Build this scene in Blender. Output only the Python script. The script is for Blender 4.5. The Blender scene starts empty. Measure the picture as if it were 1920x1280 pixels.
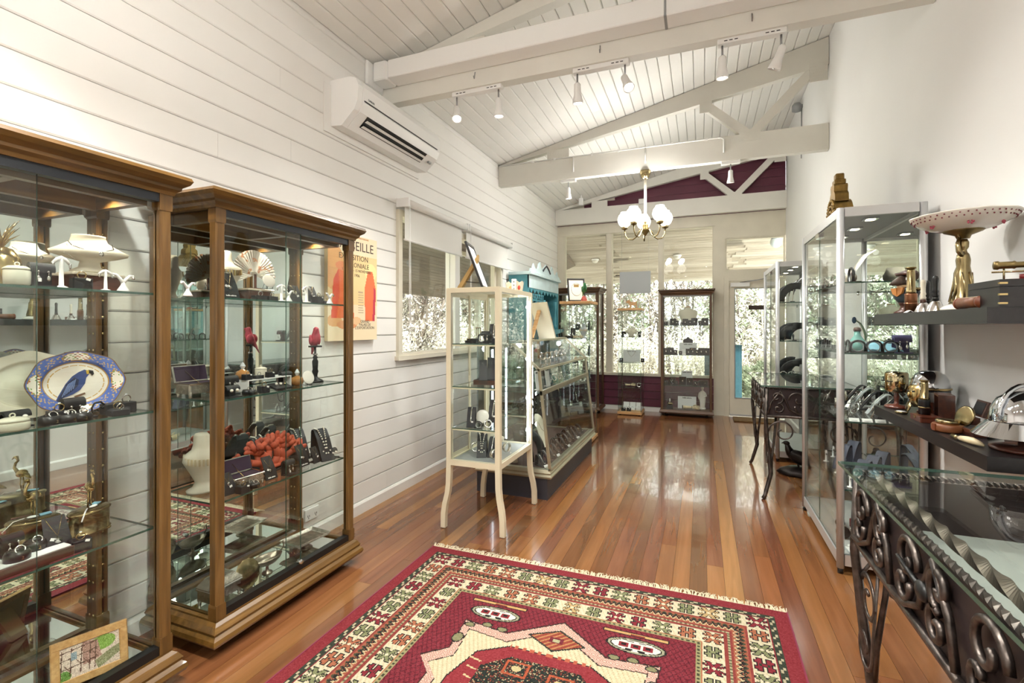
import bpy, math, random
import numpy as np
from mathutils import Vector, Matrix

SC = bpy.context.scene
COL = SC.collection
RND = random.Random(11)
PI = math.pi

# ------------------------------------------------------------------ camera
FPX, YAW, VH, CH = 907.0, math.radians(21.4), 612.0, 1.35
cam_d = bpy.data.cameras.new('camera')
cam_d.sensor_width = 36.0
cam_d.lens = FPX / 1920 * 36
cam_d.shift_y = -(640 - VH) / 1920
cam_d.clip_start = 0.02
cam = bpy.data.objects.new('camera', cam_d)
cam.location = (0, 0, CH)
cam.rotation_euler = (PI / 2, 0, YAW)
COL.objects.link(cam)
SC.camera = cam

# ------------------------------------------------------------------ world, sun, exposure
SC.view_settings.view_transform = 'Standard'
SC.view_settings.look = 'None'
SC.view_settings.gamma = 1.0
SC.view_settings.use_curve_mapping = False
SC.view_settings.exposure = 0.34
SC.cycles.transparent_max_bounces = 64
SC.cycles.max_bounces = 14
SC.cycles.diffuse_bounces = 5
SC.cycles.glossy_bounces = 8
SC.cycles.caustics_reflective = False
SC.cycles.caustics_refractive = False
SC.cycles.sample_clamp_indirect = 6.0
W = bpy.data.worlds.new('sky')
SC.world = W
W.use_nodes = True
wn = W.node_tree.nodes
bg = wn['Background']
sky = wn.new('ShaderNodeTexSky')
sky.sky_type = 'HOSEK_WILKIE'
sky.turbidity = 5.0
sky.ground_albedo = 0.4
sky.sun_direction = Vector((0.3, -0.45, 0.85)).normalized()
mixw = wn.new('ShaderNodeMix')
mixw.data_type = 'RGBA'
mixw.inputs[0].default_value = 0.75
mixw.inputs[7].default_value = (1.0, 1.0, 0.98, 1)
W.node_tree.links.new(sky.outputs[0], mixw.inputs[6])
W.node_tree.links.new(mixw.outputs[2], bg.inputs[0])
bg.inputs[1].default_value = 6.0
sun_d = bpy.data.lights.new('sun', 'SUN')
sun_d.energy = 15.0
sun_d.angle = 0.02
sun_d.color = (1.0, 0.97, 0.92)
sun = bpy.data.objects.new('sun', sun_d)
sun.rotation_euler = Vector((-0.3, 0.45, -0.85)).to_track_quat('-Z', 'Y').to_euler()
sun.location = (6, -4, 9)
COL.objects.link(sun)

# ------------------------------------------------------------------ pixel helpers (1920x1280 frame)
CA, SA = math.cos(YAW), math.sin(YAW)
def yat(u, X):
    a = (u - 960) / FPX
    return X * (CA + a * SA) / (a * CA - SA)
def xat(u, Y):
    a = (u - 960) / FPX
    return Y * (a * CA - SA) / (CA + a * SA)
def zat(v, X, Y):
    return CH + (VH - v) / FPX * (-X * SA + Y * CA)
def ground(u, v, Z=0.0):
    d = FPX * (CH - Z) / (v - VH)
    l = (u - 960) / FPX * d
    return (l * CA - d * SA, l * SA + d * CA, Z)

# ------------------------------------------------------------------ mesh collector
class MB:
    def __init__(s):
        s.v, s.f, s.sm, s.mi = [], [], [], []
    def add(s, vs, fs, smooth=False, mi=0):
        b = len(s.v)
        s.v += [tuple(q) for q in vs]
        s.f += [tuple(i + b for i in f) for f in fs]
        s.sm += [smooth] * len(fs)
        s.mi += [mi] * len(fs)
        return s
    def box(s, x0, x1, y0, y1, z0, z1, mi=0, taper=0.0):
        t = taper
        vs = [(x0, y0, z0), (x1, y0, z0), (x1, y1, z0), (x0, y1, z0),
              (x0 + t, y0 + t, z1), (x1 - t, y0 + t, z1), (x1 - t, y1 - t, z1), (x0 + t, y1 - t, z1)]
        return s.add(vs, [(0, 3, 2, 1), (4, 5, 6, 7), (0, 1, 5, 4), (1, 2, 6, 5), (2, 3, 7, 6), (3, 0, 4, 7)], False, mi)
    def cbox(s, c, d, rot=None, mi=0):
        x, y, z = d[0] / 2, d[1] / 2, d[2] / 2
        m = MB().box(-x, x, -y, y, -z, z, mi)
        if rot is not None:
            m.xf(rot)
        return s.join(m.xf(Matrix.Translation(c)))
    def rbox(s, x0, x1, y0, y1, z0, z1, r=0.01):
        # box with chamfered vertical and top edges
        def ring(o, z):
            return [(x0 + o, y0 + r, z), (x0 + r, y0 + o, z), (x1 - r, y0 + o, z), (x1 - o, y0 + r, z),
                    (x1 - o, y1 - r, z), (x1 - r, y1 - o, z), (x0 + r, y1 - o, z), (x0 + o, y1 - r, z)]
        k = r * 0.4
        vs = ring(k, z0) + ring(0, z0 + k) + ring(0, z1 - k) + ring(k, z1)
        fs = [tuple(range(7, -1, -1)), tuple(range(24, 32))]
        for a in range(3):
            for i in range(8):
                j = (i + 1) % 8
                fs.append((a * 8 + i, a * 8 + j, a * 8 + 8 + j, a * 8 + 8 + i))
        return s.add(vs, fs)
    def tube(s, pts, r, n=8, closed=False, caps=True, flat=1.0):
        pts = [Vector(p) for p in pts]
        k = len(pts)
        rs = r if isinstance(r, (list, tuple)) else [r] * k
        vs, fs = [], []
        up = None
        for i in range(k):
            if closed:
                t = pts[(i + 1) % k] - pts[i - 1]
            else:
                t = pts[min(i + 1, k - 1)] - pts[max(i - 1, 0)]
            t = t.normalized() if t.length > 1e-9 else Vector((0, 0, 1))
            if up is None:
                up = Vector((0, 0, 1)) if abs(t.z) < 0.9 else Vector((1, 0, 0))
            a = (up - t * up.dot(t))
            a = a.normalized() if a.length > 1e-6 else t.orthogonal().normalized()
            up = a
            b = t.cross(a)
            for j in range(n):
                w = 2 * PI * j / n
                vs.append(pts[i] + (a * math.cos(w) * flat + b * math.sin(w)) * rs[i])
        m = k if closed else k - 1
        for i in range(m):
            for j in range(n):
                q, p = (j + 1) % n, ((i + 1) % k) * n
                fs.append((i * n + j, i * n + q, p + q, p + j))
        if caps and not closed:
            fs.append(tuple(range(n - 1, -1, -1)))
            fs.append(tuple(range((k - 1) * n, k * n)))
        return s.add(vs, fs, n > 4)
    def cyl(s, p0, p1, r0, r1=None, n=14):
        return s.tube([p0, p1], [r0, r0 if r1 is None else r1], n)
    def lathe(s, prof, n=20, c=(0, 0, 0), sx=1, sy=1, wob=None, smooth=True):
        vs, fs = [], []
        for r, z in prof:
            for j in range(n):
                w = 2 * PI * j / n
                q = 1.0 if wob is None else wob(w, z)
                vs.append((c[0] + r * q * math.cos(w) * sx, c[1] + r * q * math.sin(w) * sy, c[2] + z))
        k = len(prof)
        for i in range(k - 1):
            for j in range(n):
                q = (j + 1) % n
                fs.append((i * n + j, i * n + q, i * n + n + q, i * n + n + j))
        if prof[0][0] > 1e-6:
            fs.append(tuple(range(n - 1, -1, -1)))
        if prof[-1][0] > 1e-6:
            fs.append(tuple(range((k - 1) * n, k * n)))
        return s.add(vs, fs, smooth)
    def ell(s, c, r, n=14, m=9, rot=None):
        if not isinstance(r, (tuple, list)):
            r = (r, r, r)
        prof = [(max(1e-7, math.sin(PI * i / m)), -math.cos(PI * i / m)) for i in range(m + 1)]
        q = MB().lathe(prof, n)
        q.v = [(x * r[0], y * r[1], z * r[2]) for x, y, z in q.v]
        if rot is not None:
            q.xf(rot)
        return s.join(q.xf(Matrix.Translation(c)))
    def prism(s, poly, a0, a1, axis='z'):
        # poly: list of 2D points; extruded along axis
        def w(p, a):
            return {'z': (p[0], p[1], a), 'y': (p[0], a, p[1]), 'x': (a, p[0], p[1])}[axis]
        n = len(poly)
        vs = [w(p, a0) for p in poly] + [w(p, a1) for p in poly]
        fs = [tuple(range(n - 1, -1, -1)), tuple(range(n, 2 * n))]
        fs += [(i, (i + 1) % n, n + (i + 1) % n, n + i) for i in range(n)]
        return s.add(vs, fs)
    def mould(s, prof, x0, x1, y0, y1):
        # closed profile of (outward offset, z) swept round a rectangle with mitred corners
        n = len(prof)
        cs = [(x0, y0, -1, -1), (x1, y0, 1, -1), (x1, y1, 1, 1), (x0, y1, -1, 1)]
        vs = [(cx + sx * o, cy + sy * o, z) for cx, cy, sx, sy in cs for o, z in prof]
        fs = []
        for k in range(4):
            l = (k + 1) % 4
            for i in range(n):
                j = (i + 1) % n
                fs.append((k * n + i, l * n + i, l * n + j, k * n + j))
        return s.add(vs, fs)
    def torus(s, c, R, r, n=24, m=8, rot=None, flat=1.0):
        q = MB().tube([(R * math.cos(2 * PI * i / n), R * math.sin(2 * PI * i / n), 0) for i in range(n)], r, m, closed=True, flat=flat)
        if rot is not None:
            q.xf(rot)
        return s.join(q.xf(Matrix.Translation(c)))
    def sheet(s, rows, smooth=True):
        # rows: equal-length lists of points
        n, vs, fs = len(rows[0]), [], []
        for r in rows:
            vs += r
        for i in range(len(rows) - 1):
            for j in range(n - 1):
                fs.append((i * n + j, i * n + j + 1, i * n + n + j + 1, i * n + n + j))
        return s.add(vs, fs, smooth)
    def xf(s, M):
        s.v = [tuple(M @ Vector(q)) for q in s.v]
        return s
    def join(s, o):
        b = len(s.v)
        s.v += o.v
        s.f += [tuple(i + b for i in f) for f in o.f]
        s.sm += o.sm
        s.mi += o.mi
        return s
    def mesh(s, name, *mats):
        me = bpy.data.meshes.new(name)
        me.from_pydata(s.v, [], s.f)
        for m in mats:
            me.materials.append(m)
        me.polygons.foreach_set('use_smooth', s.sm)
        me.polygons.foreach_set('material_index', s.mi)
        me.update()
        return me

def rx(a): return Matrix.Rotation(a, 4, 'X')
def ry(a): return Matrix.Rotation(a, 4, 'Y')
def rz(a): return Matrix.Rotation(a, 4, 'Z')
def tr(x, y, z): return Matrix.Translation((x, y, z))

def arc(c, r, a0, a1, n=12, axis='z', el=1.0):
    out = []
    for i in range(n + 1):
        a = a0 + (a1 - a0) * i / n
        p, q = r * math.cos(a), r * math.sin(a) * el
        out.append({'z': (c[0] + p, c[1] + q, c[2]), 'y': (c[0] + p, c[1], c[2] + q), 'x': (c[0], c[1] + p, c[2] + q)}[axis])
    return out

def spiral(c, r0, r1, a0, a1, n=24, axis='x'):
    out = []
    for i in range(n + 1):
        t = i / n
        a, r = a0 + (a1 - a0) * t, r0 + (r1 - r0) * t
        p, q = r * math.cos(a), r * math.sin(a)
        out.append({'x': (c[0], c[1] + p, c[2] + q), 'y': (c[0] + p, c[1], c[2] + q)}[axis])
    return out

# ------------------------------------------------------------------ objects
def link(name, data, parent=None, loc=(0, 0, 0), rotz=0.0):
    o = bpy.data.objects.new(name, data)
    COL.objects.link(o)
    o.location = loc
    o.rotation_euler = (0, 0, rotz)
    if parent is not None:
        o.parent = parent
    return o
def tag(o, label=None, cat=None, group=None, kind=None):
    if label: o['label'] = label
    if cat: o['category'] = cat
    if group: o['group'] = group
    if kind: o['kind'] = kind
    return o
def thing(name, label, cat, loc=(0, 0, 0), rotz=0.0, group=None):
    return tag(link(name, None, None, loc, rotz), label, cat, group)
def part(name, mb, mat, parent=None, loc=(0, 0, 0), label=None):
    mats = mat if isinstance(mat, (list, tuple)) else [mat]
    o = link(name, mb.mesh(name, *mats), parent, loc)
    if label: o['label'] = label
    return o
def struct(name, mb, mat, label=None, loc=(0, 0, 0)):
    return tag(part(name, mb, mat, None, loc), label, None, None, 'structure')

KINDS = {}
def kind(key, *parts):
    # parts: (part name, MB, material[, index of the part it belongs to])
    KINDS[key] = [(p[0], p[1].mesh(p[0], *(p[2] if isinstance(p[2], (list, tuple)) else [p[2]])), p[3] if len(p) > 3 else None) for p in parts]
def put(key, name, label, cat, loc, rotz=0.0, s=1.0, group=None, mats=None, tilt=None):
    ps = KINDS[key]
    if len(ps) == 1:
        root = link(name, ps[0][1], None, loc, rotz)
        made = [root]
    else:
        root = link(name, None, None, loc, rotz)
        made = []
        for pn, me, pi in ps:
            made.append(link(pn, me, root if pi is None else made[pi]))
    root.scale = s if isinstance(s, (tuple, list)) else (s, s, s)
    if tilt:
        root.rotation_euler = (tilt[0], tilt[1], rotz)
    if mats:
        for (pn, me, pi), o in zip(ps, made):
            if pn in mats:
                o.material_slots[0].link = 'OBJECT'
                o.material_slots[0].material = mats[pn]
    return tag(root, label, cat, group)

_txt = {}
def text_mb(s, size, depth=0.0006, align='CENTER', bold=0.0):
    k = (s, size, depth, align, bold)
    if k not in _txt:
        cu = bpy.data.curves.new('lettering', 'FONT')
        cu.body, cu.size, cu.extrude, cu.offset = s, size, depth, bold
        cu.align_x, cu.align_y = align, 'CENTER'
        cu.resolution_u = 2
        ob = bpy.data.objects.new('lettering', cu)
        COL.objects.link(ob)
        dg = bpy.context.evaluated_depsgraph_get()
        me = bpy.data.meshes.new_from_object(ob.evaluated_get(dg))
        _txt[k] = ([tuple(v.co) for v in me.vertices], [tuple(p.vertices) for p in me.polygons])
        bpy.data.objects.remove(ob)
        bpy.data.curves.remove(cu)
        bpy.data.meshes.remove(me)
    return MB().add(*_txt[k])

# ------------------------------------------------------------------ materials
def lin(c):
    c = c / 255.0
    return c / 12.92 if c <= 0.04045 else ((c + 0.055) / 1.055) ** 2.4
def rgb(h):
    return (lin(int(h[0:2], 16)), lin(int(h[2:4], 16)), lin(int(h[4:6], 16)), 1)
def newmat(name):
    m = bpy.data.materials.new(name)
    m.use_nodes = True
    nt = m.node_tree
    return m, nt, nt.nodes['Principled BSDF']
def setp(b, rough, metal=0.0, spec=0.5, coat=0.0):
    b.inputs['Roughness'].default_value = rough
    b.inputs['Metallic'].default_value = metal
    b.inputs['Specular IOR Level'].default_value = spec
    b.inputs['Coat Weight'].default_value = coat
def nd(nt, t, **kw):
    n = nt.nodes.new(t)
    for k, v in kw.items():
        setattr(n, k, v)
    return n
def mixc(nt, a, b, fac=0.5, mode='MIX'):
    n = nt.nodes.new('ShaderNodeMix')
    n.data_type = 'RGBA'
    n.blend_type = mode
    for i, x in ((0, fac), (6, a), (7, b)):
        if hasattr(x, 'is_linked') or isinstance(x, bpy.types.NodeSocket):
            nt.links.new(x, n.inputs[i])
        else:
            n.inputs[i].default_value = x
    return n.outputs[2]
def coords(nt, scale=(1, 1, 1), rand=False):
    tc = nt.nodes.new('ShaderNodeTexCoord')
    mp = nt.nodes.new('ShaderNodeMapping')
    mp.inputs['Scale'].default_value = scale
    nt.links.new(tc.outputs['Object'], mp.inputs[0])
    if rand:
        oi = nt.nodes.new('ShaderNodeObjectInfo')
        mu = nt.nodes.new('ShaderNodeMath')
        mu.operation = 'MULTIPLY'
        mu.inputs[1].default_value = 57.0
        nt.links.new(oi.outputs['Random'], mu.inputs[0])
        nt.links.new(mu.outputs[0], mp.inputs['Location'])
    return mp.outputs[0]
def noise(nt, vec, scale, detail=3.0, dist=0.0):
    n = nt.nodes.new('ShaderNodeTexNoise')
    n.inputs['Scale'].default_value = scale
    n.inputs['Detail'].default_value = detail
    n.inputs['Distortion'].default_value = dist
    nt.links.new(vec, n.inputs['Vector'])
    return n.outputs['Fac']
def ramp(nt, fac, stops):
    n = nt.nodes.new('ShaderNodeValToRGB')
    cr = n.color_ramp
    while len(cr.elements) < len(stops):
        cr.elements.new(0.5)
    for e, (p, c) in zip(cr.elements, stops):
        e.position, e.color = p, c
    nt.links.new(fac, n.inputs[0])
    return n.outputs[0]
def bump(nt, b, h, strength, dist=0.002):
    n = nt.nodes.new('ShaderNodeBump')
    n.inputs['Strength'].default_value = strength
    n.inputs['Distance'].default_value = dist
    nt.links.new(h, n.inputs['Height'])
    nt.links.new(n.outputs[0], b.inputs['Normal'])
def M(name, h, rough=0.5, metal=0.0, spec=0.5, var=0.0, vs=6.0, bmp=0.0, bs=80.0, coat=0.0, emit=0.0):
    m, nt, b = newmat(name)
    setp(b, rough, metal, spec, coat)
    col = rgb(h)
    b.inputs['Base Color'].default_value = col
    v = None
    if var or bmp:
        v = coords(nt)
    if var:
        dk = tuple(c * (1 - var) for c in col[:3]) + (1,)
        lt = tuple(min(1, c * (1 + var)) for c in col[:3]) + (1,)
        nt.links.new(ramp(nt, noise(nt, v, vs, 4), [(0.3, dk), (0.7, lt)]), b.inputs['Base Color'])
    if bmp:
        bump(nt, b, noise(nt, v, bs, 3), bmp)
    if emit:
        b.inputs['Emission Color'].default_value = col
        b.inputs['Emission Strength'].default_value = emit
    return m
def wood(name, c1, c2, c3=None, axis='y', rough=0.35, coat=0.0, tone=0.0, fine=1.0, tones=None):
    m, nt, b = newmat(name)
    setp(b, rough, 0, 0.5, coat)
    a = {'x': (1.6, 26, 26), 'y': (26, 1.6, 26), 'z': (26, 26, 1.6)}[axis]
    v = coords(nt, tuple(q * fine for q in a), rand=True)
    n1 = noise(nt, v, 1.0, 5, 1.2)
    col = ramp(nt, n1, [(0.28, rgb(c1)), (0.52, rgb(c2)), (0.75, rgb(c3 or c2))])
    v2 = coords(nt, tuple(q * fine * 4 for q in a), rand=True)
    n2 = noise(nt, v2, 1.5, 3)
    col = mixc(nt, col, ramp(nt, n2, [(0.35, (0.66, 0.62, 0.58, 1)), (0.6, (1, 1, 1, 1))]), 0.4, 'MULTIPLY')
    if tones:
        oi = nt.nodes.new('ShaderNodeObjectInfo')
        col = mixc(nt, col, ramp(nt, oi.outputs['Random'], [(i / max(1, len(tones) - 1), rgb(t)) for i, t in enumerate(tones)]), 0.62)
        col = mixc(nt, col, ramp(nt, n1, [(0.3, (0.72, 0.69, 0.66, 1)), (0.6, (1, 1, 1, 1))]), 0.6, 'MULTIPLY')
    nt.links.new(col, b.inputs['Base Color'])
    bump(nt, b, n2, 0.06, 0.001)
    return m
def glass_mat(name, tint=(0.97, 0.99, 0.98, 1), refl=0.9, f0=0.035):
    m = bpy.data.materials.new(name)
    m.use_nodes = True
    nt = m.node_tree
    nt.nodes.clear()
    out = nd(nt, 'ShaderNodeOutputMaterial')
    tb = nd(nt, 'ShaderNodeBsdfTransparent')
    tb.inputs[0].default_value = tint
    gl = nd(nt, 'ShaderNodeBsdfGlossy')
    gl.inputs['Roughness'].default_value = 0.0
    lw = nd(nt, 'ShaderNodeLayerWeight')
    lw.inputs[0].default_value = 0.5
    pw = nd(nt, 'ShaderNodeMath', operation='POWER')
    pw.inputs[1].default_value = 5.0
    ma = nd(nt, 'ShaderNodeMath', operation='MULTIPLY_ADD')
    ma.inputs[1].default_value = refl
    ma.inputs[2].default_value = f0
    mx = nd(nt, 'ShaderNodeMixShader')
    nt.links.new(lw.outputs['Facing'], pw.inputs[0])
    nt.links.new(pw.outputs[0], ma.inputs[0])
    nt.links.new(ma.outputs[0], mx.inputs[0])
    nt.links.new(tb.outputs[0], mx.inputs[1])
    nt.links.new(gl.outputs[0], mx.inputs[2])
    nt.links.new(mx.outputs[0], out.inputs[0])
    return m
def attr_mat(name, rough=0.9, attr='paint', bmp=0.0, bs=300, spec=0.3):
    m, nt, b = newmat(name)
    setp(b, rough, 0, spec)
    a = nt.nodes.new('ShaderNodeAttribute')
    a.attribute_name = attr
    nt.links.new(a.outputs['Color'], b.inputs['Base Color'])
    if bmp:
        bump(nt, b, noise(nt, coords(nt), bs, 2), bmp)
    return m

WHITE = M('white paint', 'E9E8E4', 0.55, var=0.03, vs=2.0)
WALLW = M('white board paint', 'EBEAE6', 0.5, var=0.03, vs=1.5)
PLASTER = M('white plaster', 'E8E8E6', 0.75, var=0.02, vs=1.2)
CEILW = M('ceiling board paint', 'E6E5E0', 0.6, var=0.03, vs=2)
BEAMW = M('beam paint', 'DEDCD4', 0.55, var=0.04, vs=3, bmp=0.1, bs=30)
CREAMP = M('cream frame paint', 'D9D3C2', 0.5, var=0.05, vs=4)
WHITEPL = M('white plastic', 'EEEEEC', 0.3)
GREYPL = M('grey plastic', '8E9090', 0.4)
BURG = M('burgundy paint', '5A2638', 0.45, var=0.12, vs=3)
TEAL = M('teal paint', '4A8E9A', 0.5, var=0.1, vs=6)
PTEAL = M('pale teal paint', 'C3D8DA', 0.55, var=0.08, vs=8)
OAK = wood('oak', '4E3815', '694B20', '7F5F30', axis='y', rough=0.32, coat=0.15)
OAKZ = wood('oak upright', '4C3619', '674A24', '7B5C33', axis='z', rough=0.32, coat=0.15)
OAKX = wood('oak crosswise', '4C3619', '674A24', '7B5C33', axis='x', rough=0.32, coat=0.15)
DKWOODZ = wood('walnut upright', '3A2617', '573C26', '6B4A30', axis='z', rough=0.4)
DKWOODX = wood('walnut crosswise', '3A2617', '573C26', '6B4A30', axis='x', rough=0.4)
PINE = wood('pine', 'B98A55', 'CFA370', 'DDB684', axis='x', rough=0.5)
FLOORW = wood('jarrah floor', '5E3A26', '74482F', '85563A', axis='y', rough=0.16, coat=0.35, fine=0.55,
              tones=['57351F', '8A5C34', '6E4429', 'A07240', '7C5030', '634528', '925F3A', '6B4130', 'AC7E48', '52371F'])
WENGE = wood('black brown laminate', '121011', '1B1819', '252123', axis='y', rough=0.33)
FRAMEWOOD = wood('light frame oak', 'B5854A', 'CBA066', 'D9B27A', axis='y', rough=0.5)
REDWOOD = wood('red mahogany', '3E1D13', '55291B', '663425', axis='x', rough=0.3, coat=0.3)
BOXWOOD = wood('dark brown box wood', '2E1710', '4A281B', '5C3424', axis='x', rough=0.35, coat=0.2)
VERW = wood('pale verandah boards', '9A8E7C', 'BDB3A2', 'D5CEC0', axis='x', rough=0.8, tones=['A89C8B', 'CFC8BA', 'BFB4A4', 'D9D3C6', 'B0A494'])
VERG = wood('weathered verandah boards', '5F5549', '7A6E60', '8C8072', axis='y', rough=0.85, tones=['6A5F53', '7F7366', '75695B', '8A7E70'])
GLASS = glass_mat('clear glass')
EDGE = M('green glass edge', '355448', 0.15, spec=0.8)
MIRROR = M('mirror', 'E6ECE9', 0.0, 1.0)
BLACKV = M('black leatherette', '1B1A1C', 0.55, var=0.15, vs=20)
GREYV = M('charcoal velvet', '2C2A2E', 0.8)
CREAMV = M('cream linen', 'E6DEC9', 0.85, bmp=0.1, bs=400)
WHITEA = M('white acrylic', 'F2F1EE', 0.2)
PAPER = M('white paper', 'F4F3EF', 0.8)
GOLD = M('gold', 'C9B07C', 0.2, 1.0)
BRASS = M('brass', 'A0906A', 0.22, 1.0, var=0.15, vs=12)
OLDBRASS = M('old brass', '82704A', 0.35, 1.0, var=0.3, vs=14)
SILVER = M('silver', 'D8D6D2', 0.15, 1.0, var=0.05, vs=10)
TARNISH = M('tarnished silver', '8C8474', 0.28, 1.0, var=0.35, vs=18, bmp=0.4, bs=120)
CHASED = M('chased silver', 'CFC9BE', 0.25, 1.0, var=0.25, vs=40, bmp=0.8, bs=160)
CHROME = M('chrome', 'D5D8DC', 0.05, 1.0)
STEEL = M('brushed steel', 'A9ABAE', 0.3, 1.0)
ALU = M('aluminium', 'D2D3D4', 0.35, 0.55, var=0.03, vs=3)
COPPER = M('copper', '8E6248', 0.28, 1.0, var=0.15, vs=10)
LEATHER = M('tan leather', '6C4024', 0.4, var=0.2, vs=14)
BLACKM = M('black metal', '191919', 0.4, 0.3)
BLACKPL = M('black plastic', '121213', 0.3)
DKGREY = M('dark grey metal track', '33373C', 0.4, 0.4)
SLATE = M('dark slate paint', '34343B', 0.5, var=0.1, vs=5)
IRON = M('hammered iron', '5C5450', 0.35, 0.9, var=0.55, vs=26, bmp=0.6, bs=70)
IRONPLATE = M('dark iron sheet', '3A2F2F', 0.45, 0.5, var=0.15, vs=4)
PEARL = M('pearl', 'E9E2D4', 0.15, coat=0.4)
RUBYV = M('purple velvet', '2C1A33', 0.8)
CORAL = M('red coral', 'BC5437', 0.6, var=0.25, vs=16, bmp=0.5, bs=140)
PINK = M('pink bird paint', 'C4485A', 0.6, var=0.2, vs=30, bmp=0.5, bs=120)
AMBER = M('amber glass', 'AE7A45', 0.08, coat=0.5, var=0.25, vs=12)
CERAMIC = M('cream ceramic', 'E3DCC8', 0.25, coat=0.3)
PORC = M('white porcelain', 'EAE6DC', 0.15, coat=0.4)
RED = M('deep red', '6E1A20', 0.5)
TURQ = M('turquoise glaze', '7FB9B0', 0.15, coat=0.4, var=0.1, vs=8)
CLOTHB = M('pale blue cloth', '8FC3D6', 0.8)
BONE = M('bone', 'D8C7A2', 0.4, var=0.15, vs=12)
DKBIRD = M('dark bronze', '2A2422', 0.4, 0.6, var=0.3, vs=12)
GLOBE = M('lit opal globe', 'FFFAF0', 0.3, emit=3.2)
BULB = M('lit bulb', 'FFF6E4', 0.3, emit=24.0)
LEDS = M('lit led strip', 'F2F6FF', 0.3, emit=7.0)
DOWNL = M('lit downlight lens', 'FFEBC8', 0.3, emit=10.0)
CURT = M('white blind fabric', 'E6E5E0', 0.85)
GREYCARD = M('grey card', 'B9BEC0', 0.6)
WAX = M('mat cream', 'C9BFA6', 0.6)
TRUNK = M('pale bark', 'C8C2B6', 0.9, var=0.3, vs=6, bmp=0.5, bs=30)
TWIG = M('grey twigs', '6A6258', 0.9, var=0.3, vs=3)
LEAFG = M('green leaves', '9CA88A', 0.7, var=0.35, vs=4)
LEAFY = M('straw leaves', 'E2DECF', 0.8, var=0.25, vs=4)
LEAFD = M('dark green leaves', '6F8460', 0.7, var=0.35, vs=4)
EARTH = M('dry grass', 'D2CDB0', 0.95, var=0.25, vs=0.8)
DECK = M('concrete paving', 'C9C6BE', 0.85, var=0.1, vs=2)

def lamp(name, loc, power, radius=0.03, color=(1, 0.97, 0.92), parent=None, spot=None, aim=None, blend=0.5):
    d = bpy.data.lights.new(name, 'SPOT' if spot else 'POINT')
    d.energy, d.color, d.shadow_soft_size = power, color, radius
    if spot:
        d.spot_size, d.spot_blend = spot, blend
    o = link(name, d, parent, loc)
    if aim is not None:
        o.rotation_euler = Vector(aim).to_track_quat('-Z', 'Y').to_euler()
    return o

def pane(name, x0, x1, y0, y1, z0, z1, parent, edge=True, label=None):
    mb = MB().box(x0, x1, y0, y1, z0, z1)
    d = (x1 - x0, y1 - y0, z1 - z0)
    th = d.index(min(d))
    big = {2: (0, 1), 1: (2, 4), 0: (3, 5)}[th]
    mb.mi = [0 if (i in big or not edge) else 1 for i in range(6)]
    return part(name, mb, [GLASS, EDGE], parent, label=label)
# ================================================================== the room
XL, XR, YB, YF = -2.30, 1.14, -3.0, 8.0
SL = 0.24
def zc(x): return 3.31 + SL * (x - XL)
WY0, WY1, WZ0, WZ1 = 3.30, 5.48, 1.08, 2.30       # opening of the side window

# floor: boards laid along the room
floor = struct('floor', MB().box(XL, XR, YB, YF, -0.08, -0.022), BLACKM, 'polished red brown hardwood board floor')
bw = 0.0862
nb = int(math.ceil((XR - XL) / bw))
fr = random.Random(5)
for i in range(nb):
    x0 = XL + i * bw
    x1 = min(XR, x0 + bw)
    y = YB - fr.random() * 1.5
    while y < YF:
        L = fr.uniform(1.1, 3.2) if y > 0 else 3.2
        a, b = max(YB, y), min(YF, y + L)
        if b > a + 0.05:
            part('floorboard', MB().box(-(x1 - x0) / 2 + 0.0006, (x1 - x0) / 2 - 0.0006, -(b - a) / 2 + 0.0006, (b - a) / 2 - 0.0006, -0.022, 0.0), FLOORW, floor, ((x0 + x1) / 2, (a + b) / 2, 0))
        y += L

# side wall: shiplap boards with dark shadow gaps
wl = MB()
for a in ((YB, WY0, 0, 3.4), (WY1, YF, 0, 3.4), (WY0, WY1, 0, WZ0), (WY0, WY1, WZ1, 3.4)):
    wl.box(XL - 0.12, XL - 0.02, a[0], a[1], a[2], a[3])
wall_left = struct('wall_left', wl, GREYPL, 'white painted shiplap board wall')
bh, wr = 0.1327, random.Random(3)
def wall_board(y0, y1, z0, z1):
    if y1 - y0 < 0.02:
        return
    g = 0.0042
    pr = [(XL - 0.02, z0 + g), (XL - 0.004, z0 + g), (XL, z0 + g + 0.006), (XL, z1 - 0.001), (XL - 0.004, z1), (XL - 0.02, z1)]
    part('wall_board', MB().prism(pr, y0 + 0.0006, y1 - 0.0006, 'y'), WALLW, wall_left)
k = 0
z = 0.085
while z < 3.31:
    z1 = min(z + bh, 3.33)
    cuts = [YB] + sorted(wr.uniform(-2, 7.5) for _ in range(2)) + [YF]
    for a, b in zip(cuts, cuts[1:]):
        if z1 > WZ0 + 0.0 and z < WZ1 and b > WY0 and a < WY1:
            wall_board(a, min(b, WY0), z, z1)
            wall_board(max(a, WY1), b, z, z1)
            c0, c1 = max(a, WY0), min(b, WY1)
            if z < WZ0 - 0.02: wall_board(c0, c1, z, WZ0)
            if z1 > WZ1 + 0.02: wall_board(c0, c1, WZ1, z1)
        else:
            wall_board(a, b, z, z1)
    z += bh
tag(part('baseboard_left', MB().prism([(XL - 0.02, 0), (XL + 0.016, 0), (XL + 0.016, 0.07), (XL + 0.008, 0.085), (XL - 0.02, 0.085)], YB, YF, 'y'), WHITE), 'white skirting board below the shiplap wall', None, None, 'structure')

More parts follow.
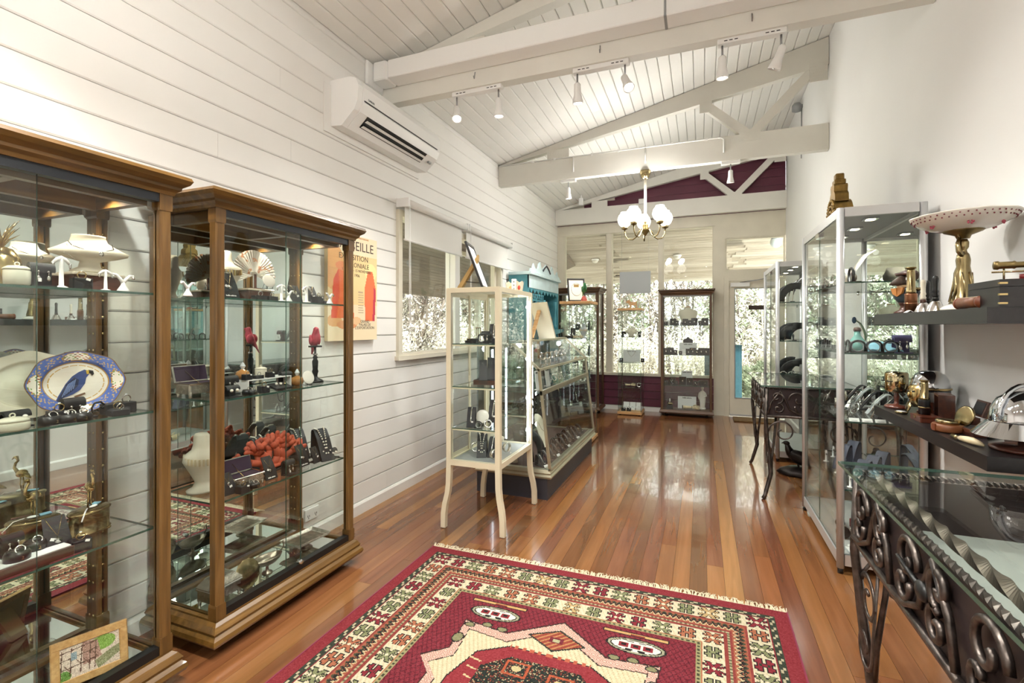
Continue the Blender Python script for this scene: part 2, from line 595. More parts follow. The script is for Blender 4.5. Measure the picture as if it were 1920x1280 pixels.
struct('wall_right', MB().box(XR, XR + 0.1, YB, YF, 0, 4.4), PLASTER, 'plain white plaster wall')
struct('baseboard_right', MB().prism([(XR, 0), (XR - 0.016, 0), (XR - 0.016, 0.07), (XR - 0.006, 0.085), (XR, 0.085)], YB, YF, 'y'), WHITE, 'white skirting board below the plaster wall')
struct('wall_back', MB().box(XL - 0.1, XR + 0.1, YB - 0.1, YB, 0, 4.4), PLASTER, 'plain white rear wall')

# ceiling boards
cl = MB().prism([(XL - 0.12, zc(XL - 0.12) + 0.03), (XR + 0.1, zc(XR + 0.1) + 0.03), (XR + 0.1, zc(XR + 0.1) + 0.1), (XL - 0.12, zc(XL - 0.12) + 0.1)], YB - 0.1, YF + 0.1, 'y')
ceiling = struct('ceiling', cl, GREYPL, 'sloping white tongue and groove board ceiling')
cb = 0.1012
for i in range(34):
    x0, x1 = XL + i * cb, min(XR, XL + (i + 1) * cb)
    g = 0.0036
    pr = [(x0 + g, zc(x0 + g) + 0.03), (x0 + g, zc(x0 + g) + 0.006), (x0 + g + 0.006, zc(x0 + g + 0.006)), (x1 - 0.006, zc(x1 - 0.006)), (x1, zc(x1) + 0.006), (x1, zc(x1) + 0.03)]
    cut = wr.uniform(0.5, 6)
    for a, b in ((YB, cut), (cut, YF)):
        part('ceiling_board', MB().prism(pr, a + 0.0006, b - 0.0006, 'y'), CEILW, ceiling)

# roof trusses
TY = (-1.46, 0.84, 3.14, 5.456, 7.90)
def truss(y, label):
    t = thing('roof_truss', label, None, (0, y, 0))
    t['kind'] = 'structure'
    h = 0.04
    e = 0.004
    part('bottom_chord', MB().box(XL + e, XR - e, -h, h, 3.05, 3.30), BEAMW, t)
    part('rafter', MB().prism([(XL + 0.12, 3.302), (XR - e, zc(XR) - 0.27), (XR - e, zc(XR) - 0.008), (XL + e, zc(XL) - 0.006), (XL + e, 3.302)], -h + 0.003, h - 0.003, 'y'), BEAMW, t)
    def web(xa, za, xb, zb, w=0.075):
        d = Vector((xb - xa, zb - za)).normalized()
        n = Vector((-d.y, d.x)) * w / 2
        part('web', MB().prism([(xa + n.x, za + n.y), (xb + n.x, zb + n.y), (xb - n.x, zb - n.y), (xa - n.x, za - n.y)], -h + 0.006, h - 0.006, 'y'), BEAMW, t)
    web(0.42, 3.31, 0.06, zc(0.06) - 0.24, 0.085)
    web(0.49, 3.31, 1.09, zc(1.09) - 0.2, 0.085)
    def plate(x, zz, w, hh):
        mb = MB().box(x - w / 2, x + w / 2, -h - 0.0025, -h + 0.004, zz - hh / 2, zz + hh / 2)
        for r in range(6):
            for c2 in range(8):
                mb.cbox((x + (c2 - 3.5) * w / 8.5 + (r % 2) * 0.006, -h - 0.003, zz + (r - 2.5) * hh / 6.6), (0.005, 0.004, 0.009))
        part('nail_plate', mb, BEAMW, t)
    plate(-1.55, 3.32, 0.26, 0.16)
    plate(0.455, 3.28, 0.2, 0.12)
    plate(0.04, zc(0.04) - 0.24, 0.12, 0.12)
    plate(1.05, zc(1.05) - 0.3, 0.15, 0.2)
    return t
truss(TY[0], 'white timber roof truss nearest the rear wall')
truss(TY[1], 'white timber roof truss between the rear wall truss and the trunking truss')
truss(TY[2], 'white timber roof truss carrying the long cable trunking and spot bars')
truss(TY[3], 'white timber roof truss carrying the brass globe chandelier')
truss(TY[4], 'white timber roof truss set against the burgundy gable above the shop window')

# far wall: framing, gable boards, burgundy dado
D0, D1 = 0.335, 1.125
fw = MB()
fw.box(XL, -2.171, YF, YF + 0.1, 0.6, 2.9)
fw.box(XL, 0.17, YF, YF + 0.1, 0, 0.56)
fw.box(0.17, D0, YF, YF + 0.1, 0, 2.9)
fw.box(XL, XR, YF, YF + 0.1, 2.9, 3.06)
fw.prism([(XL, 3.06), (XR, 3.06), (XR, zc(XR) + 0.05), (XL, zc(XL) + 0.05)], YF + 0.01, YF + 0.1, 'y')
fw.box(D0, XR, YF, YF + 0.1, 2.68, 2.9)
fw.box(D0, XR, YF, YF + 0.1, 2.05, 2.19)
wall_far = struct('wall_far', fw, CREAMP, 'cream framed shopfront wall with burgundy boards')
for i in range(4):
    z0 = 0.07 + i * 0.1225
    part('dado_board', MB().prism([(YF + 0.001, z0 + 0.003), (YF - 0.013, z0 + 0.003), (YF - 0.018, z0 + 0.009), (YF - 0.018, z0 + 0.1215), (YF + 0.001, z0 + 0.1215)], XL + 0.002, 0.17, 'x'), BURG, wall_far)
for i in range(8):
    z0, z1 = 3.05 + i * 0.1225 + 0.003, 3.05 + (i + 1) * 0.1225
    if z0 > zc(XR) - 0.03:
        break
    xa = max(XL + 0.005, XL + (z1 - 3.31) / SL + 0.02)
    if xa < XR - 0.05:
        part('gable_board', MB().prism([(xa, z0), (XR - 0.003, z0), (XR - 0.003, z1), (min(XR - 0.003, xa), z1)], YF - 0.012, YF + 0.012, 'y'), BURG, wall_far)
struct('baseboard_far', MB().box(XL + 0.02, 0.17, YF - 0.03, YF, 0, 0.065), WHITE, 'white skirting board below the burgundy dado')

def frame4(mb, x0, x1, z0, z1, y0, y1, w):
    mb.box(x0, x0 + w, y0, y1, z0, z1).box(x1 - w, x1, y0, y1, z0, z1)
    mb.box(x0 + w, x1 - w, y0, y1, z0, z0 + w).box(x0 + w, x1 - w, y0, y1, z1 - w, z1)
    return mb
win = thing('window_1', 'large three paned shop window on the cream framed wall', None)
win['kind'] = 'structure'
XS = [(-2.171, -1.4545), (-1.3755, -0.627), (-0.570, 0.170)]
for i, (a, b) in enumerate(XS):
    part('window_frame', frame4(MB(), a - 0.003, b + 0.003, 0.56, 2.9, YF + 0.012, YF + 0.07, 0.018), CREAMP, win)
    pane('pane', a + 0.015, b - 0.015, YF + 0.036, YF + 0.042, 0.578, 2.882, win, False)
for a, b in ((-1.4545, -1.3755), (-0.627, -0.570)):
    part('mullion', MB().box(a, b, YF - 0.012, YF + 0.1, 0.56, 2.9), CREAMP, win)
part('window_sill', MB().box(-2.2, 0.17, YF - 0.05, YF + 0.02, 0.56, 0.6), CREAMP, win)
part('window_head', MB().box(-2.25, 0.19, YF - 0.02, YF + 0.005, 2.885, 2.96), CREAMP, win)
tw = thing('window_2', 'small transom window above the glazed door', None)
tw['kind'] = 'structure'
part('window_frame', frame4(MB(), D0, XR - 0.002, 2.19, 2.68, YF + 0.02, YF + 0.07, 0.02), CREAMP, tw)
pane('pane', D0 + 0.02, XR - 0.02, YF + 0.04, YF + 0.046, 2.21, 2.66, tw, False)
part('blank_panel', MB().box(D0 + 0.02, XR - 0.01, YF - 0.008, YF + 0.001, 2.69, 2.88), CREAMP, tw)

dr = thing('door_1', 'cream glazed shop door beside the three paned window', None)
dr['kind'] = 'structure'
part('door_frame', MB().box(D0 - 0.02, D0 + 0.05, YF - 0.03, YF + 0.1, 0, 2.1).box(D0 + 0.05, XR, YF - 0.03, YF + 0.1, 2.035, 2.1), CREAMP, dr)
g0, g1, gz0, gz1 = 0.465, 1.03, 0.276, 1.92
part('door_leaf', MB().box(D0 + 0.052, g0, YF, YF + 0.04, 0.012, 2.03).box(g1, XR - 0.01, YF, YF + 0.04, 0.012, 2.03)
     .box(g0, g1, YF, YF + 0.04, 0.012, gz0).box(g0, g1, YF, YF + 0.04, gz1, 2.03), CREAMP, dr)
pane('pane', g0, g1, YF + 0.017, YF + 0.023, gz0, gz1, dr, False)
part('glazing_bead', frame4(MB(), g0 - 0.004, g1 + 0.004, gz0 - 0.004, gz1 + 0.004, YF - 0.006, YF + 0.002, 0.012), GREYPL, dr)
cz = part('door_closer', MB().rbox(D0 + 0.07, D0 + 0.33, YF - 0.055, YF - 0.002, 1.945, 2.005, 0.006), WHITEPL, dr)
part('closer_arm', MB().tube([(D0 + 0.2, YF - 0.03, 2.008), (D0 + 0.42, YF - 0.12, 2.03), (D0 + 0.55, YF - 0.035, 2.06)], 0.007, 6), STEEL, cz)
sg = part('push_sign', MB().box(0.65, 0.98, YF + 0.006, YF + 0.012, 1.60, 1.665), M('dark brown sign', '3B2A1E', 0.4), dr, label='dark brown sign strip with two overlapping discs')
part('disc', MB().cyl((0.885, YF + 0.004, 1.632), (0.885, YF + 0.008, 1.632), 0.022, n=20), M('red print', 'B8301F', 0.5), sg)
part('disc', MB().cyl((0.912, YF + 0.0035, 1.632), (0.912, YF + 0.007, 1.632), 0.022, n=20), M('orange print', 'D98A2B', 0.5), sg)
part('weather_strip', MB().box(D0 + 0.06, XR - 0.02, YF - 0.015, YF, 0.01, 0.035), ALU, dr)
tag(part('door_mat', MB().rbox(-0.29, 0.29, -0.16, 0.16, 0, 0.018, 0.01), M('coir', '6B5434', 0.95, var=0.3, vs=40, bmp=0.8, bs=200), None, (0.72, 7.72, 0.001)), 'brown coir mat on the floor at the glazed door', 'door mat')

# side window with sliding panes
ws = thing('window_3', 'cream framed side window in the shiplap wall', None)
ws['kind'] = 'structure'
fs = MB()
X0, X1 = XL - 0.11, XL + 0.028
fs.box(X0, X1, WY0, WY0 + 0.05, WZ0, WZ1).box(X0, X1, WY1 - 0.05, WY1, WZ0, WZ1)
fs.box(X0, X1, WY0 + 0.05, WY1 - 0.05, WZ0, WZ0 + 0.05).box(X0, X1, WY0 + 0.05, WY1 - 0.05, WZ1 - 0.05, WZ1)
part('window_frame', fs, CREAMP, ws)
part('mullion', MB().box(X0 + 0.01, XL + 0.01, 4.29, 4.39, WZ0 + 0.05, WZ1 - 0.05), WHITE, ws)
part('sash', MB().box(XL - 0.07, XL - 0.035, 4.40, 4.45, WZ0 + 0.05, WZ1 - 0.05).box(XL - 0.07, XL - 0.035, 5.38, 5.43, WZ0 + 0.05, WZ1 - 0.05)
     .box(XL - 0.07, XL - 0.035, 4.45, 5.38, WZ0 + 0.05, WZ0 + 0.09).box(XL - 0.07, XL - 0.035, 4.45, 5.38, 2.10, 2.14), CREAMP, ws)
part('window_sill', MB().box(XL - 0.04, XL + 0.04, WY0 - 0.02, WY1 + 0.02, WZ0 - 0.005, WZ0 + 0.03), CREAMP, ws)
pane('pane', XL - 0.056, XL - 0.05, WY0 + 0.05, 4.29, WZ0 + 0.05, WZ1 - 0.05, ws, False)
pane('pane', XL - 0.056, XL - 0.05, 4.45, 5.38, WZ0 + 0.09, WZ1 - 0.16, ws, False)
def blind(y0, y1, label):
    b = thing('roller_blind', label, 'blind', (XL + 0.09, y0, 2.06), 0, 'white roller blinds of the side window')
    L = y1 - y0
    part('fabric', MB().box(-0.035, -0.032, 0.04, L - 0.04, 0.0, 0.27), CURT, b)
    part('roller', MB().cyl((0, 0.02, 0.29), (0, L - 0.02, 0.29), 0.03, n=18), WHITE, b)
    part('end_bracket', MB().box(-0.088, 0.03, 0, 0.02, 0.255, 0.325), WHITEPL, b)
    part('end_bracket', MB().box(-0.088, 0.03, L - 0.02, L, 0.255, 0.325), WHITEPL, b)
    part('bottom_rail', MB().cyl((-0.034, 0.035, -0.004), (-0.034, L - 0.035, -0.004), 0.009, n=8), WHITE, b)
    part('bead_chain', MB().tube([(0.03, 0.01, 0.29), (0.03, 0.012, -0.85), (0.036, 0.014, -0.87), (0.04, 0.016, -0.85), (0.034, 0.018, 0.26)], 0.002, 5), WHITEPL, b)
blind(3.30, 4.38, 'white roller blind half drawn over the plain single pane')
blind(4.40, 5.60, 'white roller blind half drawn over the sashed pane beside the teal dresser')

# wall outlet
so = thing('power_outlet', 'white double power outlet low on the shiplap wall', 'power outlet', (XL + 0.001, yat(583, XL), zat(962, XL, yat(583, XL))))
part('plate', MB().rbox(0, 0.01, -0.06, 0.06, -0.036, 0.036, 0.004), WHITEPL, so)
for q in (-0.03, 0.03):
    part('socket_slots', MB().box(0.0098, 0.0112, q - 0.008, q - 0.005, -0.012, 0.0).box(0.0098, 0.0112, q + 0.005, q + 0.008, -0.012, 0.0).box(0.0098, 0.0112, q - 0.0015, q + 0.0015, -0.024, -0.014), BLACKPL, so)

# ================================================================== outside
gr = struct('ground_outside', MB().box(-40, 30, YF + 0.1, 60, -0.5, -0.3).box(-40, XL - 0.12, -20, YF + 0.1, -0.5, -0.3), EARTH, 'dry pale grass outside')
struct('verandah_floor', MB().box(-5.2, 6, YF + 0.1, YF + 2.9, -0.3, -0.02).box(-5.2, XL - 0.12, -6, YF + 0.1, -0.3, -0.02), DECK, 'pale verandah paving')
vc = struct('verandah_ceiling', MB().prism([(YF + 0.1, 3.10), (YF + 2.7, 2.36), (YF + 2.7, 2.46), (YF + 0.1, 3.2)], -5, 6, 'x'), VERW, 'pale timber board verandah ceiling')
for i in range(27):
    y0, y1 = YF + 0.1 + i * 0.0963, YF + 0.1 + (i + 1) * 0.0963 - 0.008
    q = lambda y: 3.10 - (y - YF - 0.1) / 2.6 * 0.74
    for xa, xb in ((-4.6, -1.6), (-1.6, 0.6), (0.6, 5.5)):
        part('verandah_board', MB().prism([(y0, q(y0)), (y0, q(y0) - 0.016), (y1, q(y1) - 0.016), (y1, q(y1))], -(xb - xa) / 2, (xb - xa) / 2 - 0.004, 'x'), VERW, vc, ((xa + xb) / 2 + wr.uniform(-0.3, 0.3), 0, 0))
part('fascia', MB().box(-5, 6, YF + 2.7, YF + 2.76, 2.3, 2.5), CREAMP, vc)
vs_ = struct('verandah_ceiling_side', MB().prism([(XL - 0.12, 2.62), (XL - 2.9, 1.98), (XL - 2.9, 2.1), (XL - 0.12, 2.75)], -3, YF + 3, 'y'), VERG, 'weathered board verandah ceiling beside the side window')
for i in range(27):
    x0, x1 = XL - 0.12 - i * 0.103, XL - 0.12 - (i + 1) * 0.103 + 0.007
    q = lambda x: 2.62 + (x - XL + 0.12) / 2.78 * 0.64
    part('verandah_board', MB().prism([(x0, q(x0)), (x1, q(x1)), (x1, q(x1) - 0.014), (x0, q(x0) - 0.014)], -0.5 - 4, 10.9 - 4, 'y'), VERG, vs_, (0, 4, 0))
for (x, y) in ((-5.0, 6.6), (-5.0, 10.5)):
    o = part('verandah_post', MB().box(-0.06, 0.06, -0.06, 0.06, -0.02, 2.04), CREAMP, None, (x, y, 0))
    tag(o, 'cream timber verandah post outside the side window', None, None, 'structure')
p = ground(1384, 745)
yy = YF + 1.3
xx = xat(1384, yy)
TEALD = M('deep teal paint', '1C424B', 0.5, var=0.1, vs=6)
tp = thing('gate_post', 'teal painted timber post outside the glazed door', 'post', (xx, yy, -0.02))
part('post', MB().box(-0.055, 0.055, -0.055, 0.055, 0, 1.03), TEALD, tp)
part('cap', MB().box(-0.062, 0.062, -0.062, 0.062, 1.03, 1.05), TEALD, tp)
xx2 = xat(1328, YF + 0.9)
tp = thing('gate_post', 'teal painted timber post outside behind the walnut showcase', 'post', (xx2, YF + 0.9, -0.02))
part('post', MB().box(-0.06, 0.06, -0.06, 0.06, 0, 0.93), TEALD, tp)
part('cap', MB().box(-0.066, 0.066, -0.066, 0.066, 0.93, 0.95), TEALD, tp)
for (u, lab) in ((1116, 'round verandah ceiling lamp beyond the pane nearest the shiplap wall'), (1270, 'round verandah ceiling lamp beyond the pane above the walnut showcase')):
    y = YF + 1.5
    x = xat(u, y)
    l = thing('verandah_lamp', lab, 'lamp', (x, y, 2.6))
    part('base', MB().lathe([(0.07, 0.085), (0.075, 0.06), (0.06, 0.05)], 16), WHITEPL, l)
    part('diffuser', MB().lathe([(0.02, 0.0), (0.055, 0.02), (0.062, 0.05)], 16), PORC, l)
y = YF + 0.9
l = thing('verandah_bulkhead_lamp', 'round glass bulkhead lamp seen through the transom window', 'lamp', (xat(1455, y), y, 2.62))
part('base', MB().lathe([(0.05, 0.26), (0.06, 0.2), (0.075, 0.16)], 16), GREYPL, l)
part('globe', MB().ell((0, 0, 0.1), (0.09, 0.09, 0.09)), M('pale glass', 'C9D4D8', 0.1), l)

def plant_meshes(seed, h, spread, stems, twigs, leaves, lsize, bark, leafm, lo=0.1):
    r = random.Random(seed)
    mb, tips = MB(), []
    for i in range(stems):
        a, q = r.uniform(0, 2 * PI), spread * r.random() ** 0.6
        base = Vector((math.cos(a) * q * 0.45, math.sin(a) * q * 0.45, 0))
        top = Vector((math.cos(a) * q, math.sin(a) * q, h * r.uniform(0.7, 1.0)))
        mid = (base + top) / 2 + Vector((r.uniform(-.2, .2), r.uniform(-.2, .2), r.uniform(-.1, .2))) * h * 0.3
        th = 0.012 * h * r.uniform(0.5, 1.1)
        mb.tube([base, mid, top], [th, th * 0.7, th * 0.25], 4, caps=False)
        for k2 in range(twigs):
            t = r.uniform(lo, 1)
            o = base.lerp(mid, t * 2) if t < 0.5 else mid.lerp(top, t * 2 - 1)
            d = Vector((r.gauss(0, 1), r.gauss(0, 1), r.gauss(0.5, 0.7))).normalized() * h * r.uniform(0.08, 0.24)
            e = o + d
            m2 = o + d * 0.5 + Vector((r.uniform(-1, 1), r.uniform(-1, 1), r.uniform(-1, 1))) * h * 0.025
            mb.tube([o, m2, e], [th * 0.3, th * 0.2, th * 0.1], 3, caps=False)
            tips += [o.lerp(e, 0.5), e]
    lf = MB()
    for i in range(leaves):
        t = tips[r.randrange(len(tips))] + Vector((r.gauss(0, 1), r.gauss(0, 1), r.gauss(0, 1))) * h * 0.03
        n = Vector((r.gauss(0, 1), r.gauss(0, 1), r.gauss(0, 1))).normalized()
        a = n.orthogonal().normalized() * lsize * r.uniform(0.6, 1.3)
        b = n.cross(a) * 0.45
        lf.add([t - a, t + b, t + a, t - b], [(0, 1, 2, 3)])
    return mb.mesh('branches', bark), lf.mesh('foliage', leafm)
PL = {
    'bare': plant_meshes(1, 3.6, 1.7, 15, 46, 1500, 0.05, TWIG, LEAFY),
    'straw': plant_meshes(2, 2.6, 1.5, 16, 40, 3200, 0.05, TRUNK, LEAFY, 0.02),
    'green': plant_meshes(3, 4.4, 2.1, 12, 40, 6000, 0.085, TWIG, LEAFG),
    'hedge': plant_meshes(4, 0.95, 0.8, 20, 24, 3500, 0.035, TWIG, LEAFG, 0.0),
    'dark': plant_meshes(5, 5.5, 2.2, 12, 40, 6000, 0.1, TWIG, LEAFD),
}
def plant(key, name, label, x, y, s=1.0, group=None):
    t = thing(name, label, 'tree' if 'tree' in name else 'shrub', (x, y, -0.3), RND.uniform(0, 6), group)
    a = link('branches', PL[key][0], t)
    b = link('foliage', PL[key][1], t)
    b['kind'] = 'stuff'
    t.scale = (s, s, s)
    return t
for i in range(11):
    plant('bare', 'twiggy_shrub', 'tall bare twiggy shrub beyond the shop window', -9.2 + i * 1.25, 12.9 + (i * 37 % 5) * 0.5, 0.9 + (i % 3) * 0.1, 'bare shrubs beyond the shop window')
for i in range(9):
    plant('straw', 'straw_shrub', 'low pale straw coloured shrub in front of the bare shrubs', -7.0 + i * 1.3, 11.9 + (i * 53 % 4) * 0.2, 0.62, 'pale shrubs along the verandah')
for i, (x, y, k2, s) in enumerate(((-7.2, 17.5, 'green', 1.2), (-3.0, 18.0, 'dark', 1.1), (1.8, 17.0, 'green', 1.0), (4.6, 18.5, 'dark', 1.2), (-11, 16, 'dark', 1.1), (7.5, 17, 'green', 1.1))):
    plant(k2, 'leafy_tree', {'green': 'light green leafy tree far behind the bare shrubs', 'dark': 'dark green leafy tree far behind the bare shrubs'}[k2], x, y, s, {'green': 'light green trees behind', 'dark': 'dark trees behind'}[k2])
plant('green', 'leafy_tree', 'green leafy tree seen through the door glass', 1.35, 13.3, 0.72)
plant('straw', 'straw_shrub', 'tall pale shrub seen through the door glass behind the hedge', 1.7, 12.5, 1.0)
for i in range(3):
    plant('hedge', 'hedge_shrub', 'low clipped green hedge shrub outside the door', 0.9 + i * 0.75, 10.9, 1.0, 'green hedge outside the door')
for i in range(9):
    plant('bare', 'twiggy_shrub', 'tall bare twiggy shrub beyond the side window', -7.0 - (i * 29 % 4) * 0.6, 4.4 + i * 1.35, 0.95 + (i % 3) * 0.12, 'bare shrubs beyond the side window')
for i in range(6):
    plant('straw', 'straw_shrub', 'low pale shrub among bare shrubs beyond the side window', -6.3, 5.2 + i * 1.6, 0.7, 'low shrubs beyond the side window')
for i in range(3):
    plant('green', 'leafy_tree', 'light green leafy tree seen beyond the sashed pane', -10.5 - i, 10.5 + i * 3.2, 1.0, 'green trees beyond the side window')
def bare_tree(x, y, pts, label):
    t = thing('bare_tree', label, 'tree', (x, y, -0.3))
    for q in pts:
        part('trunk' if q is pts[0] else 'limb', MB().tube([(a, b, c) for a, b, c, _ in q], [d for *_, d in q], 8), TRUNK, t)
bare_tree(-6.0, 7.55, [
    [(0, 0, 0, .11), (0.05, 0, 0.6, .09), (-0.12, 0.1, 1.1, .07), (-0.05, 0.1, 1.7, .05), (-0.2, 0.2, 2.5, .03), (-0.1, 0.2, 3.3, .012)],
    [(0.02, 0, 0.75, .07), (0.25, 0.15, 1.2, .05), (0.28, 0.2, 1.8, .035), (0.5, 0.3, 2.6, .012)],
    [(-0.1, 0.1, 1.2, .05), (-0.5, 0, 1.6, .03), (-0.9, -0.1, 1.8, .012)],
    [(-0.08, 0.1, 1.5, .04), (0.1, 0.3, 1.9, .025), (-0.1, 0.5, 2.4, .01)],
    [(0.26, 0.15, 1.3, .03), (0.6, 0.1, 1.55, .02), (1.0, 0.2, 1.6, .008)]], 'bare pale barked tree with forked trunk outside the side window')
# ================================================================== fixtures on walls and trusses
# air conditioner
ac = thing('air_conditioner', 'white split air conditioner on the shiplap wall', 'air conditioner', (XL, 2.55, 2.68))
L = 1.05
prof = [(0.002, 0.0), (0.10, -0.008), (0.13, 0.02), (0.205, 0.085), (0.232, 0.14), (0.236, 0.24), (0.215, 0.285), (0.17, 0.30), (0.002, 0.30)]
def acbody(y0, y1, k=1.0):
    return MB().prism([(x * k, z) for x, z in prof], y0, y1, 'y')
part('body', acbody(0.05, L - 0.04), WHITEPL, ac)
part('end_cover', acbody(0.0, 0.0495, 0.985), WHITEPL, ac)
part('end_cover', acbody(L - 0.0395, L, 0.985), WHITEPL, ac)
part('wall_plate', MB().box(0.001, 0.012, -0.06, L + 0.02, -0.05, 0.27), WHITE, ac)
nrm = Vector((0.065, -0.075)).normalized()
def on_slope(t, off):
    return (0.13 + 0.075 * t + nrm.x * off, 0.02 + 0.065 * t + nrm.y * off)
a_, b_ = on_slope(0.05, 0.0015), on_slope(0.98, 0.0015)
part('outlet_slot', MB().add([(a_[0], 0.13, a_[1]), (b_[0], 0.13, b_[1]), (b_[0], L - 0.16, b_[1]), (a_[0], L - 0.16, a_[1])], [(0, 1, 2, 3)]), BLACKPL, ac)
for t in (0.22, 0.66):
    a_, b_ = on_slope(t - 0.1, 0.004), on_slope(t + 0.1, 0.012)
    part('louvre', MB().prism([a_, b_, (b_[0] + 0.004, b_[1] - 0.004), (a_[0] + 0.004, a_[1] - 0.004)], 0.14, L - 0.17, 'y'), WHITEPL, ac)
part('panel_groove', MB().box(0.2345, 0.2372, 0.06, L - 0.05, 0.148, 0.156), BLACKPL, ac)
lg = text_mb('DAIKIN', 0.02).xf(tr(0.2365, 0.13, 0.175) @ rz(PI / 2) @ rx(PI / 2))
part('maker_lettering', lg, M('grey print', '6F7478', 0.5), ac)
part('indicator', MB().box(0.165, 0.185, L - 0.1, L - 0.06, 0.034, 0.05), GREYPL, ac)

# trunking along the truss
tk = thing('cable_trunking', 'long white cable trunking fixed along the roof truss', 'trunking', (0, 3.03, 3.165))
part('channel', MB().rbox(XL + 0.16, XR - 0.004, -0.075, 0.066, 0, 0.13, 0.012), WHITEPL, tk)
part('elbow', MB().rbox(XL + 0.03, XL + 0.158, -0.08, 0.066, -0.004, 0.134, 0.02), WHITEPL, tk)
part('wall_flange', MB().rbox(XL + 0.002, XL + 0.03, -0.13, 0.068, -0.04, 0.134, 0.01), WHITEPL, tk)
part('joint_cover', MB().rbox(xat(1248, 3.0) - 0.008, xat(1248, 3.0) + 0.008, -0.078, 0.066, -0.003, 0.133, 0.004), GREYPL, tk)

# spot bars
def spot_head(t, x, tilt, on, yrot=0.0):
    st = part('stem', MB().cyl((x, 0, 0), (x, 0, -0.085), 0.006, n=8), STEEL, t)
    m = rz(yrot) @ rx(tilt)
    T = tr(x, 0, -0.09) @ m
    part('spot_housing', MB().lathe([(0.012, 0.03), (0.022, 0.02), (0.024, -0.04), (0.034, -0.085), (0.036, -0.1), (0.031, -0.1), (0.028, -0.088)], 16).xf(T), WHITEPL, t)
    part('bulb', MB().lathe([(0.03, -0.092), (0.0, -0.098)], 16).xf(T), BULB if on else CHROME, t)
    pos = T @ Vector((0, 0, -0.115))
    return pos, (m @ Vector((0, 0, -1)))
def spot_bar(u0, u1, y, zb, heads, label, power):
    xa, xb = (xat(u0, y), xat(u1, y)) if u0 > 5 else (u0, u1)
    t = thing('spot_bar', label, 'track light', ((xa + xb) / 2, y, zb), 0, 'white spot bars under the trusses')
    h = (xb - xa) / 2
    part('bar', MB().rbox(-h, h, -0.025, 0.025, -0.03, 0.0, 0.004), WHITEPL, t)
    sl = MB()
    for sgn in (-1, 1):
        for k2 in range(3):
            c2 = sgn * (h - 0.045 - k2 * 0.028)
            sl.box(c2 - 0.009, c2 + 0.009, -0.0262, -0.0248, -0.018, -0.013)
    if h > 0.1:
        part('vent_slots', sl, BLACKPL, t)
    for fx, tilt, yr, on in heads:
        pos, d = spot_head(t, fx * h, tilt, on, yr)
        # heads hang from the bar underside
        if on:
            lamp('spot_light', pos, power, 0.03, (1, 0.97, 0.91), t, math.radians(125), d, 0.8)
    for o in t.children:
        if o.name.split('.')[0] in ('stem', 'spot_housing', 'bulb', 'spot_light'):
            o.location.z -= 0.03
    return t
PW = 54
spot_bar(850, 942, TY[2], 3.05, [(-0.85, -0.5, 0.5, True), (0.85, 0.05, 0, True)], 'white two lamp spot bar on the trunking truss, next to the air conditioner', PW)
spot_bar(1075, 1180, TY[2], 3.05, [(-0.85, 0.15, 0, True), (0.85, -0.6, 0.6, True)], 'white two lamp spot bar on the trunking truss, between the two other bars', PW)
spot_bar(1345, 1475, TY[2], 3.05, [(-0.85, 0.1, 0, True), (0.85, 0.45, 0.9, False)], 'white two lamp spot bar on the trunking truss, with one lamp unlit', PW)
spot_bar(1052, 1080, TY[3], 3.05, [(0, 0.1, 0, True)], 'white single lamp spot on the chandelier truss, near the shiplap wall', PW)
spot_bar(1352, 1388, TY[3], 3.05, [(0, 0.2, 0, True)], 'white single lamp spot on the chandelier truss, near the plaster wall', PW)
for yq, nm in ((TY[1], 'behind the trunking truss'), (TY[0], 'on the rear wall truss')):  # extra spot bars out of view, added to brighten the room
    for xq, nn in ((-1.5, 'near the shiplap wall'), (-0.6, 'in the middle'), (0.3, 'near the plaster wall')):
        spot_bar(xq - 0.19, xq + 0.19, yq, 3.05, [(-0.85, -0.25, 0, True), (0.85, 0.25, 0, True)], 'added unseen two lamp spot bar %s, %s' % (nm, nn), PW * 1.2)
x = xat(1091, 7.6)
dt = thing('wall_sensor', 'small white alarm sensor on the ceiling by the far truss', 'sensor', (x, 7.55, zc(x) - 0.11))
part('housing', MB().rbox(-0.035, 0.035, -0.03, 0.03, -0.05, 0.06, 0.012), WHITEPL, dt)
part('bracket', MB().cyl((0, 0, 0.055), (0, 0, 0.113), 0.012), WHITEPL, dt)
x = xat(1203, 7.85)
jb = thing('junction_box', 'square white junction box on the far truss behind the chandelier stem', 'junction box', (x, 7.858, 3.32))
part('box', MB().rbox(-0.045, 0.045, -0.03, 0.0, -0.04, 0.04, 0.008), WHITEPL, jb)
part('cover', MB().rbox(-0.038, 0.038, -0.034, -0.028, -0.033, 0.033, 0.004), WHITEPL, jb)

x = XR - 0.06
fl = thing('flood_lamp', 'small grey flood lamp high on the plaster wall by the far truss', 'lamp', (x, 6.75, 4.02))
part('head', MB().lathe([(0.02, -0.06), (0.05, -0.05), (0.055, 0.02), (0.03, 0.05)], 14).xf(rx(0.6)), GREYPL, fl)
part('wall_bracket', MB().box(-0.01, 0.059, -0.02, 0.02, -0.02, 0.02), GREYPL, fl)
part('cable', MB().tube([(0.05, 0.0, -0.02), (0.052, 0.02, -0.3), (0.052, 0.03, -0.62)], 0.006, 6), GREYPL, fl)
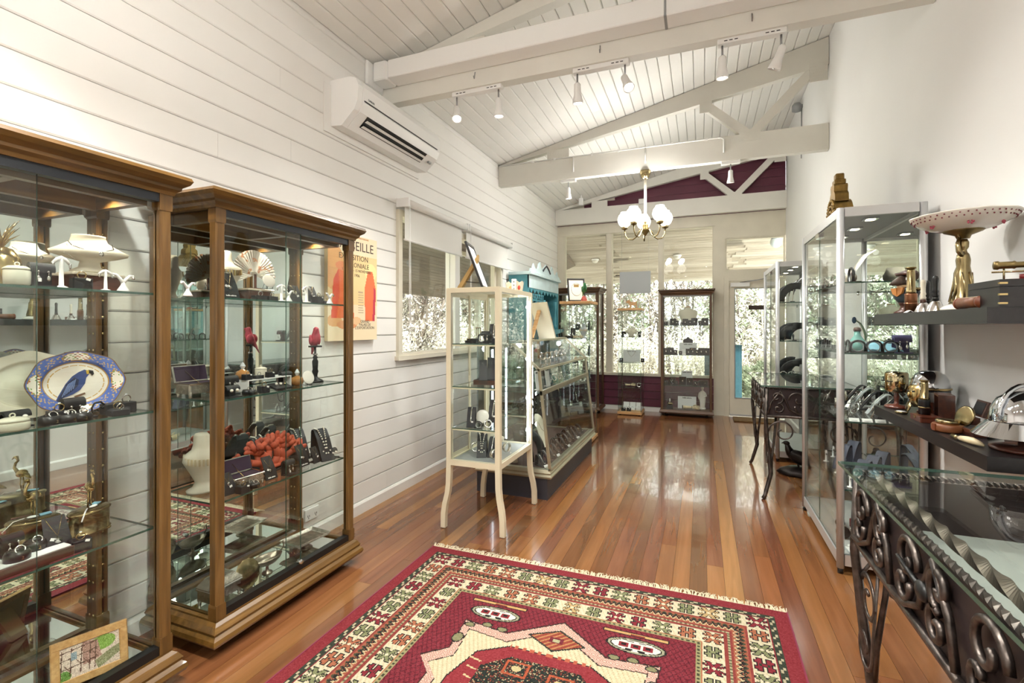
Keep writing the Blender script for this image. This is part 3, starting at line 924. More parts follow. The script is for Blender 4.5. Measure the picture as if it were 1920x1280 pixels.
# conduit along the chandelier truss
cy = TY[3] - 0.047
cd = thing('electrical_conduit', 'thin white electrical conduit run along the chandelier truss', 'conduit', (0, cy, 0))
xe = xat(1357, cy)
part('pipe', MB().tube([(XL + 0.01, 0, 3.292), (xe - 0.03, 0, 3.292), (xe, 0, 3.27), (xe, 0, 3.13)], 0.008, 8), WHITEPL, cd)
for u in (1075, 1210):
    xb = xat(u, cy)
    part('drop_pipe', MB().tube([(xb, 0, 3.29), (xb, 0, 3.12)], 0.007, 8), WHITEPL, cd)
clp = [xat(u, cy) for u in (1000, 1040, 1110, 1160, 1260, 1325)]
for xb in clp:
    part('clip', MB().box(xb - 0.012, xb + 0.012, -0.01, 0.006, 3.28, 3.304), WHITEPL, cd)
# ceiling hooks on the trunking truss
for u, lb in ((890, 'over the spot bar next to the air conditioner'), (1125, 'over the middle one of its spot bars'), (1410, 'over the spot bar with an unlit lamp')):
    xh = xat(u, 3.09)
    hk = tag(part('cup_hook', MB().tube([(0, 0.01, 0.05), (0, 0, 0.05), (0, -0.004, 0.02), (0, -0.012, 0.0), (0, -0.02, 0.004), (0, -0.022, 0.016)], 0.003, 6), STEEL, None, (xh, 3.094, 3.10)), 'steel cup hook in the trunking truss, ' + lb, 'hook', 'cup hooks on the truss')

# chandelier
def chandelier(cx, cyy, label, power):
    ch = thing('chandelier', label, 'chandelier', (cx, cyy, 2.36))
    part('ceiling_rose', MB().lathe([(0.012, 0.595), (0.03, 0.6), (0.05, 0.64), (0.062, 0.69)], 16), BRASS, ch)
    part('stem', MB().cyl((0, 0, 0.08), (0, 0, 0.62), 0.014, n=10), CREAMP, ch)
    part('hub', MB().lathe([(0.006, -0.02), (0.02, 0.0), (0.045, 0.03), (0.05, 0.055), (0.03, 0.075), (0.035, 0.09), (0.016, 0.13)], 16), OLDBRASS, ch)
    for i in range(5):
        a = 2 * PI * i / 5 + 0.5
        d = Vector((math.cos(a), math.sin(a), 0))
        pts = [d * 0.04 + Vector((0, 0, 0.06)), d * 0.07 + Vector((0, 0, 0.03)), d * 0.1 + Vector((0, 0, -0.025)), d * 0.14 + Vector((0, 0, -0.05)), d * 0.19 + Vector((0, 0, -0.04)), d * 0.222 + Vector((0, 0, 0.005)), d * 0.228 + Vector((0, 0, 0.07))]
        ar = part('arm', MB().tube(pts, 0.007, 8), BRASS, ch)
        c = d * 0.228
        part('gallery_cup', MB().lathe([(0.012, 0.065), (0.034, 0.075), (0.038, 0.098), (0.03, 0.1)], 16, (c.x, c.y, 0)), BRASS, ar)
        gb = part('globe', MB().lathe([(0.03, 0.1), (0.06, 0.125), (0.077, 0.165), (0.078, 0.19), (0.066, 0.225), (0.047, 0.245), (0.044, 0.262), (0.040, 0.262)], 20, (c.x, c.y, 0)), GLOBE, ch)
        lamp('globe_light', (d.x * 0.228, d.y * 0.228, 0.34), power, 0.05, (1, 0.97, 0.92), ch)
chandelier(xat(1210, TY[3]), TY[3], 'brass chandelier with five lit opal globes before the shop window', 10)
chandelier(-1.05, TY[1], 'added unseen brass chandelier with five lit opal globes over the rug', 6.5)  # second chandelier added above the view as fill light

# hanging grey card in the shop window
yh = 7.885
x0, x1 = xat(1162, yh), xat(1220, yh)
z0, z1 = zat(550, (x0 + x1) / 2, yh), zat(509, (x0 + x1) / 2, yh)
hs = thing('hanging_sign', 'blank grey sign board hung on wires in the shop window', 'sign', ((x0 + x1) / 2, yh, z0))
w = (x1 - x0) / 2
part('board', MB().box(-w, w, -0.004, 0.004, 0, z1 - z0), GREYCARD, hs)
for q in (-w + 0.03, w - 0.03):
    part('wire', MB().cyl((q, 0, z1 - z0), (q, 0.0, 3.049 - z0), 0.0015, n=5), STEEL, hs)

# poster on the side wall
py0, py1 = yat(614, XL + 0.03), yat(706, XL + 0.03)
pz0, pz1 = zat(636, XL + 0.03, py1), zat(452, XL + 0.03, py1) + 0.0
PW_, PH_ = py1 - py0, pz1 - pz0
def painted(name, img, w, h, mat, parent, matrix, thick=0.0):
    # img: rows x cols x 3 (sRGB 0..255), row 0 at the top; a grid of coloured cells in local XY
    H, Wd = img.shape[:2]
    xs = np.linspace(0, w, Wd + 1)
    ys = np.linspace(0, h, H + 1)
    gx, gy = np.meshgrid(xs, ys)
    V = np.stack([gx.ravel(), gy.ravel(), np.zeros(gx.size)], 1)
    i, j = np.meshgrid(np.arange(H), np.arange(Wd), indexing='ij')
    a = (i * (Wd + 1) + j).ravel()
    Fc = np.stack([a, a + 1, a + Wd + 2, a + Wd + 1], 1)
    V = V @ np.array(matrix.to_3x3()).T + np.array(matrix.translation)
    me = bpy.data.meshes.new(name)
    me.vertices.add(len(V)); me.vertices.foreach_set('co', V.ravel())
    me.loops.add(Fc.size); me.loops.foreach_set('vertex_index', Fc.ravel().astype(np.int32))
    me.polygons.add(len(Fc)); me.polygons.foreach_set('loop_start', np.arange(0, Fc.size, 4, dtype=np.int32))
    me.update(calc_edges=True)
    c = img[::-1].reshape(-1, 3) / 255.0
    c = np.where(c <= 0.04045, c / 12.92, ((c + 0.055) / 1.055) ** 2.4)
    c4 = np.concatenate([c, np.ones((len(c), 1))], 1)
    at = me.color_attributes.new('paint', 'FLOAT_COLOR', 'CORNER')
    at.data.foreach_set('color', np.repeat(c4, 4, axis=0).ravel().astype(np.float32))
    me.materials.append(mat)
    return link(name, me, parent)
class Paint:
    def __init__(s, w, h, col, res):
        s.nx, s.ny = int(round(w / res)), int(round(h / res))
        s.x, s.y = np.meshgrid((np.arange(s.nx) + 0.5) * w / s.nx, h - (np.arange(s.ny) + 0.5) * h / s.ny)
        s.im = np.zeros((s.ny, s.nx, 3))
        s.fill(np.ones_like(s.x, bool), col)
    def fill(s, mask, col):
        s.im[mask] = [int(col[0:2], 16), int(col[2:4], 16), int(col[4:6], 16)]
    def rect(s, x0, x1, y0, y1): return (s.x > x0) & (s.x < x1) & (s.y > y0) & (s.y < y1)
    def el(s, cx, cy, rx_, ry_): return ((s.x - cx) / rx_) ** 2 + ((s.y - cy) / ry_) ** 2 < 1
    def poly(s, pts):
        ins = np.zeros_like(s.x, bool)
        n = len(pts)
        for i in range(n):
            (x0, y0), (x1, y1) = pts[i], pts[(i + 1) % n]
            if y0 == y1: continue
            c = (s.y > min(y0, y1)) & (s.y <= max(y0, y1))
            xi = x0 + (s.y - y0) * (x1 - x0) / (y1 - y0)
            ins ^= c & (s.x < xi)
        return ins
    def line(s, pts, w):
        m = np.zeros_like(s.x, bool)
        for (x0, y0), (x1, y1) in zip(pts, pts[1:]):
            dx, dy = x1 - x0, y1 - y0
            L2 = dx * dx + dy * dy + 1e-12
            t = np.clip(((s.x - x0) * dx + (s.y - y0) * dy) / L2, 0, 1)
            m |= (s.x - x0 - t * dx) ** 2 + (s.y - y0 - t * dy) ** 2 < (w / 2) ** 2
        return m
PRINT = attr_mat('printed paper', 0.6)
pp = Paint(1.0, 1.62, 'E9D9B8', 0.0125)
pp.fill(pp.rect(0, 1, 0.55, 1.32), 'E6CB95')
pp.fill(pp.el(0.1, 1.1, 0.2, 0.35), 'E0A66C')
pp.fill(pp.el(0.86, 1.08, 0.13, 0.14), 'F0DDA0')
pp.fill(pp.rect(0.0, 1, 0.0, 0.16), 'EBD9B6')
# a plain stand-in for the picture: soft orange drapes on cream
for (cx0, cy0, a, b, cc) in ((0.12, 0.3, 0.14, 0.09, 'DDA873'), (0.36, 0.24, 0.2, 0.07, 'D9976A'), (0.55, 0.3, 0.1, 0.06, 'E3BC8E')):
    pp.fill(pp.el(cx0, cy0, a, b), cc)
pp.fill(pp.poly([(0.06, 0.34), (0.1, 0.9), (0.2, 1.08), (0.36, 1.08), (0.46, 0.9), (0.5, 0.34)]), 'E2703F')
pp.fill(pp.poly([(0.06, 0.34), (0.1, 0.9), (0.2, 1.08), (0.22, 0.7), (0.16, 0.34)]), 'D9543A')
pp.fill(pp.el(0.28, 1.12, 0.14, 0.07), 'DE8A5E')
pp.fill(pp.poly([(0.74, 0.3), (0.72, 0.8), (0.8, 1.1), (0.9, 1.1), (0.98, 0.8), (0.95, 0.3)]), 'E4744A')
pp.fill(pp.poly([(0.9, 0.3), (0.93, 0.85), (0.98, 0.8), (0.95, 0.3)]), 'BC3B50')
for k in range(9):
    yv = 0.74 - k * 0.04
    pp.fill(pp.rect(0.585, 0.585 + 0.1 + 0.03 * ((k * 7) % 3) / 3, yv, yv + 0.014), 'B9A184')
pst = thing('poster', 'orange and cream vintage style canvas poster on the shiplap wall', 'poster', (XL + 0.004, py0, pz0))
part('canvas', MB().box(0, 0.028, 0, PW_, 0, PH_), M('canvas edge', 'CDB78E', 0.8), pst)
B_ = Matrix(((0, 0, 1, 0.0285), (1, 0, 0, 0), (0, 1, 0, 0), (0, 0, 0, 1)))   # local XY -> wall plane facing +X
S_ = Matrix.Diagonal((PW_, PH_ / 1.62, 1, 1))
painted('print', pp.im, PW_, PH_, PRINT, pst, B_)
INK = M('dark print ink', '4A3A2E', 0.7)
for s_, yz, sz in (('SYNDICAT D\u2019INITIATIVE DE LA MEDITERRANEE', 1.59, 0.028), ('MARSEILLE', 1.45, 0.168), ('EXPOSITION', 1.27, 0.1), ('COLONIALE', 1.155, 0.088), ('15 AVRIL \u2013 15 NOVEMBRE', 1.075, 0.05), ('1906', 1.0, 0.055)):
    q = text_mb(s_, sz * PW_ * 1.06, 0.0003).xf(B_ @ tr(PW_ * (0.5 if yz > 1.2 else 0.56), yz / 1.62 * PH_, 0.0006))
    part('lettering', q, INK if yz < 1.55 else M('orange ink', 'C98A4A', 0.7), pst)
for s_, yz in (('GRAND', 0.29), ('PALAIS DE', 0.24), ("L'EXPORTATION", 0.19)):
    q = text_mb(s_, 0.055 * PW_, 0.0003).xf(B_ @ tr(PW_ * 0.73, yz / 1.62 * PH_, 0.0006))
    part('lettering', q, INK, pst)

# ================================================================== rug
RW, RL, RX, RY1 = 1.90, 2.86, -1.527, 2.585
rp = Paint(RW, RL, '9C2B33', 0.005)
def dist_edge(p):
    return np.minimum(np.minimum(p.x, RW - p.x), np.minimum(p.y, RL - p.y))
E_ = dist_edge(rp)
side = np.minimum(rp.x, RW - rp.x) < np.minimum(rp.y, RL - rp.y)
along = np.where(side, rp.y, rp.x)
CR, OL, TN, OR, RD, DKG, BK = 'E3D6AE', '8B8F5E', 'CDA869', 'BF6A45', '9A2733', '3B4334', '2B2726'
def band(a, b): return (E_ >= a) & (E_ < b)
rp.fill(band(0.062, 0.09), DKG)
rp.fill(band(0.066, 0.086) & (((along * 55).astype(int) + (E_ * 120).astype(int)) % 3 == 0), 'C9BC92')
rp.fill(band(0.09, 0.094), RD)
rp.fill(band(0.094, 0.186), CR)
rp.fill(band(0.186, 0.286), '9E3B34')
rp.fill(band(0.196, 0.25), 'B45A3E')
zz_ = np.abs(((along / 0.026) % 1.0) - 0.5) * 2
rp.fill(band(0.2, 0.246) & (np.abs((E_ - 0.2) / 0.046 - (0.25 + 0.5 * zz_)) < 0.16), BK)
rp.fill(band(0.2, 0.246) & (np.abs((E_ - 0.2) / 0.046 - (0.55 + 0.5 * zz_)) < 0.12), 'D8BF8A')
rp.fill(band(0.2, 0.246) & (np.abs((E_ - 0.2) / 0.046 - (0.0 + 0.4 * zz_)) < 0.1), '4F5136')
rp.fill(band(0.262, 0.272), 'B9AE7E')
rp.fill(band(0.262, 0.272) & ((along * 110).astype(int) % 2 == 0), '6E6A48')
rp.fill(band(0.286, 0.372), CR)
rp.fill(band(0.372, 0.376), OR)
rp.fill(band(0.376, 0.394), 'A59C66')
rp.fill(band(0.38, 0.39) & ((along * 90).astype(int) % 2 == 0), '474832')
FH = RW / 2 - 0.394
fx, fy = rp.x - RW / 2, np.minimum(rp.y, RL - rp.y) - 0.394
field = E_ >= 0.394
rp.fill(field, '932935')
hat = (np.abs(((rp.x * 1.0 + rp.y * 0.55) / 0.022) % 1.0 - 0.5) < 0.13) | (np.abs(((rp.x - rp.y * 0.9) / 0.03) % 1.0 - 0.5) < 0.1)
rp.fill(field & hat, '6E1F2A')
weave = (np.abs(((rp.x + rp.y * 0.5) / 0.02) % 1.0 - 0.5) < 0.12)
rp.fill((band(0.094, 0.186) | band(0.286, 0.372)) & weave, 'D6C698')
def motif(cx, cy, k, kd, col):
    lx, ly = (rp.x - cx) / k, (rp.y - cy) / k
    near = (np.abs(lx) < 1) & (np.abs(ly) < 1)
    def shape(g):
        if kd == 'x':
            m = (np.abs(np.abs(lx) - np.abs(ly) * 0.62) < 0.2 + g) & (np.abs(ly) < 0.86 + g)
            m |= (np.abs(lx) < 0.26 + g) & (np.abs(ly) < 0.3 + g)
            m |= (np.abs(np.abs(ly) - np.abs(lx) * 0.5 + 0.02) < 0.09 + g) & (np.abs(lx) > 0.5) & (np.abs(lx) < 0.9 + g)
        else:
            m = (np.abs(np.abs(lx) - 0.34) < 0.17 + g) & (np.abs(ly) < 0.8 + g)
            m |= (np.abs(lx) < 0.36) & (np.abs(ly) < 0.16 + g)
            m |= (np.abs(np.abs(lx) - 0.58) < 0.16 + g) & (np.abs(np.abs(ly) - 0.42) < 0.13 + g)
        return m & near
    rp.fill(shape(0.1), BK)
    rp.fill(shape(0.0), col)
    if kd == 'x':
        rp.fill(near & (np.abs(lx) + np.abs(ly) < 0.24), CR)
    else:
        rp.fill(near & (np.abs(np.abs(lx) - 0.34) < 0.09) & (np.abs(ly) < 0.12), DKG)
cols = [RD, OL, TN, OL, OR, RD, OL, OR]
def row(e, k):
    n = int(round((RW - 2 * e) / 0.1))
    for i in range(n + 1):
        xx_ = e + i * (RW - 2 * e) / n
        for yy_ in (e, RL - e):
            motif(xx_, yy_, k, 'xh'[i % 2], cols[(i * 3) % 8 if i % 2 == 0 else (i * 5) % 8])
    m = int(round((RL - 2 * e) / 0.1))
    for i in range(1, m):
        yy_ = e + i * (RL - 2 * e) / m
        for xx_ in (e, RW - e):
            motif(xx_, yy_, k, 'xh'[i % 2], cols[(i * 3 + 1) % 8 if i % 2 == 0 else (i * 5 + 2) % 8])
row(0.14, 0.046)
row(0.329, 0.042)
# medallion in field coordinates: x from the middle, y from the field end
class FP:
    pass
f = Paint.__new__(Paint)
f.x, f.y, f.im = fx, fy, rp.im
half = (fy < 0.62)
def F2(mask, col): f.fill(mask & field, col)
outl = [(-0.0, 0.06), (-0.22, 0.225), (-0.43, 0.2), (-0.41, 0.4), (-0.5, 0.48), (-0.42, 0.56), (-0.42, 1.2), (0.42, 1.2), (0.42, 0.56), (0.5, 0.48), (0.41, 0.4), (0.43, 0.2), (0.22, 0.225)]
F2(f.poly(outl), '3A2A26')
def scaled(pts, k, cy=0.75): return [(x * k, cy + (y - cy) * k) for x, y in pts]
F2(f.poly(scaled(outl, 0.985)), 'C98A78')
pk = f.poly(scaled(outl, 0.985)) & (((rp.x * 160).astype(int) + (rp.y * 160).astype(int)) % 2 == 0)
F2(pk, 'E2BFA8')
F2(f.poly(scaled(outl, 0.895)), '3A2A26')
F2(f.poly(scaled(outl, 0.885)), 'DFCFA2')
F2(f.poly(scaled(outl, 0.885)) & weave, 'CDBB8C')
for sx_ in (-1, 1):
    for (a, b) in ((-0.245, 0.212), (-0.32, 0.205), (-0.395, 0.23), (-0.405, 0.33)):
        F2(f.el(sx_ * a, b, 0.026, 0.018 if b < 0.25 else 0.034), BK)
        F2(f.el(sx_ * a, b, 0.02, 0.013 if b < 0.25 else 0.028), '8F8B5E')
    c = sx_ * 0.32
    F2(f.el(c, 0.115, 0.125, 0.052), BK)
    F2(f.el(c, 0.115, 0.117, 0.045), 'A8A682')
    F2(f.el(c, 0.115, 0.106, 0.038), BK)
    F2(f.el(c, 0.115, 0.1, 0.034), 'F0EAD6')
    for q in (-0.05, 0, 0.05):
        F2(f.rect(c + q - 0.018, c + q + 0.018, 0.1, 0.13), '9C2630')
        F2(f.rect(c + q - 0.008, c + q + 0.008, 0.108, 0.122), BK)
    for q in (-0.025, 0.025):
        F2(f.rect(c + q - 0.013, c + q + 0.013, 0.137, 0.145) | f.rect(c + q - 0.013, c + q + 0.013, 0.084, 0.092), BK)
    F2(f.rect(c - 0.15, c + 0.13, 0.028, 0.052), BK)
    F2(f.rect(c - 0.146, c + 0.126, 0.032, 0.048), 'D9A75C')
    F2(f.rect(c - 0.03, c + 0.03, 0.034, 0.046), '9C3A2C')
dm = lambda cx, cy, a, b: (np.abs(fx - cx) / a + np.abs(fy - cy) / b) < 1
F2(dm(0, 0.2, 0.13, 0.075), '33382F')
F2(dm(0, 0.2, 0.115, 0.064), 'A5402F')
F2(dm(0, 0.2, 0.115, 0.064) & (np.abs(((fx + fy) / 0.03) % 1 - 0.5) < 0.16), 'C98A4E')
F2(f.rect(-0.03, 0.03, 0.183, 0.217), '7D2530')
F2(f.rect(-0.013, 0.013, 0.19, 0.21), 'B5B07E')
inn = [(-0.17, 0.3), (-0.29, 0.38), (-0.34, 0.55), (-0.34, 1.2), (0.34, 1.2), (0.34, 0.55), (0.29, 0.38), (0.17, 0.3)]
F2(f.poly(inn), BK)
F2(f.poly(scaled(inn, 0.985)), 'A02C33')
F2(f.rect(-0.17, 0.17, 0.292, 0.312) & ((fx * 60).astype(int) % 2 == 0), 'C85C3E')
med = [(-0.14, 0.36), (-0.24, 0.45), (-0.24, 1.2), (0.24, 1.2), (0.24, 0.45), (0.14, 0.36)]
F2(f.poly(med), '27302A')
rngp = np.random.RandomState(4)
spk = rngp.rand(*rp.x.shape)
F2(f.poly(med) & (spk > 0.8), '8A3A2C')
F2(f.poly(med) & (spk < 0.09), 'B7A77A')
for (a, b) in ((-0.1, 0.42), (0.08, 0.44), (-0.02, 0.52), (0.15, 0.55), (-0.16, 0.58)):
    F2(f.rect(a - 0.05, a + 0.05, b - 0.04, b + 0.04) & ~f.rect(a - 0.038, a + 0.038, b - 0.03, b + 0.03), 'C2532F')
    F2(f.el(a, b, 0.02, 0.016), 'CDBB7E')
for q in range(5):
    for sx_ in (-1, 1):
        F2(f.line([(sx_ * (0.3 - 0.012 * q), 0.42 + q * 0.05), (sx_ * 0.25, 0.43 + q * 0.05)], 0.008), 'D7C188')
noi = rngp.randn(*rp.x.shape)[..., None] * 7
rp.im = np.clip((rp.im + noi) * 0.62 + rp.im.mean(2, keepdims=True) * 0.17, 0, 255)
RUGM = attr_mat('wool pile', 0.95, bmp=0.35, bs=500, spec=0.1)
rug = thing('rug', 'red and cream patterned oriental wool rug with fringed end', 'rug', (RX, RY1 - RL, 0))
part('backing', MB().box(0.002, RW - 0.002, 0.002, RL - 0.002, 0.0005, 0.0085), M('rug back', '7A2A30', 0.95), rug)
painted('pile', rp.im, RW, RL, RUGM, rug, tr(0, 0, 0.009))
for xq in (-0.0005, RW + 0.0005):
    part('binding', MB().box(xq - 0.0035, xq + 0.0035, 0, RL, 0.0005, 0.0105), M('rug binding', '702036', 0.9), rug)
fg = MB()
r_ = random.Random(9)
for (yb, s_) in ((RL, 1), (0, -1)):
    x = 0.0
    while x < RW:
        l1 = r_.uniform(0.03, 0.06)
        dx = r_.uniform(-0.03, 0.03)
        fg.tube([(x, yb - 0.004 * s_, 0.008), (x + dx * 0.4, yb + s_ * l1 * 0.5, r_.uniform(0.008, 0.016)), (x + dx, yb + s_ * l1, 0.003)], [0.0024, 0.002, 0.001], 4, caps=False)
        x += 0.0042
fo = part('fringe', fg, M('fringe wool', 'CFC4A8', 0.95), rug)
fo['kind'] = 'stuff'
# ================================================================== showcases and tables
def castor(t, x, y, h=0.06):
    part('castor', MB().cyl((x - 0.012, y, 0.024), (x + 0.012, y, 0.024), 0.024, n=14).box(x - 0.015, x + 0.015, y - 0.012, y + 0.012, 0.03, h), BLACKPL, t)

SH = (1.475, 1.037, 0.605)       # glass shelf heights of the oak showcases
def oak_showcase(y0, y1, label, lockl, nl=3):
    """glass fronted oak showcase against the side wall; front towards +X"""
    t = thing('oak_showcase', label, 'display cabinet', (0, 0, 0))
    xb, xf = XL + 0.025, -1.855
    a, b = y0 + 0.035, y1 - 0.035
    pw = 0.042
    # base and cornice mouldings
    bp = [(-0.03, 0.05), (0.032, 0.05), (0.038, 0.062), (0.034, 0.078), (0.022, 0.09), (0.026, 0.102), (0.014, 0.122), (0.0, 0.132), (0.0, 0.14), (-0.03, 0.14)]
    part('base_moulding', MB().mould(bp, xb + 0.036, xf, a, b), OAK, t)
    part('base_panel', MB().box(xb + 0.04, xf - 0.02, a + 0.02, b - 0.02, 0.09, 0.128), OAK, t)
    part('floor_mirror', MB().box(xb + 0.05, xf - 0.045, a + 0.045, b - 0.045, 0.1282, 0.134), MIRROR, t)
    cp = [(-0.03, 1.84), (0.006, 1.84), (0.01, 1.852), (0.022, 1.862), (0.024, 1.872), (0.042, 1.885), (0.05, 1.9), (0.045, 1.912), (0.03, 1.918), (-0.03, 1.918)]
    part('cornice', MB().mould(cp, xb + 0.05, xf, a, b), OAK, t)
    part('top_panel', MB().box(xb + 0.02, xf - 0.02, a + 0.02, b - 0.02, 1.88, 1.91), OAK, t)
    # inner light pelmet with downlights
    pl = part('light_pelmet', MB().box(xb + 0.045, xf - 0.05, a + 0.045, b - 0.045, 1.855, 1.872), OAK, t)
    for sx, w in ((xf - 0.085, 0.03), (xb + 0.08, 0.03)):
        part('ceiling_rail', MB().box(sx - w / 2, sx + w / 2, a + 0.044, b - 0.044, 1.80, 1.855), OAK, t)
    for sy in (a + 0.046, (a + b) / 2, b - 0.074):
        part('ceiling_rail', MB().box(xb + 0.096, xf - 0.101, sy, sy + 0.028, 1.80, 1.855), OAKX, t)
    for i in range(nl):
        yy = a + (b - a) * (i + 0.5) / nl + (0.03 if nl % 2 else 0)
        xx = (xb + xf) / 2
        dl = part('downlight', MB().lathe([(0.034, -0.006), (0.036, 0.0), (0.026, 0.001), (0.024, 0.006)], 18, (xx, yy, 1.849)), BRASS, t)
        part('lens', MB().lathe([(0.0, 1.846), (0.024, 1.847)], 16, (xx, yy, 0)), DOWNL, dl)
        lamp('downlight_lamp', (xx, yy, 1.83), 6.5, 0.02, (1, 0.9, 0.74), t, math.radians(150), (0, 0, -1), 0.6)
    # posts
    for px, py in ((xf - pw, a), (xf - pw, b - pw), (xb, a), (xb, b - pw)):
        po = part('post', MB().rbox(px, px + pw, py, py + pw, 0.14, 1.84, 0.005), OAKZ, t)
        if px == xb:
            pin = MB()
            for q in range(24):
                zz = 0.2 + q * 0.066
                iy = py + pw if py < (a + b) / 2 else py
                pin.cyl((px + 0.02, iy - 0.001, zz), (px + 0.02, iy + 0.001, zz), 0.0045, n=8)
                pin.cyl((px + pw - 0.001, py + pw / 2, zz), (px + pw + 0.001, py + pw / 2, zz), 0.0045, n=8)
            part('shelf_pin_holes', pin, GOLD, po)
        for zz, sg in ((0.14, 1), (1.84, -1)):
            part('corner_block', MB().prism([(py - 0.002, zz), (py + pw + 0.002, zz), (py + pw + 0.002, zz + sg * 0.05), (py + pw, zz + sg * 0.06), (py, zz + sg * 0.06), (py - 0.002, zz + sg * 0.05)], px - 0.002, px + pw + 0.002, 'x'), OAKZ, po)
    # back mirror and glazing
    part('back_mirror', MB().box(xb + 0.004, xb + 0.008, a + pw, b - pw, 0.14, 1.84), MIRROR, t)
    part('back_board', MB().box(xb - 0.002, xb + 0.0035, a + pw, b - pw, 0.14, 1.84), OAKX, t)
    for yy in (a + 0.018, b - 0.024):
        pane('side_glass', xb + pw, xf - pw, yy, yy + 0.006, 0.14, 1.84, t)
    m = (a + b) / 2
    pane('sliding_door', xf - 0.016, xf - 0.010, a + pw, m + 0.04, 0.168, 1.815, t)
    pane('sliding_door', xf - 0.028, xf - 0.022, m - 0.04, b - pw, 0.168, 1.815, t)
    part('door_track', MB().box(xf - 0.036, xf - 0.002, a + pw, b - pw, 1.81, 1.842), DKGREY, t)
    part('door_track', MB().box(xf - 0.036, xf - 0.002, a + pw, b - pw, 0.14, 0.172), BLACKM, t)
    lk = part('lock', MB().cyl((xf - 0.01, m + 0.02, 0.187), (xf + 0.016, m + 0.02, 0.187), 0.011, n=14), CHROME, t)
    for z in SH:
        pane('glass_shelf', xb + 0.03, xf - 0.045, a + 0.032, b - 0.032, z - 0.008, z, t)
    for px in (xb + 0.1, xf - 0.05):
        for py in (a + 0.08, b - 0.08):
            castor(t, px, py)
    return t
C1 = oak_showcase(0.33, 1.262, 'tall oak and glass showcase holding the blue parrot platter', 'x')
C2 = oak_showcase(1.37, 2.285, 'tall oak and glass showcase holding the red coral', 'x')

# ---------- white painted metal showcase on legs
wx0, wx1, wy0, wy1 = -1.595, -1.205, 2.86, 3.50
WS = (1.236, 0.95, 0.672)
WB, WT = 0.425, 1.605
wc = thing('metal_showcase', 'cream painted metal showcase standing on four bent legs', 'display cabinet', (0, 0, 0))
LW = 0.034
CRM = M('cream enamel', 'DDD3B8', 0.35, var=0.04, vs=5)
for sx, px in ((-1, wx0), (1, wx1 - LW)):
    for sy, py in ((-1, wy0), (1, wy1 - LW)):
        o = part('post', MB().box(px, px + LW, py, py + LW, WB, WT), CRM, wc)
        c = (px + LW / 2, py + LW / 2)
        d = (sx * 0.02, sy * 0.006)
        rows = []
        for z, k in ((WB, 0), (0.3, 0.1), (0.24, 0.3), (0.16, 0.85), (0.1, 1.1), (0.02, 1.15), (0.004, 1.15)):
            cx_, cy_ = c[0] + d[0] * k * 1.6, c[1] + d[1] * k * 1.6
            h = LW / 2
            rows.append([(cx_ - h, cy_ - h, z), (cx_ + h, cy_ - h, z), (cx_ + h, cy_ + h, z), (cx_ - h, cy_ + h, z), (cx_ - h, cy_ - h, z)])
        lg = part('leg', MB().sheet(rows, False), CRM, wc)
        part('foot_glide', MB().cyl((c[0] + d[0] * 1.84, c[1] + d[1] * 1.84, 0), (c[0] + d[0] * 1.84, c[1] + d[1] * 1.84, 0.006), 0.014), STEEL, lg)
for z0, z1, nm in ((WB, WB + 0.036, 'bottom_rail'), (WT - 0.03, WT, 'top_rail')):
    for (a, b, c2, d2) in ((wx0 + LW, wx1 - LW, wy0, wy0 + 0.03), (wx0 + LW, wx1 - LW, wy1 - 0.03, wy1), (wx0, wx0 + 0.03, wy0 + LW, wy1 - LW), (wx1 - 0.03, wx1, wy0 + LW, wy1 - LW)):
        part(nm, MB().box(a, b, c2, d2, z0, z1), CRM, wc)
part('top_sheet', MB().box(wx0 + 0.005, wx1 - 0.005, wy0 + 0.005, wy1 - 0.005, WT - 0.004, WT + 0.003), CRM, wc)
part('deck', MB().box(wx0 + 0.03, wx1 - 0.03, wy0 + 0.03, wy1 - 0.03, WB + 0.018, WB + 0.03), GREYPL, wc)
pane('front_glass', wx0 + LW, wx1 - LW, wy0 + 0.012, wy0 + 0.016, WB + 0.036, WT - 0.03, wc)
pane('back_glass', wx0 + LW, wx1 - LW, wy1 - 0.016, wy1 - 0.012, WB + 0.036, WT - 0.03, wc)
pane('side_glass', wx1 - 0.016, wx1 - 0.012, wy0 + LW, wy1 - LW, WB + 0.036, WT - 0.03, wc)
ym = (wy0 + wy1) / 2
for k, (a, b) in enumerate(((wy0 + LW, ym + 0.02), (ym - 0.02, wy1 - LW))):
    xq = wx0 + 0.008 + k * 0.01
    f_ = MB()
    f_.box(xq, xq + 0.008, a, a + 0.022, WB + 0.036, WT - 0.03).box(xq, xq + 0.008, b - 0.022, b, WB + 0.036, WT - 0.03)
    f_.box(xq, xq + 0.008, a + 0.022, b - 0.022, WB + 0.036, WB + 0.06).box(xq, xq + 0.008, a + 0.022, b - 0.022, WT - 0.052, WT - 0.03)
    dd = part('sliding_door', f_, CRM, wc)
    pane('pane', xq + 0.002, xq + 0.006, a + 0.022, b - 0.022, WB + 0.06, WT - 0.052, dd, False)
for z in WS:
    pane('glass_shelf', wx0 + 0.028, wx1 - 0.02, wy0 + 0.02, wy1 - 0.02, z - 0.006, z, wc)
    for yq in (wy0 + 0.02, wy1 - 0.026):
        part('shelf_bearer', MB().box(wx0 + 0.03, wx1 - 0.02, yq, yq + 0.006, z - 0.016, z - 0.0065), CRM, wc)
for px, py in ((wx1 - 0.022, wy1 - LW - 0.008), (wx1 - 0.022, wy0 + LW + 0.002)):
    ls = part('led_strip', MB().box(px - 0.003, px + 0.004, py, py + 0.006, WB + 0.06, WT - 0.06), LEDS, wc)
for z in (1.5, 1.1, 0.8, 0.55):
    lamp('led_lamp', (wx1 - 0.05, wy1 - 0.07, z), 0.9, 0.02, (0.92, 0.96, 1), wc)

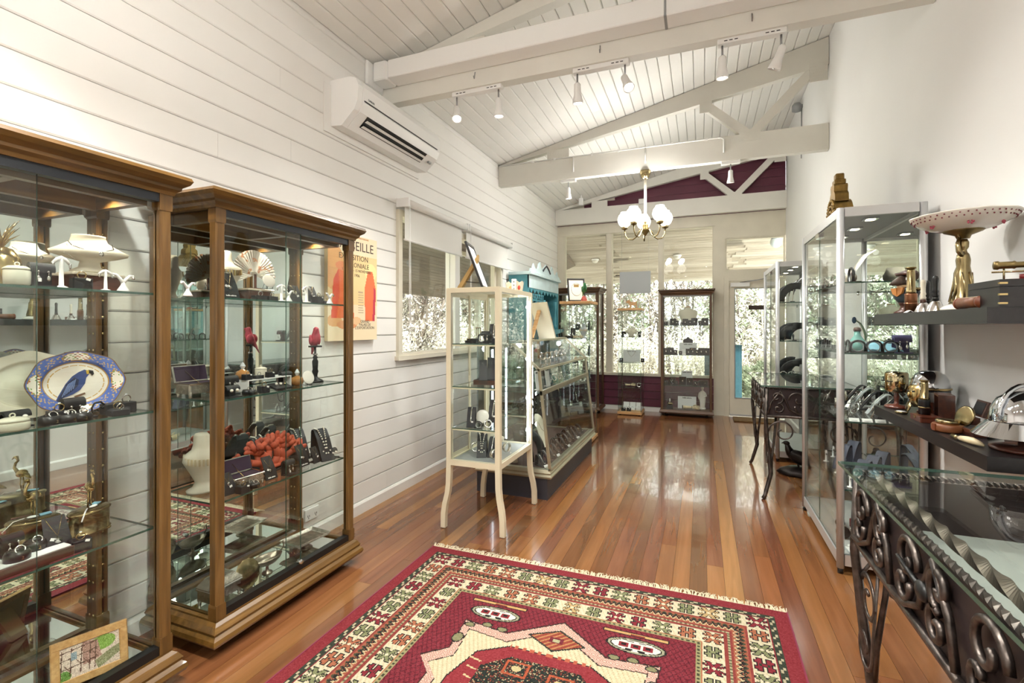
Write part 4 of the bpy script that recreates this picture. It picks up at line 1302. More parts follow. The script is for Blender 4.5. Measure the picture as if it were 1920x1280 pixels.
# ---------- antique shop counter with sloped glass
CY0, CY1 = 3.58, 5.25
ct = thing('glass_counter', 'old shop counter with sloped glass front on dark plinth', 'display counter', (0, 0, 0))
PEWT = M('pewter coloured frame', 'B9B39C', 0.3, 0.8, var=0.1, vs=8)
xk = -1.72
prof = [(-1.095, 0.235), (-1.165, 0.83), (-1.185, 1.01), (-1.41, 1.222), (xk, 1.222)]
part('plinth', MB().box(xk, -1.115, CY0 + 0.02, CY1 - 0.02, 0, 0.17), SLATE, ct)
part('base_frame', MB().mould([(-0.03, 0.17), (0.03, 0.17), (0.036, 0.185), (0.024, 0.2), (0.028, 0.212), (0.012, 0.235), (-0.03, 0.235)], xk + 0.03, -1.112, CY0 + 0.03, CY1 - 0.03), PEWT, ct)
part('deck', MB().box(xk + 0.01, -1.13, CY0 + 0.02, CY1 - 0.02, 0.2, 0.226), M('brown felt', '4B3A36', 0.9), ct)
part('back_panel', MB().box(xk, xk + 0.012, CY0 + 0.02, CY1 - 0.02, 0.235, 1.22), M('tinted mirror', '8A9298', 0.04, 1.0), ct)
def slab(mb, p, q, y0, y1, t):
    d = Vector((q[0] - p[0], q[1] - p[1])).normalized()
    n = Vector((d.y, -d.x)) * t / 2
    return mb.prism([(p[0] + n.x, p[1] + n.y), (q[0] + n.x, q[1] + n.y), (q[0] - n.x, q[1] - n.y), (p[0] - n.x, p[1] - n.y)], y0, y1, 'y')
for p, q in zip(prof, prof[1:]):
    part('glass_panel', slab(MB(), p, q, CY0 + 0.022, CY1 - 0.022, 0.005), GLASS, ct)
for p in prof[:4]:
    part('glazing_bar', MB().box(p[0] - 0.011, p[0] + 0.011, CY0 + 0.012, CY1 - 0.012, p[1] - (0.018 if p[1] < 0.9 and p[1] > 0.5 else 0.009), p[1] + (0.018 if p[1] < 0.9 and p[1] > 0.5 else 0.009)), PEWT, ct)
for yy in (CY0 + 0.012, CY1 - 0.034):
    for p, q in zip(prof, prof[1:]):
        part('glazing_bar', slab(MB(), p, q, yy, yy + 0.022, 0.02), PEWT, ct)
    part('end_glass', MB().prism([(xk + 0.012, 0.24), (-1.1, 0.24), (-1.168, 0.83), (-1.19, 1.005), (-1.412, 1.215), (xk + 0.012, 1.215)], yy + 0.008, yy + 0.013, 'y'), GLASS, ct)
for z, x1 in ((0.52, -1.5), (0.83, -1.19), (1.02, -1.22)):
    pane('glass_shelf', xk + 0.02, x1, CY0 + 0.04, CY1 - 0.04, z - 0.006, z, ct)
for yy in (CY0 + 0.3, CY0 + 0.62, CY1 - 0.3):
    part('led_strip', MB().box(xk + 0.015, xk + 0.02, yy, yy + 0.012, 0.3, 1.15), LEDS, ct)
for yy in (CY0 + 0.4, CY0 + 1.25):
    lamp('counter_lamp', (xk + 0.12, yy, 1.15), 1.8, 0.03, (0.93, 0.96, 1), ct)

# ---------- narrow glass towers with pine ends
def tower(x0, x1, y0, y1, H, shelves, label, mat):
    t = thing('glass_tower', label, 'display cabinet', (0, 0, 0))
    part('base', MB().rbox(x0, x1, y0, y1, 0.012, 0.05, 0.006), mat, t)
    part('top', MB().rbox(x0, x1, y0, y1, H - 0.032, H, 0.006), mat, t)
    for px, py in ((x0 + 0.04, y0 + 0.04), (x1 - 0.04, y0 + 0.04), (x0 + 0.04, y1 - 0.04), (x1 - 0.04, y1 - 0.04)):
        part('foot', MB().cyl((px, py, 0), (px, py, 0.013), 0.018), BLACKPL, t)
    e = 0.012
    for (a, b, c, d) in ((x0 + e, x0 + e + 0.004, y0 + e, y1 - e), (x1 - e - 0.004, x1 - e, y0 + e, y1 - e), (x0 + e + 0.006, x1 - e - 0.006, y0 + e, y0 + e + 0.004), (x0 + e + 0.006, x1 - e - 0.006, y1 - e - 0.004, y1 - e)):
        pane('glass_side', a, b, c, d, 0.05, H - 0.032, t)
    for z in shelves:
        pane('glass_shelf', x0 + 0.02, x1 - 0.02, y0 + 0.02, y1 - 0.02, z - 0.005, z, t)
    for px, py in ((x0 + 0.02, y1 - 0.02), (x1 - 0.02, y1 - 0.02)):
        part('shelf_rod', MB().cyl((px, py, 0.05), (px, py, H - 0.032), 0.004, n=6), CHROME, t)
    part('light_unit', MB().box((x0 + x1) / 2 - 0.03, (x0 + x1) / 2 + 0.03, y0 + 0.05, y0 + 0.1, H - 0.045, H - 0.0325), GREYPL, t)
    return t
T1 = dict(x0=-1.55, x1=-1.18, y0=5.47, y1=5.89, H=1.645)
T1S = (1.21, 0.82, 0.43)
tower(shelves=T1S, label='pine topped glass tower showcase behind the sloped counter', mat=PINE, **T1)
T2 = dict(x0=-1.205, x1=-0.84, y0=7.50, y1=7.92, H=1.63)
T2S = (1.19, 0.80, 0.42)
tower(shelves=T2S, label='slim glass tower showcase with dog cut-out on its pine top', mat=PINE, **T2)

# ---------- walnut showcases by the shop window
def walnut(x0, x1, y0, y1, H, shelves, label, deep):
    t = thing('walnut_showcase', label, 'display cabinet', (0, 0, 0))
    pw = 0.05 if deep else 0.034
    part('base_moulding', MB().mould([(-0.03, 0.05), (0.02, 0.05), (0.024, 0.068), (0.012, 0.085), (0.0, 0.1), (-0.03, 0.1)], x0 + 0.02, x1 - 0.02, y0 + 0.02, y1 - 0.02), DKWOODX, t)
    part('base_panel', MB().box(x0 + 0.03, x1 - 0.03, y0 + 0.03, y1 - 0.03, 0.06, 0.098), DKWOODX, t)
    part('cornice', MB().mould([(-0.03, H - 0.09), (0.0, H - 0.09), (0.004, H - 0.07), (0.02, H - 0.05), (0.022, H - 0.035), (0.04, H - 0.02), (0.04, H), (-0.03, H)], x0 + 0.02, x1 - 0.02, y0 + 0.02, y1 - 0.02), DKWOODX, t)
    part('top_panel', MB().box(x0 + 0.03, x1 - 0.03, y0 + 0.03, y1 - 0.03, H - 0.03, H - 0.004), DKWOODX, t)
    for px in (x0 + 0.02, x1 - 0.02 - pw):
        for py in (y0 + 0.02, y1 - 0.02 - pw):
            part('post', MB().rbox(px, px + pw, py, py + pw, 0.1, H - 0.09, 0.004), DKWOODZ, t)
    for (a, b, c, d) in ((x0 + 0.03, x0 + 0.034, y0 + 0.02 + pw, y1 - 0.02 - pw), (x1 - 0.034, x1 - 0.03, y0 + 0.02 + pw, y1 - 0.02 - pw), (x0 + 0.02 + pw, x1 - 0.02 - pw, y1 - 0.034, y1 - 0.03)):
        pane('side_glass', a, b, c, d, 0.1, H - 0.09, t)
    m = (x0 + x1) / 2
    pane('front_glass', x0 + 0.02 + pw, x1 - 0.02 - pw, y0 + 0.03, y0 + 0.034, 0.1, H - 0.09, t)
    part('door_track', MB().box(x0 + 0.02 + pw, x1 - 0.02 - pw, y0 + 0.024, y0 + 0.042, H - 0.112, H - 0.09), GREYPL, t)
    for z in shelves:
        pane('glass_shelf', x0 + 0.045, x1 - 0.045, y0 + 0.045, y1 - 0.045, z - 0.006, z, t)
    for px in (x0 + 0.09, x1 - 0.09):
        for py in (y0 + 0.07, y1 - 0.07):
            castor(t, px, py)
    return t
W8 = dict(x0=-0.595, x1=0.165, y0=7.62, y1=7.96)
W8S = (1.368, 0.925, 0.465)
walnut(H=1.905, shelves=W8S, label='walnut framed showcase with three full shelves in the shop window', deep=False, **W8)
W7 = dict(x0=-2.24, x1=-1.46, y0=7.42, y1=7.9)
W7S = (1.3, 0.9, 0.5)
walnut(H=1.96, shelves=W7S, label='wide walnut showcase with heavy cornice in the corner by shiplap wall', deep=True, **W7)

# ---------- aluminium showcases
AS = (1.595, 1.207, 0.83, 0.457)
def alu_showcase(y0, y1, label):
    t = thing('aluminium_showcase', label, 'display cabinet', (0, 0, 0))
    x0, x1, H = 0.69, 1.095, 2.0
    pr = 0.019
    for px in (x0 + pr, x1 - pr):
        for py in (y0 + pr, y1 - pr):
            part('post', MB().tube([(px, py, 0.03), (px, py, H - 0.002)], pr, 14), ALU, t)
            part('foot', MB().cyl((px, py, 0), (px, py, 0.032), 0.014), BLACKPL, t)
    for z0, z1, nm in ((0.045, 0.105, 'bottom_rail'), (H - 0.05, H, 'top_rail')):
        part(nm, MB().box(x0 + 2 * pr, x1 - 2 * pr, y0 + 0.008, y0 + 0.03, z0, z1), ALU, t)
        part(nm, MB().box(x0 + 2 * pr, x1 - 2 * pr, y1 - 0.03, y1 - 0.008, z0, z1), ALU, t)
        part(nm, MB().box(x0 + 0.008, x0 + 0.03, y0 + 2 * pr, y1 - 2 * pr, z0, z1), ALU, t)
        part(nm, MB().box(x1 - 0.03, x1 - 0.008, y0 + 2 * pr, y1 - 2 * pr, z0, z1), ALU, t)
    part('deck', MB().box(x0 + 0.03, x1 - 0.03, y0 + 0.03, y1 - 0.03, 0.08, 0.102), M('pale grey laminate', 'B9B9B6', 0.5), t)
    tp = part('top_panel', MB().box(x0 + 0.03, x1 - 0.03, y0 + 0.03, y1 - 0.03, H - 0.03, H - 0.012), M('grey laminate', '9C9FA1', 0.5), t)
    part('back_mirror', MB().box(x1 - 0.022, x1 - 0.018, y0 + 0.03, y1 - 0.03, 0.105, H - 0.05), MIRROR, t)
    pane('end_glass', x0 + 2 * pr, x1 - 2 * pr, y0 + 0.016, y0 + 0.021, 0.105, H - 0.05, t)
    pane('end_glass', x0 + 2 * pr, x1 - 2 * pr, y1 - 0.021, y1 - 0.016, 0.105, H - 0.05, t)
    m = (y0 + y1) / 2
    d1 = pane('hinged_door', x0 + 0.014, x0 + 0.019, y0 + 2 * pr, m - 0.002, 0.108, H - 0.053, t)
    d2 = pane('hinged_door', x0 + 0.014, x0 + 0.019, m + 0.002, y1 - 2 * pr, 0.108, H - 0.053, t)
    part('door_catch', MB().box(x0 + 0.002, x0 + 0.03, m - 0.05, m + 0.05, H - 0.085, H - 0.053), CHROME, t)
    for z in AS:
        pane('glass_shelf', x0 + 0.035, x1 - 0.03, y0 + 0.03, y1 - 0.03, z - 0.008, z, t)
        for py in (y0 + 0.022, y1 - 0.034):
            part('shelf_clip', MB().cyl((x1 - 0.06, py, z - 0.016), (x1 - 0.06, py + 0.012, z - 0.016), 0.008, n=10), CHROME, t)
    for py in (y0 + 0.2, y0 + 0.5, y1 - 0.2):
        dl = part('downlight', MB().box(0.86, 0.93, py - 0.035, py + 0.035, H - 0.042, H - 0.0305), CHROME, t)
        part('lens', MB().box(0.875, 0.915, py - 0.02, py + 0.02, H - 0.0445, H - 0.042), DOWNL, dl)
        lamp('downlight_lamp', (0.895, py, H - 0.07), 4.0, 0.02, (1, 0.95, 0.88), t, math.radians(140), (0, 0, -1), 0.6)
    return t
alu_showcase(3.11, 4.12, 'aluminium glass showcase with gold carving on top')
alu_showcase(5.47, 6.48, 'aluminium glass showcase between the iron table and glazed door')

# ---------- wrought iron glass top tables
def bar(pts, r, n=6, flat=1.0):
    return MB().tube(pts, r, n, flat=flat)
def twisted(p0, p1, r, turns, n=28):
    p0, p1 = Vector(p0), Vector(p1)
    mb = MB()
    d = (p1 - p0)
    t = d.normalized()
    a = t.orthogonal().normalized()
    b = t.cross(a)
    vs, fs = [], []
    for i in range(n + 1):
        w = 2 * PI * turns * i / n
        c = p0 + d * i / n
        for j in range(4):
            q = w + j * PI / 2
            vs.append(c + (a * math.cos(q) + b * math.sin(q)) * r)
    for i in range(n):
        for j in range(4):
            q = (j + 1) % 4
            fs.append((i * 4 + j, i * 4 + q, i * 4 + 4 + q, i * 4 + 4 + j))
    return mb.add(vs, fs)
TX0, TX1, TZ = 0.43, 1.10, 0.895
FB = 0.655     # bottom of the fascia
def iron_table(y0, y1, label, scroll_end):
    t = thing('iron_table', label, 'display table', (0, 0, 0))
    pane('glass_top', TX0, TX1, y0, y1, TZ - 0.01, TZ, t)
    fx0, fx1, fy0, fy1 = TX0 + 0.045, TX1 - 0.02, y0 + 0.045, y1 - 0.045
    part('fascia', MB().box(fx0, fx0 + 0.006, fy0, fy1, FB, TZ - 0.03), IRONPLATE, t)
    part('fascia', MB().box(fx1 - 0.006, fx1, fy0, fy1, FB, TZ - 0.03), IRONPLATE, t)
    part('fascia', MB().box(fx0 + 0.007, fx1 - 0.007, fy0, fy0 + 0.006, FB, TZ - 0.03), IRONPLATE, t)
    part('fascia', MB().box(fx0 + 0.007, fx1 - 0.007, fy1 - 0.006, fy1, FB, TZ - 0.03), IRONPLATE, t)
    part('tray', MB().box(fx0 + 0.008, fx1 - 0.008, fy0 + 0.008, fy1 - 0.008, 0.70, 0.712), M('pale grey display cloth', '9A9E98', 0.9), t)
    for (p, q) in (((fx0 - 0.006, fy0, 0), (fx0 - 0.006, fy1, 0)), ((fx1, fy0, 0), (fx1, fy1, 0)), ((fx0, fy0 - 0.006, 0), (fx1, fy0 - 0.006, 0)), ((fx0, fy1 + 0.006, 0), (fx1, fy1 + 0.006, 0))):
        part('top_rail', twisted((p[0], p[1], TZ - 0.022), (q[0], q[1], TZ - 0.022), 0.009, 10, 120), IRON, t)
        part('bottom_rail', MB().tube([(p[0], p[1], FB), (q[0], q[1], FB)], 0.011, 6), IRON, t)
    # a broad twisted ribbon just under the glass
    part('ribbon_rail', twisted((fx0 + 0.055, fy0 + 0.01, TZ - 0.03), (fx0 + 0.055, fy1 - 0.01, TZ - 0.03), 0.016, 3, 120), M('pale twisted iron', '6E655A', 0.4, 0.7, var=0.3, vs=10), t)
    # scrolls on the long front (x = fx0) and on the end facing the room (y = fy0)
    L = fy1 - fy0
    def fs(pts, ax):      # pts in (along 0..1, up 0..1)
        H = TZ - 0.04 - FB
        o = []
        for a, b in pts:
            if ax == 'x': o.append((fx0 - 0.014, fy0 + a * L, FB + 0.01 + b * H))
            else: o.append((fx0 + a * (fx1 - fx0), fy0 - 0.014, FB + 0.01 + b * H))
        return o
    def sp(ca, cb, r, a0, a1, ax, k, rr=0.15, n=20):
        return fs([(ca + (r + (r * rr - r) * i / n) * math.cos(a0 + (a1 - a0) * i / n) * k, cb + (r + (r * rr - r) * i / n) * math.sin(a0 + (a1 - a0) * i / n)) for i in range(n + 1)], ax)
    H = TZ - 0.04 - FB
    for ax, k, reps in (('x', H / L, 3), ('y', H / (fx1 - fx0), 2)):
        for i in range(reps):
            o = i / reps
            w = 1 / reps
            for pts in (sp(o + w * 0.22, 0.68, 0.26, -0.5 * PI, 1.9 * PI, ax, k), sp(o + w * 0.25, 0.26, 0.22, 0.5 * PI, -1.8 * PI, ax, k),
                        sp(o + w * 0.7, 0.62, 0.33, 1.0 * PI, -1.2 * PI, ax, k), sp(o + w * 0.78, 0.3, 0.24, 0.9 * PI, 2.9 * PI, ax, k),
                        fs([(o + w * 0.02, 0.05), (o + w * 0.1, 0.5), (o + w * 0.3, 0.93), (o + w * 0.42, 0.6), (o + w * 0.5, 0.25), (o + w * 0.75, 0.05), (o + w * 0.98, 0.0)], ax)):
                part('scroll', bar(pts, 0.0088 if ax == 'x' else 0.007, 6), IRON, t)
    part('cast_flower', MB().ell((fx0 - 0.02, fy0 + L * 0.47, FB + 0.11), (0.012, 0.03, 0.022), 10, 6).tube([(fx0 - 0.018, fy0 + L * 0.49, FB + 0.11), (fx0 - 0.024, fy0 + L * 0.6, FB + 0.13)], [0.008, 0.004], 6), BLACKM, t)
    part('cast_seahorse', MB().tube([(fx0 - 0.012, fy0 + L * 0.93, FB + 0.07), (fx0 - 0.014, fy0 + L * 0.935, FB + 0.1), (fx0 - 0.014, fy0 + L * 0.925, FB + 0.13), (fx0 - 0.014, fy0 + L * 0.935, FB + 0.155), (fx0 - 0.014, fy0 + L * 0.925, FB + 0.17)], [0.004, 0.006, 0.011, 0.009, 0.003], 7), IRON, t)
    # legs of bundled twisted bars, bowed
    for px, py, sx, sy in ((fx0, fy0, -1, -1), (fx0, fy1, -1, 1), (fx1, fy0, 1, -1), (fx1, fy1, 1, 1)):
        o = (-sx * 0.02, -sy * 0.02)
        # outer bowed bar
        path = [(px, py, TZ - 0.03), (px + sx * 0.008, py, 0.62), (px + o[0] * 0.5, py + o[1], 0.4), (px + o[0] * 1.6, py + o[1] * 1.6, 0.2), (px + o[0] * 0.4 + sx * 0.02, py + o[1] * 0.3, 0.03), (px + sx * 0.03 + o[0] * 0.2, py, 0.004)]
        path = [(min(a, XR - 0.03), b, c) for a, b, c in path]
        part('leg', bar(path, [0.013, 0.014, 0.015, 0.017, 0.014, 0.016], 6), IRON, t)
        p2 = [(px + o[0] * 3.5, py + o[1] * 3, FB), (px + o[0] * 3.0, py + o[1] * 2.5, 0.5), (px + o[0] * 2.0, py + o[1] * 2.0, 0.33), (px + o[0] * 1.7, py + o[1] * 1.7, 0.2)]
        part('leg_brace', bar(p2, [0.009, 0.009, 0.010, 0.011], 6), IRON, t)
        # flat leaf scrolls springing from the leg, in the plane of the long side
        c = (px + o[0] * 0.3, py - sy * 0.085, 0.50)
        part('leg_scroll', MB().tube(spiral(c, 0.085, 0.02, PI if sy < 0 else 0, (PI - 2.6 * PI) if sy < 0 else 2.6 * PI, 26, 'x'), 0.009, 5, flat=0.5), IRON, t)
        c = (px + o[0] * 0.3, py - sy * 0.05, 0.34)
        part('leg_scroll', MB().tube([(px + o[0] * 0.5, py - sy * 0.17, FB)] + spiral(c, 0.075, 0.018, 0.2 if sy < 0 else PI - 0.2, (0.2 - 2.3 * PI) if sy < 0 else PI - 0.2 + 2.3 * PI, 22, 'x'), 0.0085, 5, flat=0.5), IRON, t)
        c = (px - sx * 0.11, py + o[1] * 0.3, 0.53)
        part('leg_scroll', MB().tube(spiral(c, 0.1, 0.02, PI if sx < 0 else 0, (PI - 2.4 * PI) if sx < 0 else 2.4 * PI, 26, 'y'), 0.006, 5), IRON, t)
    return t
NT0, NT1 = 0.79, 1.93
FT0, FT1 = 4.20, 5.36
iron_table(NT0, NT1, 'wrought iron glass top table below the wall shelves', True)
iron_table(FT0, FT1, 'wrought iron glass top table between the two aluminium showcases', True)

# ---------- wall shelves
def wall_shelf(z0, z1, label):
    t = thing('wall_shelf', label, 'shelf', (0, 0, 0))
    part('board', MB().box(0.85, XR - 0.001, 1.99, 3.075, z0, z1), WENGE, t)
    part('edge_band', MB().box(0.848, 0.85, 1.99, 3.075, z0, z1), WENGE, t)
    return t
US, LS = 1.412, 0.936
wall_shelf(1.36, US, 'upper black brown floating shelf carrying the porcelain comport')
wall_shelf(0.888, LS, 'lower black brown floating shelf carrying the helmets')

# ---------- teal dresser with hutch
hy0, hy1, hx0, hx1 = 5.68, 7.0, XL + 0.03, -2.0
td = thing('teal_dresser', 'teal painted dresser with fretwork crest against the shiplap wall', 'dresser', (0, 0, 0))
part('base_carcass', MB().box(hx0, hx1 + 0.18, hy0, hy1, 0.05, 0.92), SLATE, td)
part('base_top', MB().rbox(hx0, hx1 + 0.2, hy0 - 0.015, hy1 + 0.015, 0.92, 0.945, 0.006), PTEAL, td)
for k in range(2):
    a = hy0 + 0.04 + k * 0.64
    d = part('door', MB().box(hx1 + 0.18, hx1 + 0.195, a, a + 0.6, 0.1, 0.86), SLATE, td)
    part('knob', MB().ell((hx1 + 0.205, a + (0.55 if k == 0 else 0.05), 0.5), 0.014), BRASS, d)
for a in (hy0, hy1 - 0.022):
    part('side_panel', MB().box(hx0, hx1, a, a + 0.022, 0.945, 2.0), TEAL, td)
part('back_panel', MB().box(hx0, hx0 + 0.01, hy0 + 0.023, hy1 - 0.023, 0.945, 2.0), WHITE, td)
part('shelf', MB().box(hx0 + 0.011, hx1 + 0.08, hy0 + 0.023, hy1 - 0.023, 1.29, 1.31), TEAL, td)
part('shelf_front', MB().prism([(hy0 + 0.02, 1.31), (hy1 - 0.02, 1.31), (hy1 - 0.05, 1.27), (hy1 - 0.45, 1.24), (hy0 + 0.5, 1.2), (hy0 + 0.1, 1.24)], hx1 + 0.08, hx1 + 0.094, 'x'), TEAL, td)
part('head_board', MB().box(hx1 - 0.018, hx1 + 0.004, hy0, hy1, 1.84, 2.0), PTEAL, td)
part('cornice', MB().rbox(hx0, hx1 + 0.04, hy0 - 0.02, hy1 + 0.02, 2.0, 2.04, 0.01), PTEAL, td)
cpts = [(0, 0), (0.0, 0.03), (0.08, 0.05), (0.12, 0.11), (0.2, 0.05), (0.3, 0.06), (0.34, 0.13), (0.4, 0.16), (0.44, 0.09), (0.5, 0.05), (0.55, 0.1), (0.66, 0.155), (0.77, 0.1), (0.82, 0.05), (0.88, 0.09), (0.92, 0.16), (0.98, 0.13), (1.02, 0.06), (1.12, 0.05), (1.2, 0.11), (1.24, 0.05), (1.32, 0.03), (1.32, 0)]
part('crest', MB().prism([(hy0 + a, 2.04 + b) for a, b in cpts], hx1 + 0.005, hx1 + 0.022, 'x'), PTEAL, td)
part('crest_scroll', MB().tube([(hx1 + 0.024, hy0 + a, 2.04 + b) for a, b in ((0.5, 0.05), (0.56, 0.09), (0.66, 0.135), (0.76, 0.09), (0.83, 0.045))], 0.012, 6), SLATE, td)
fp = [(hy0 + 0.03, 1.84)]
for k in range(9):
    a = hy0 + 0.03 + k * 0.14
    fp += [(a + 0.03, 1.80), (a + 0.07, 1.775), (a + 0.11, 1.80), (a + 0.14, 1.825)]
part('fret_apron', MB().prism(fp + [(hy1 - 0.03, 1.84)], hx1 - 0.012, hx1 - 0.002, 'x'), TEAL, td)
part('spindle_rail', MB().box(hx1 - 0.016, hx1 + 0.0, hy0 + 0.03, hy0 + 0.62, 1.68, 1.70), TEAL, td)
for k in range(8):
    a = hy0 + 0.06 + k * 0.075
    part('spindle', MB().lathe([(0.008, 0), (0.012, 0.02), (0.006, 0.035), (0.012, 0.06), (0.008, 0.075)], 8, (hx1 - 0.008, a, 1.70)), TEAL, td)
for a in (hy0 + 0.3, hy0 + 0.68, hy1 - 0.1):
    part('turned_post', MB().lathe([(0.022, 0), (0.022, 0.06), (0.012, 0.08), (0.02, 0.16), (0.01, 0.24), (0.018, 0.3), (0.022, 0.34), (0.022, 0.4)], 10, (hx1 - 0.02, a, 1.311)), TEAL, td)
part('arched_panel', MB().prism([(hy0 + 0.45, 1.311), (hy0 + 0.45, 1.68), (hy0 + 0.47, 1.68), (hy0 + 0.47, 1.5)] + [(hy0 + 0.56 - 0.09 * math.cos(q * PI / 8), 1.52 + 0.11 * math.sin(q * PI / 8)) for q in range(9)] + [(hy0 + 0.65, 1.68), (hy0 + 0.66, 1.68), (hy0 + 0.66, 1.311), (hy0 + 0.645, 1.311), (hy0 + 0.645, 1.311)] + [], hx1 - 0.015, hx1 - 0.003, 'x') if False else MB().box(hx1 - 0.015, hx1 - 0.003, hy0 + 0.43, hy0 + 0.47, 1.311, 1.68).box(hx1 - 0.015, hx1 - 0.003, hy0 + 0.6, hy0 + 0.66, 1.311, 1.68).box(hx1 - 0.015, hx1 - 0.003, hy0 + 0.47, hy0 + 0.6, 1.62, 1.68), TEAL, td)
# ================================================================== kinds of small goods (front towards -Y, base at z = 0)
def loft(rows, n=20, cap=True):
    vs, fs = [], []
    for z, cx, cy, a, b in rows:
        for j in range(n):
            w = 2 * PI * j / n
            vs.append((cx + a * math.cos(w), cy + b * math.sin(w), z))
    for i in range(len(rows) - 1):
        for j in range(n):
            q = (j + 1) % n
            fs.append((i * n + j, i * n + q, i * n + n + q, i * n + n + j))
    if cap:
        fs.append(tuple(range(n - 1, -1, -1)))
        fs.append(tuple(range((len(rows) - 1) * n, len(rows) * n)))
    return MB().add(vs, fs, True)
def ring_mb(c, r=0.0105, t=0.0016, lean=0.15):
    return MB().torus(c, r, t, 18, 6, rx(PI / 2 + lean))
def stone(c, r=0.004):
    return MB().lathe([(0, -r), (r, 0), (r * 0.6, r * 0.6), (0, r * 0.6)], 6, c, smooth=False)
TAGM = PAPER
def tagmb(c, w=0.011, h=0.007, rot=0.0):
    return MB().cbox(c, (w, 0.0006, h), ry(rot))
SPARK = M('clear gem', 'E8EEF2', 0.05, 0.3, coat=0.6)
kind('ring_block', ('block', MB().rbox(-0.024, 0.024, -0.02, 0.02, 0, 0.034, 0.003), BLACKV), ('ring', ring_mb((0, -0.006, 0.043)), GOLD), ('stone', stone((0, -0.005, 0.055)), SPARK), ('price_tag', tagmb((0.012, -0.0206, 0.03), rot=0.3), TAGM))
kind('ring_block_low', ('block', MB().rbox(-0.028, 0.028, -0.02, 0.02, 0, 0.02, 0.003), BLACKV), ('ring', ring_mb((0.004, -0.004, 0.029)), SILVER), ('stone', stone((0.004, -0.003, 0.041)), SPARK))
kind('ring_block_pair', ('block', MB().rbox(-0.038, 0.038, -0.02, 0.02, 0, 0.03, 0.003), BLACKV), ('step', MB().rbox(-0.038, 0.012, -0.04, -0.0202, 0, 0.018, 0.003), BLACKV), ('ring', ring_mb((0.02, 0, 0.039)), SILVER), ('ring', ring_mb((-0.016, -0.03, 0.027)), GOLD), ('stone', stone((0.02, 0, 0.051)), SPARK))
kind('ring_round', ('holder', MB().lathe([(0.026, 0), (0.027, 0.014), (0.022, 0.024), (0.02, 0.024), (0.02, 0.012)], 20, sy=0.85), BLACKPL), ('cushion', MB().lathe([(0.0195, 0.012), (0.018, 0.021), (0.0, 0.023)], 16, sy=0.85), BLACKV), ('ring', ring_mb((0.004, -0.01, 0.028), 0.0095, 0.0018, -0.6), SILVER), ('monogram', text_mb('2', 0.012, 0.0006).xf(tr(0.006, -0.0235, 0.009) @ rx(PI / 2)), GOLD))
def roll(w, h, d):
    pr = [(-d, 0), (-d * 0.95, h * 0.55)] + [(-d * 0.5 + d * 0.5 * math.cos(PI - q * PI / 10), h - d * 0.5 + d * 0.5 * math.sin(PI - q * PI / 10)) for q in range(11)] + [(0.0, h * 0.62), (-0.004, h * 0.6), (-0.004, h * 0.7), (-d * 0.5, h - d * 0.25), (-d + 0.006, h * 0.6), (-d + 0.006, 0.004), (0.01, 0.004), (0.01, 0)]
    return MB().prism([(-p[0] - d * 0.5, p[1]) for p in pr][::-1], -w / 2, w / 2, 'x')
ear = lambda x: MB().ell((x, -0.018, 0.047), (0.004, 0.003, 0.004), 8, 6).tube([(x, -0.02, 0.046), (x, -0.02, 0.03)], 0.001, 5).ell((x, -0.02, 0.026), (0.005, 0.003, 0.009), 8, 6)
kind('earring_roll', ('stand', roll(0.06, 0.075, 0.035), BLACKV), ('earring', ear(-0.012), SILVER), ('earring', ear(0.012), SILVER), ('price_tag', tagmb((-0.01, -0.023, 0.02), 0.008, 0.011), TAGM))
kind('earring_roll_low', ('stand', roll(0.055, 0.045, 0.03), BLACKV), ('earring', MB().ell((-0.012, -0.017, 0.027), 0.006, 10, 7), PEARL), ('earring', MB().ell((0.012, -0.017, 0.027), 0.006, 10, 7), PEARL))
def easel(w0, w1, h, lean=0.42, curve=0.18):
    rows_f, rows_b = [], []
    for i in range(9):
        t = i / 8
        y = t * h * lean - math.sin(t * PI) * h * curve * 0.3
        w = w1 + (w0 - w1) * t if w0 < w1 else w1 + (w0 - w1) * t
        rows_f.append([(-w / 2, y, t * h), (w / 2, y, t * h)])
    mb = MB()
    for i in range(8):
        a, b = rows_f[i], rows_f[i + 1]
        q = 0.004
        vs = [a[0], a[1], b[1], b[0]] + [(x, y + q, z) for x, y, z in (a[0], a[1], b[1], b[0])]
        mb.add(vs, [(0, 1, 2, 3), (5, 4, 7, 6), (1, 5, 6, 2), (4, 0, 3, 7)] + ([(4, 5, 1, 0)] if i == 0 else []) + ([(3, 2, 6, 7)] if i == 7 else []))
    return mb.box(-w1 * 0.3, w1 * 0.3, 0.004, h * lean + 0.012, 0, 0.003)
EH, ELN = 0.115, 0.42
def esy(t): return t * EH * ELN - math.sin(t * PI) * EH * 0.18 * 0.3
def chain(t0, t1, w):
    return [(-w, esy(t0) - 0.002, t0 * EH), (-w * 0.5, esy((t0 + t1) / 2) - 0.002, (t0 * 0.45 + t1 * 0.55) * EH), (0, esy(t1) - 0.003, t1 * EH), (w * 0.5, esy((t0 + t1) / 2) - 0.002, (t0 * 0.45 + t1 * 0.55) * EH), (w, esy(t0) - 0.002, t0 * EH)]
kind('pendant_stand', ('easel', easel(0.058, 0.076, EH), BLACKV), ('chain', MB().tube(chain(1.0, 0.52, 0.022), 0.0011, 5), GOLD), ('pendant', MB().lathe([(0, -0.003), (0.011, 0), (0.0, 0.003)], 14).xf(tr(0, esy(0.42) - 0.004, 0.42 * EH) @ rx(PI / 2 - 0.4)), SILVER), ('price_tag', tagmb((-0.013, esy(0.45) - 0.004, 0.45 * EH), 0.014, 0.009, 0.4), TAGM), ('lettering', text_mb('belle adore', 0.0095, 0.0003, bold=0.00025).xf(tr(0, esy(0.1) - 0.0015, 0.1 * EH) @ rx(PI / 2 - 0.3)), PAPER))
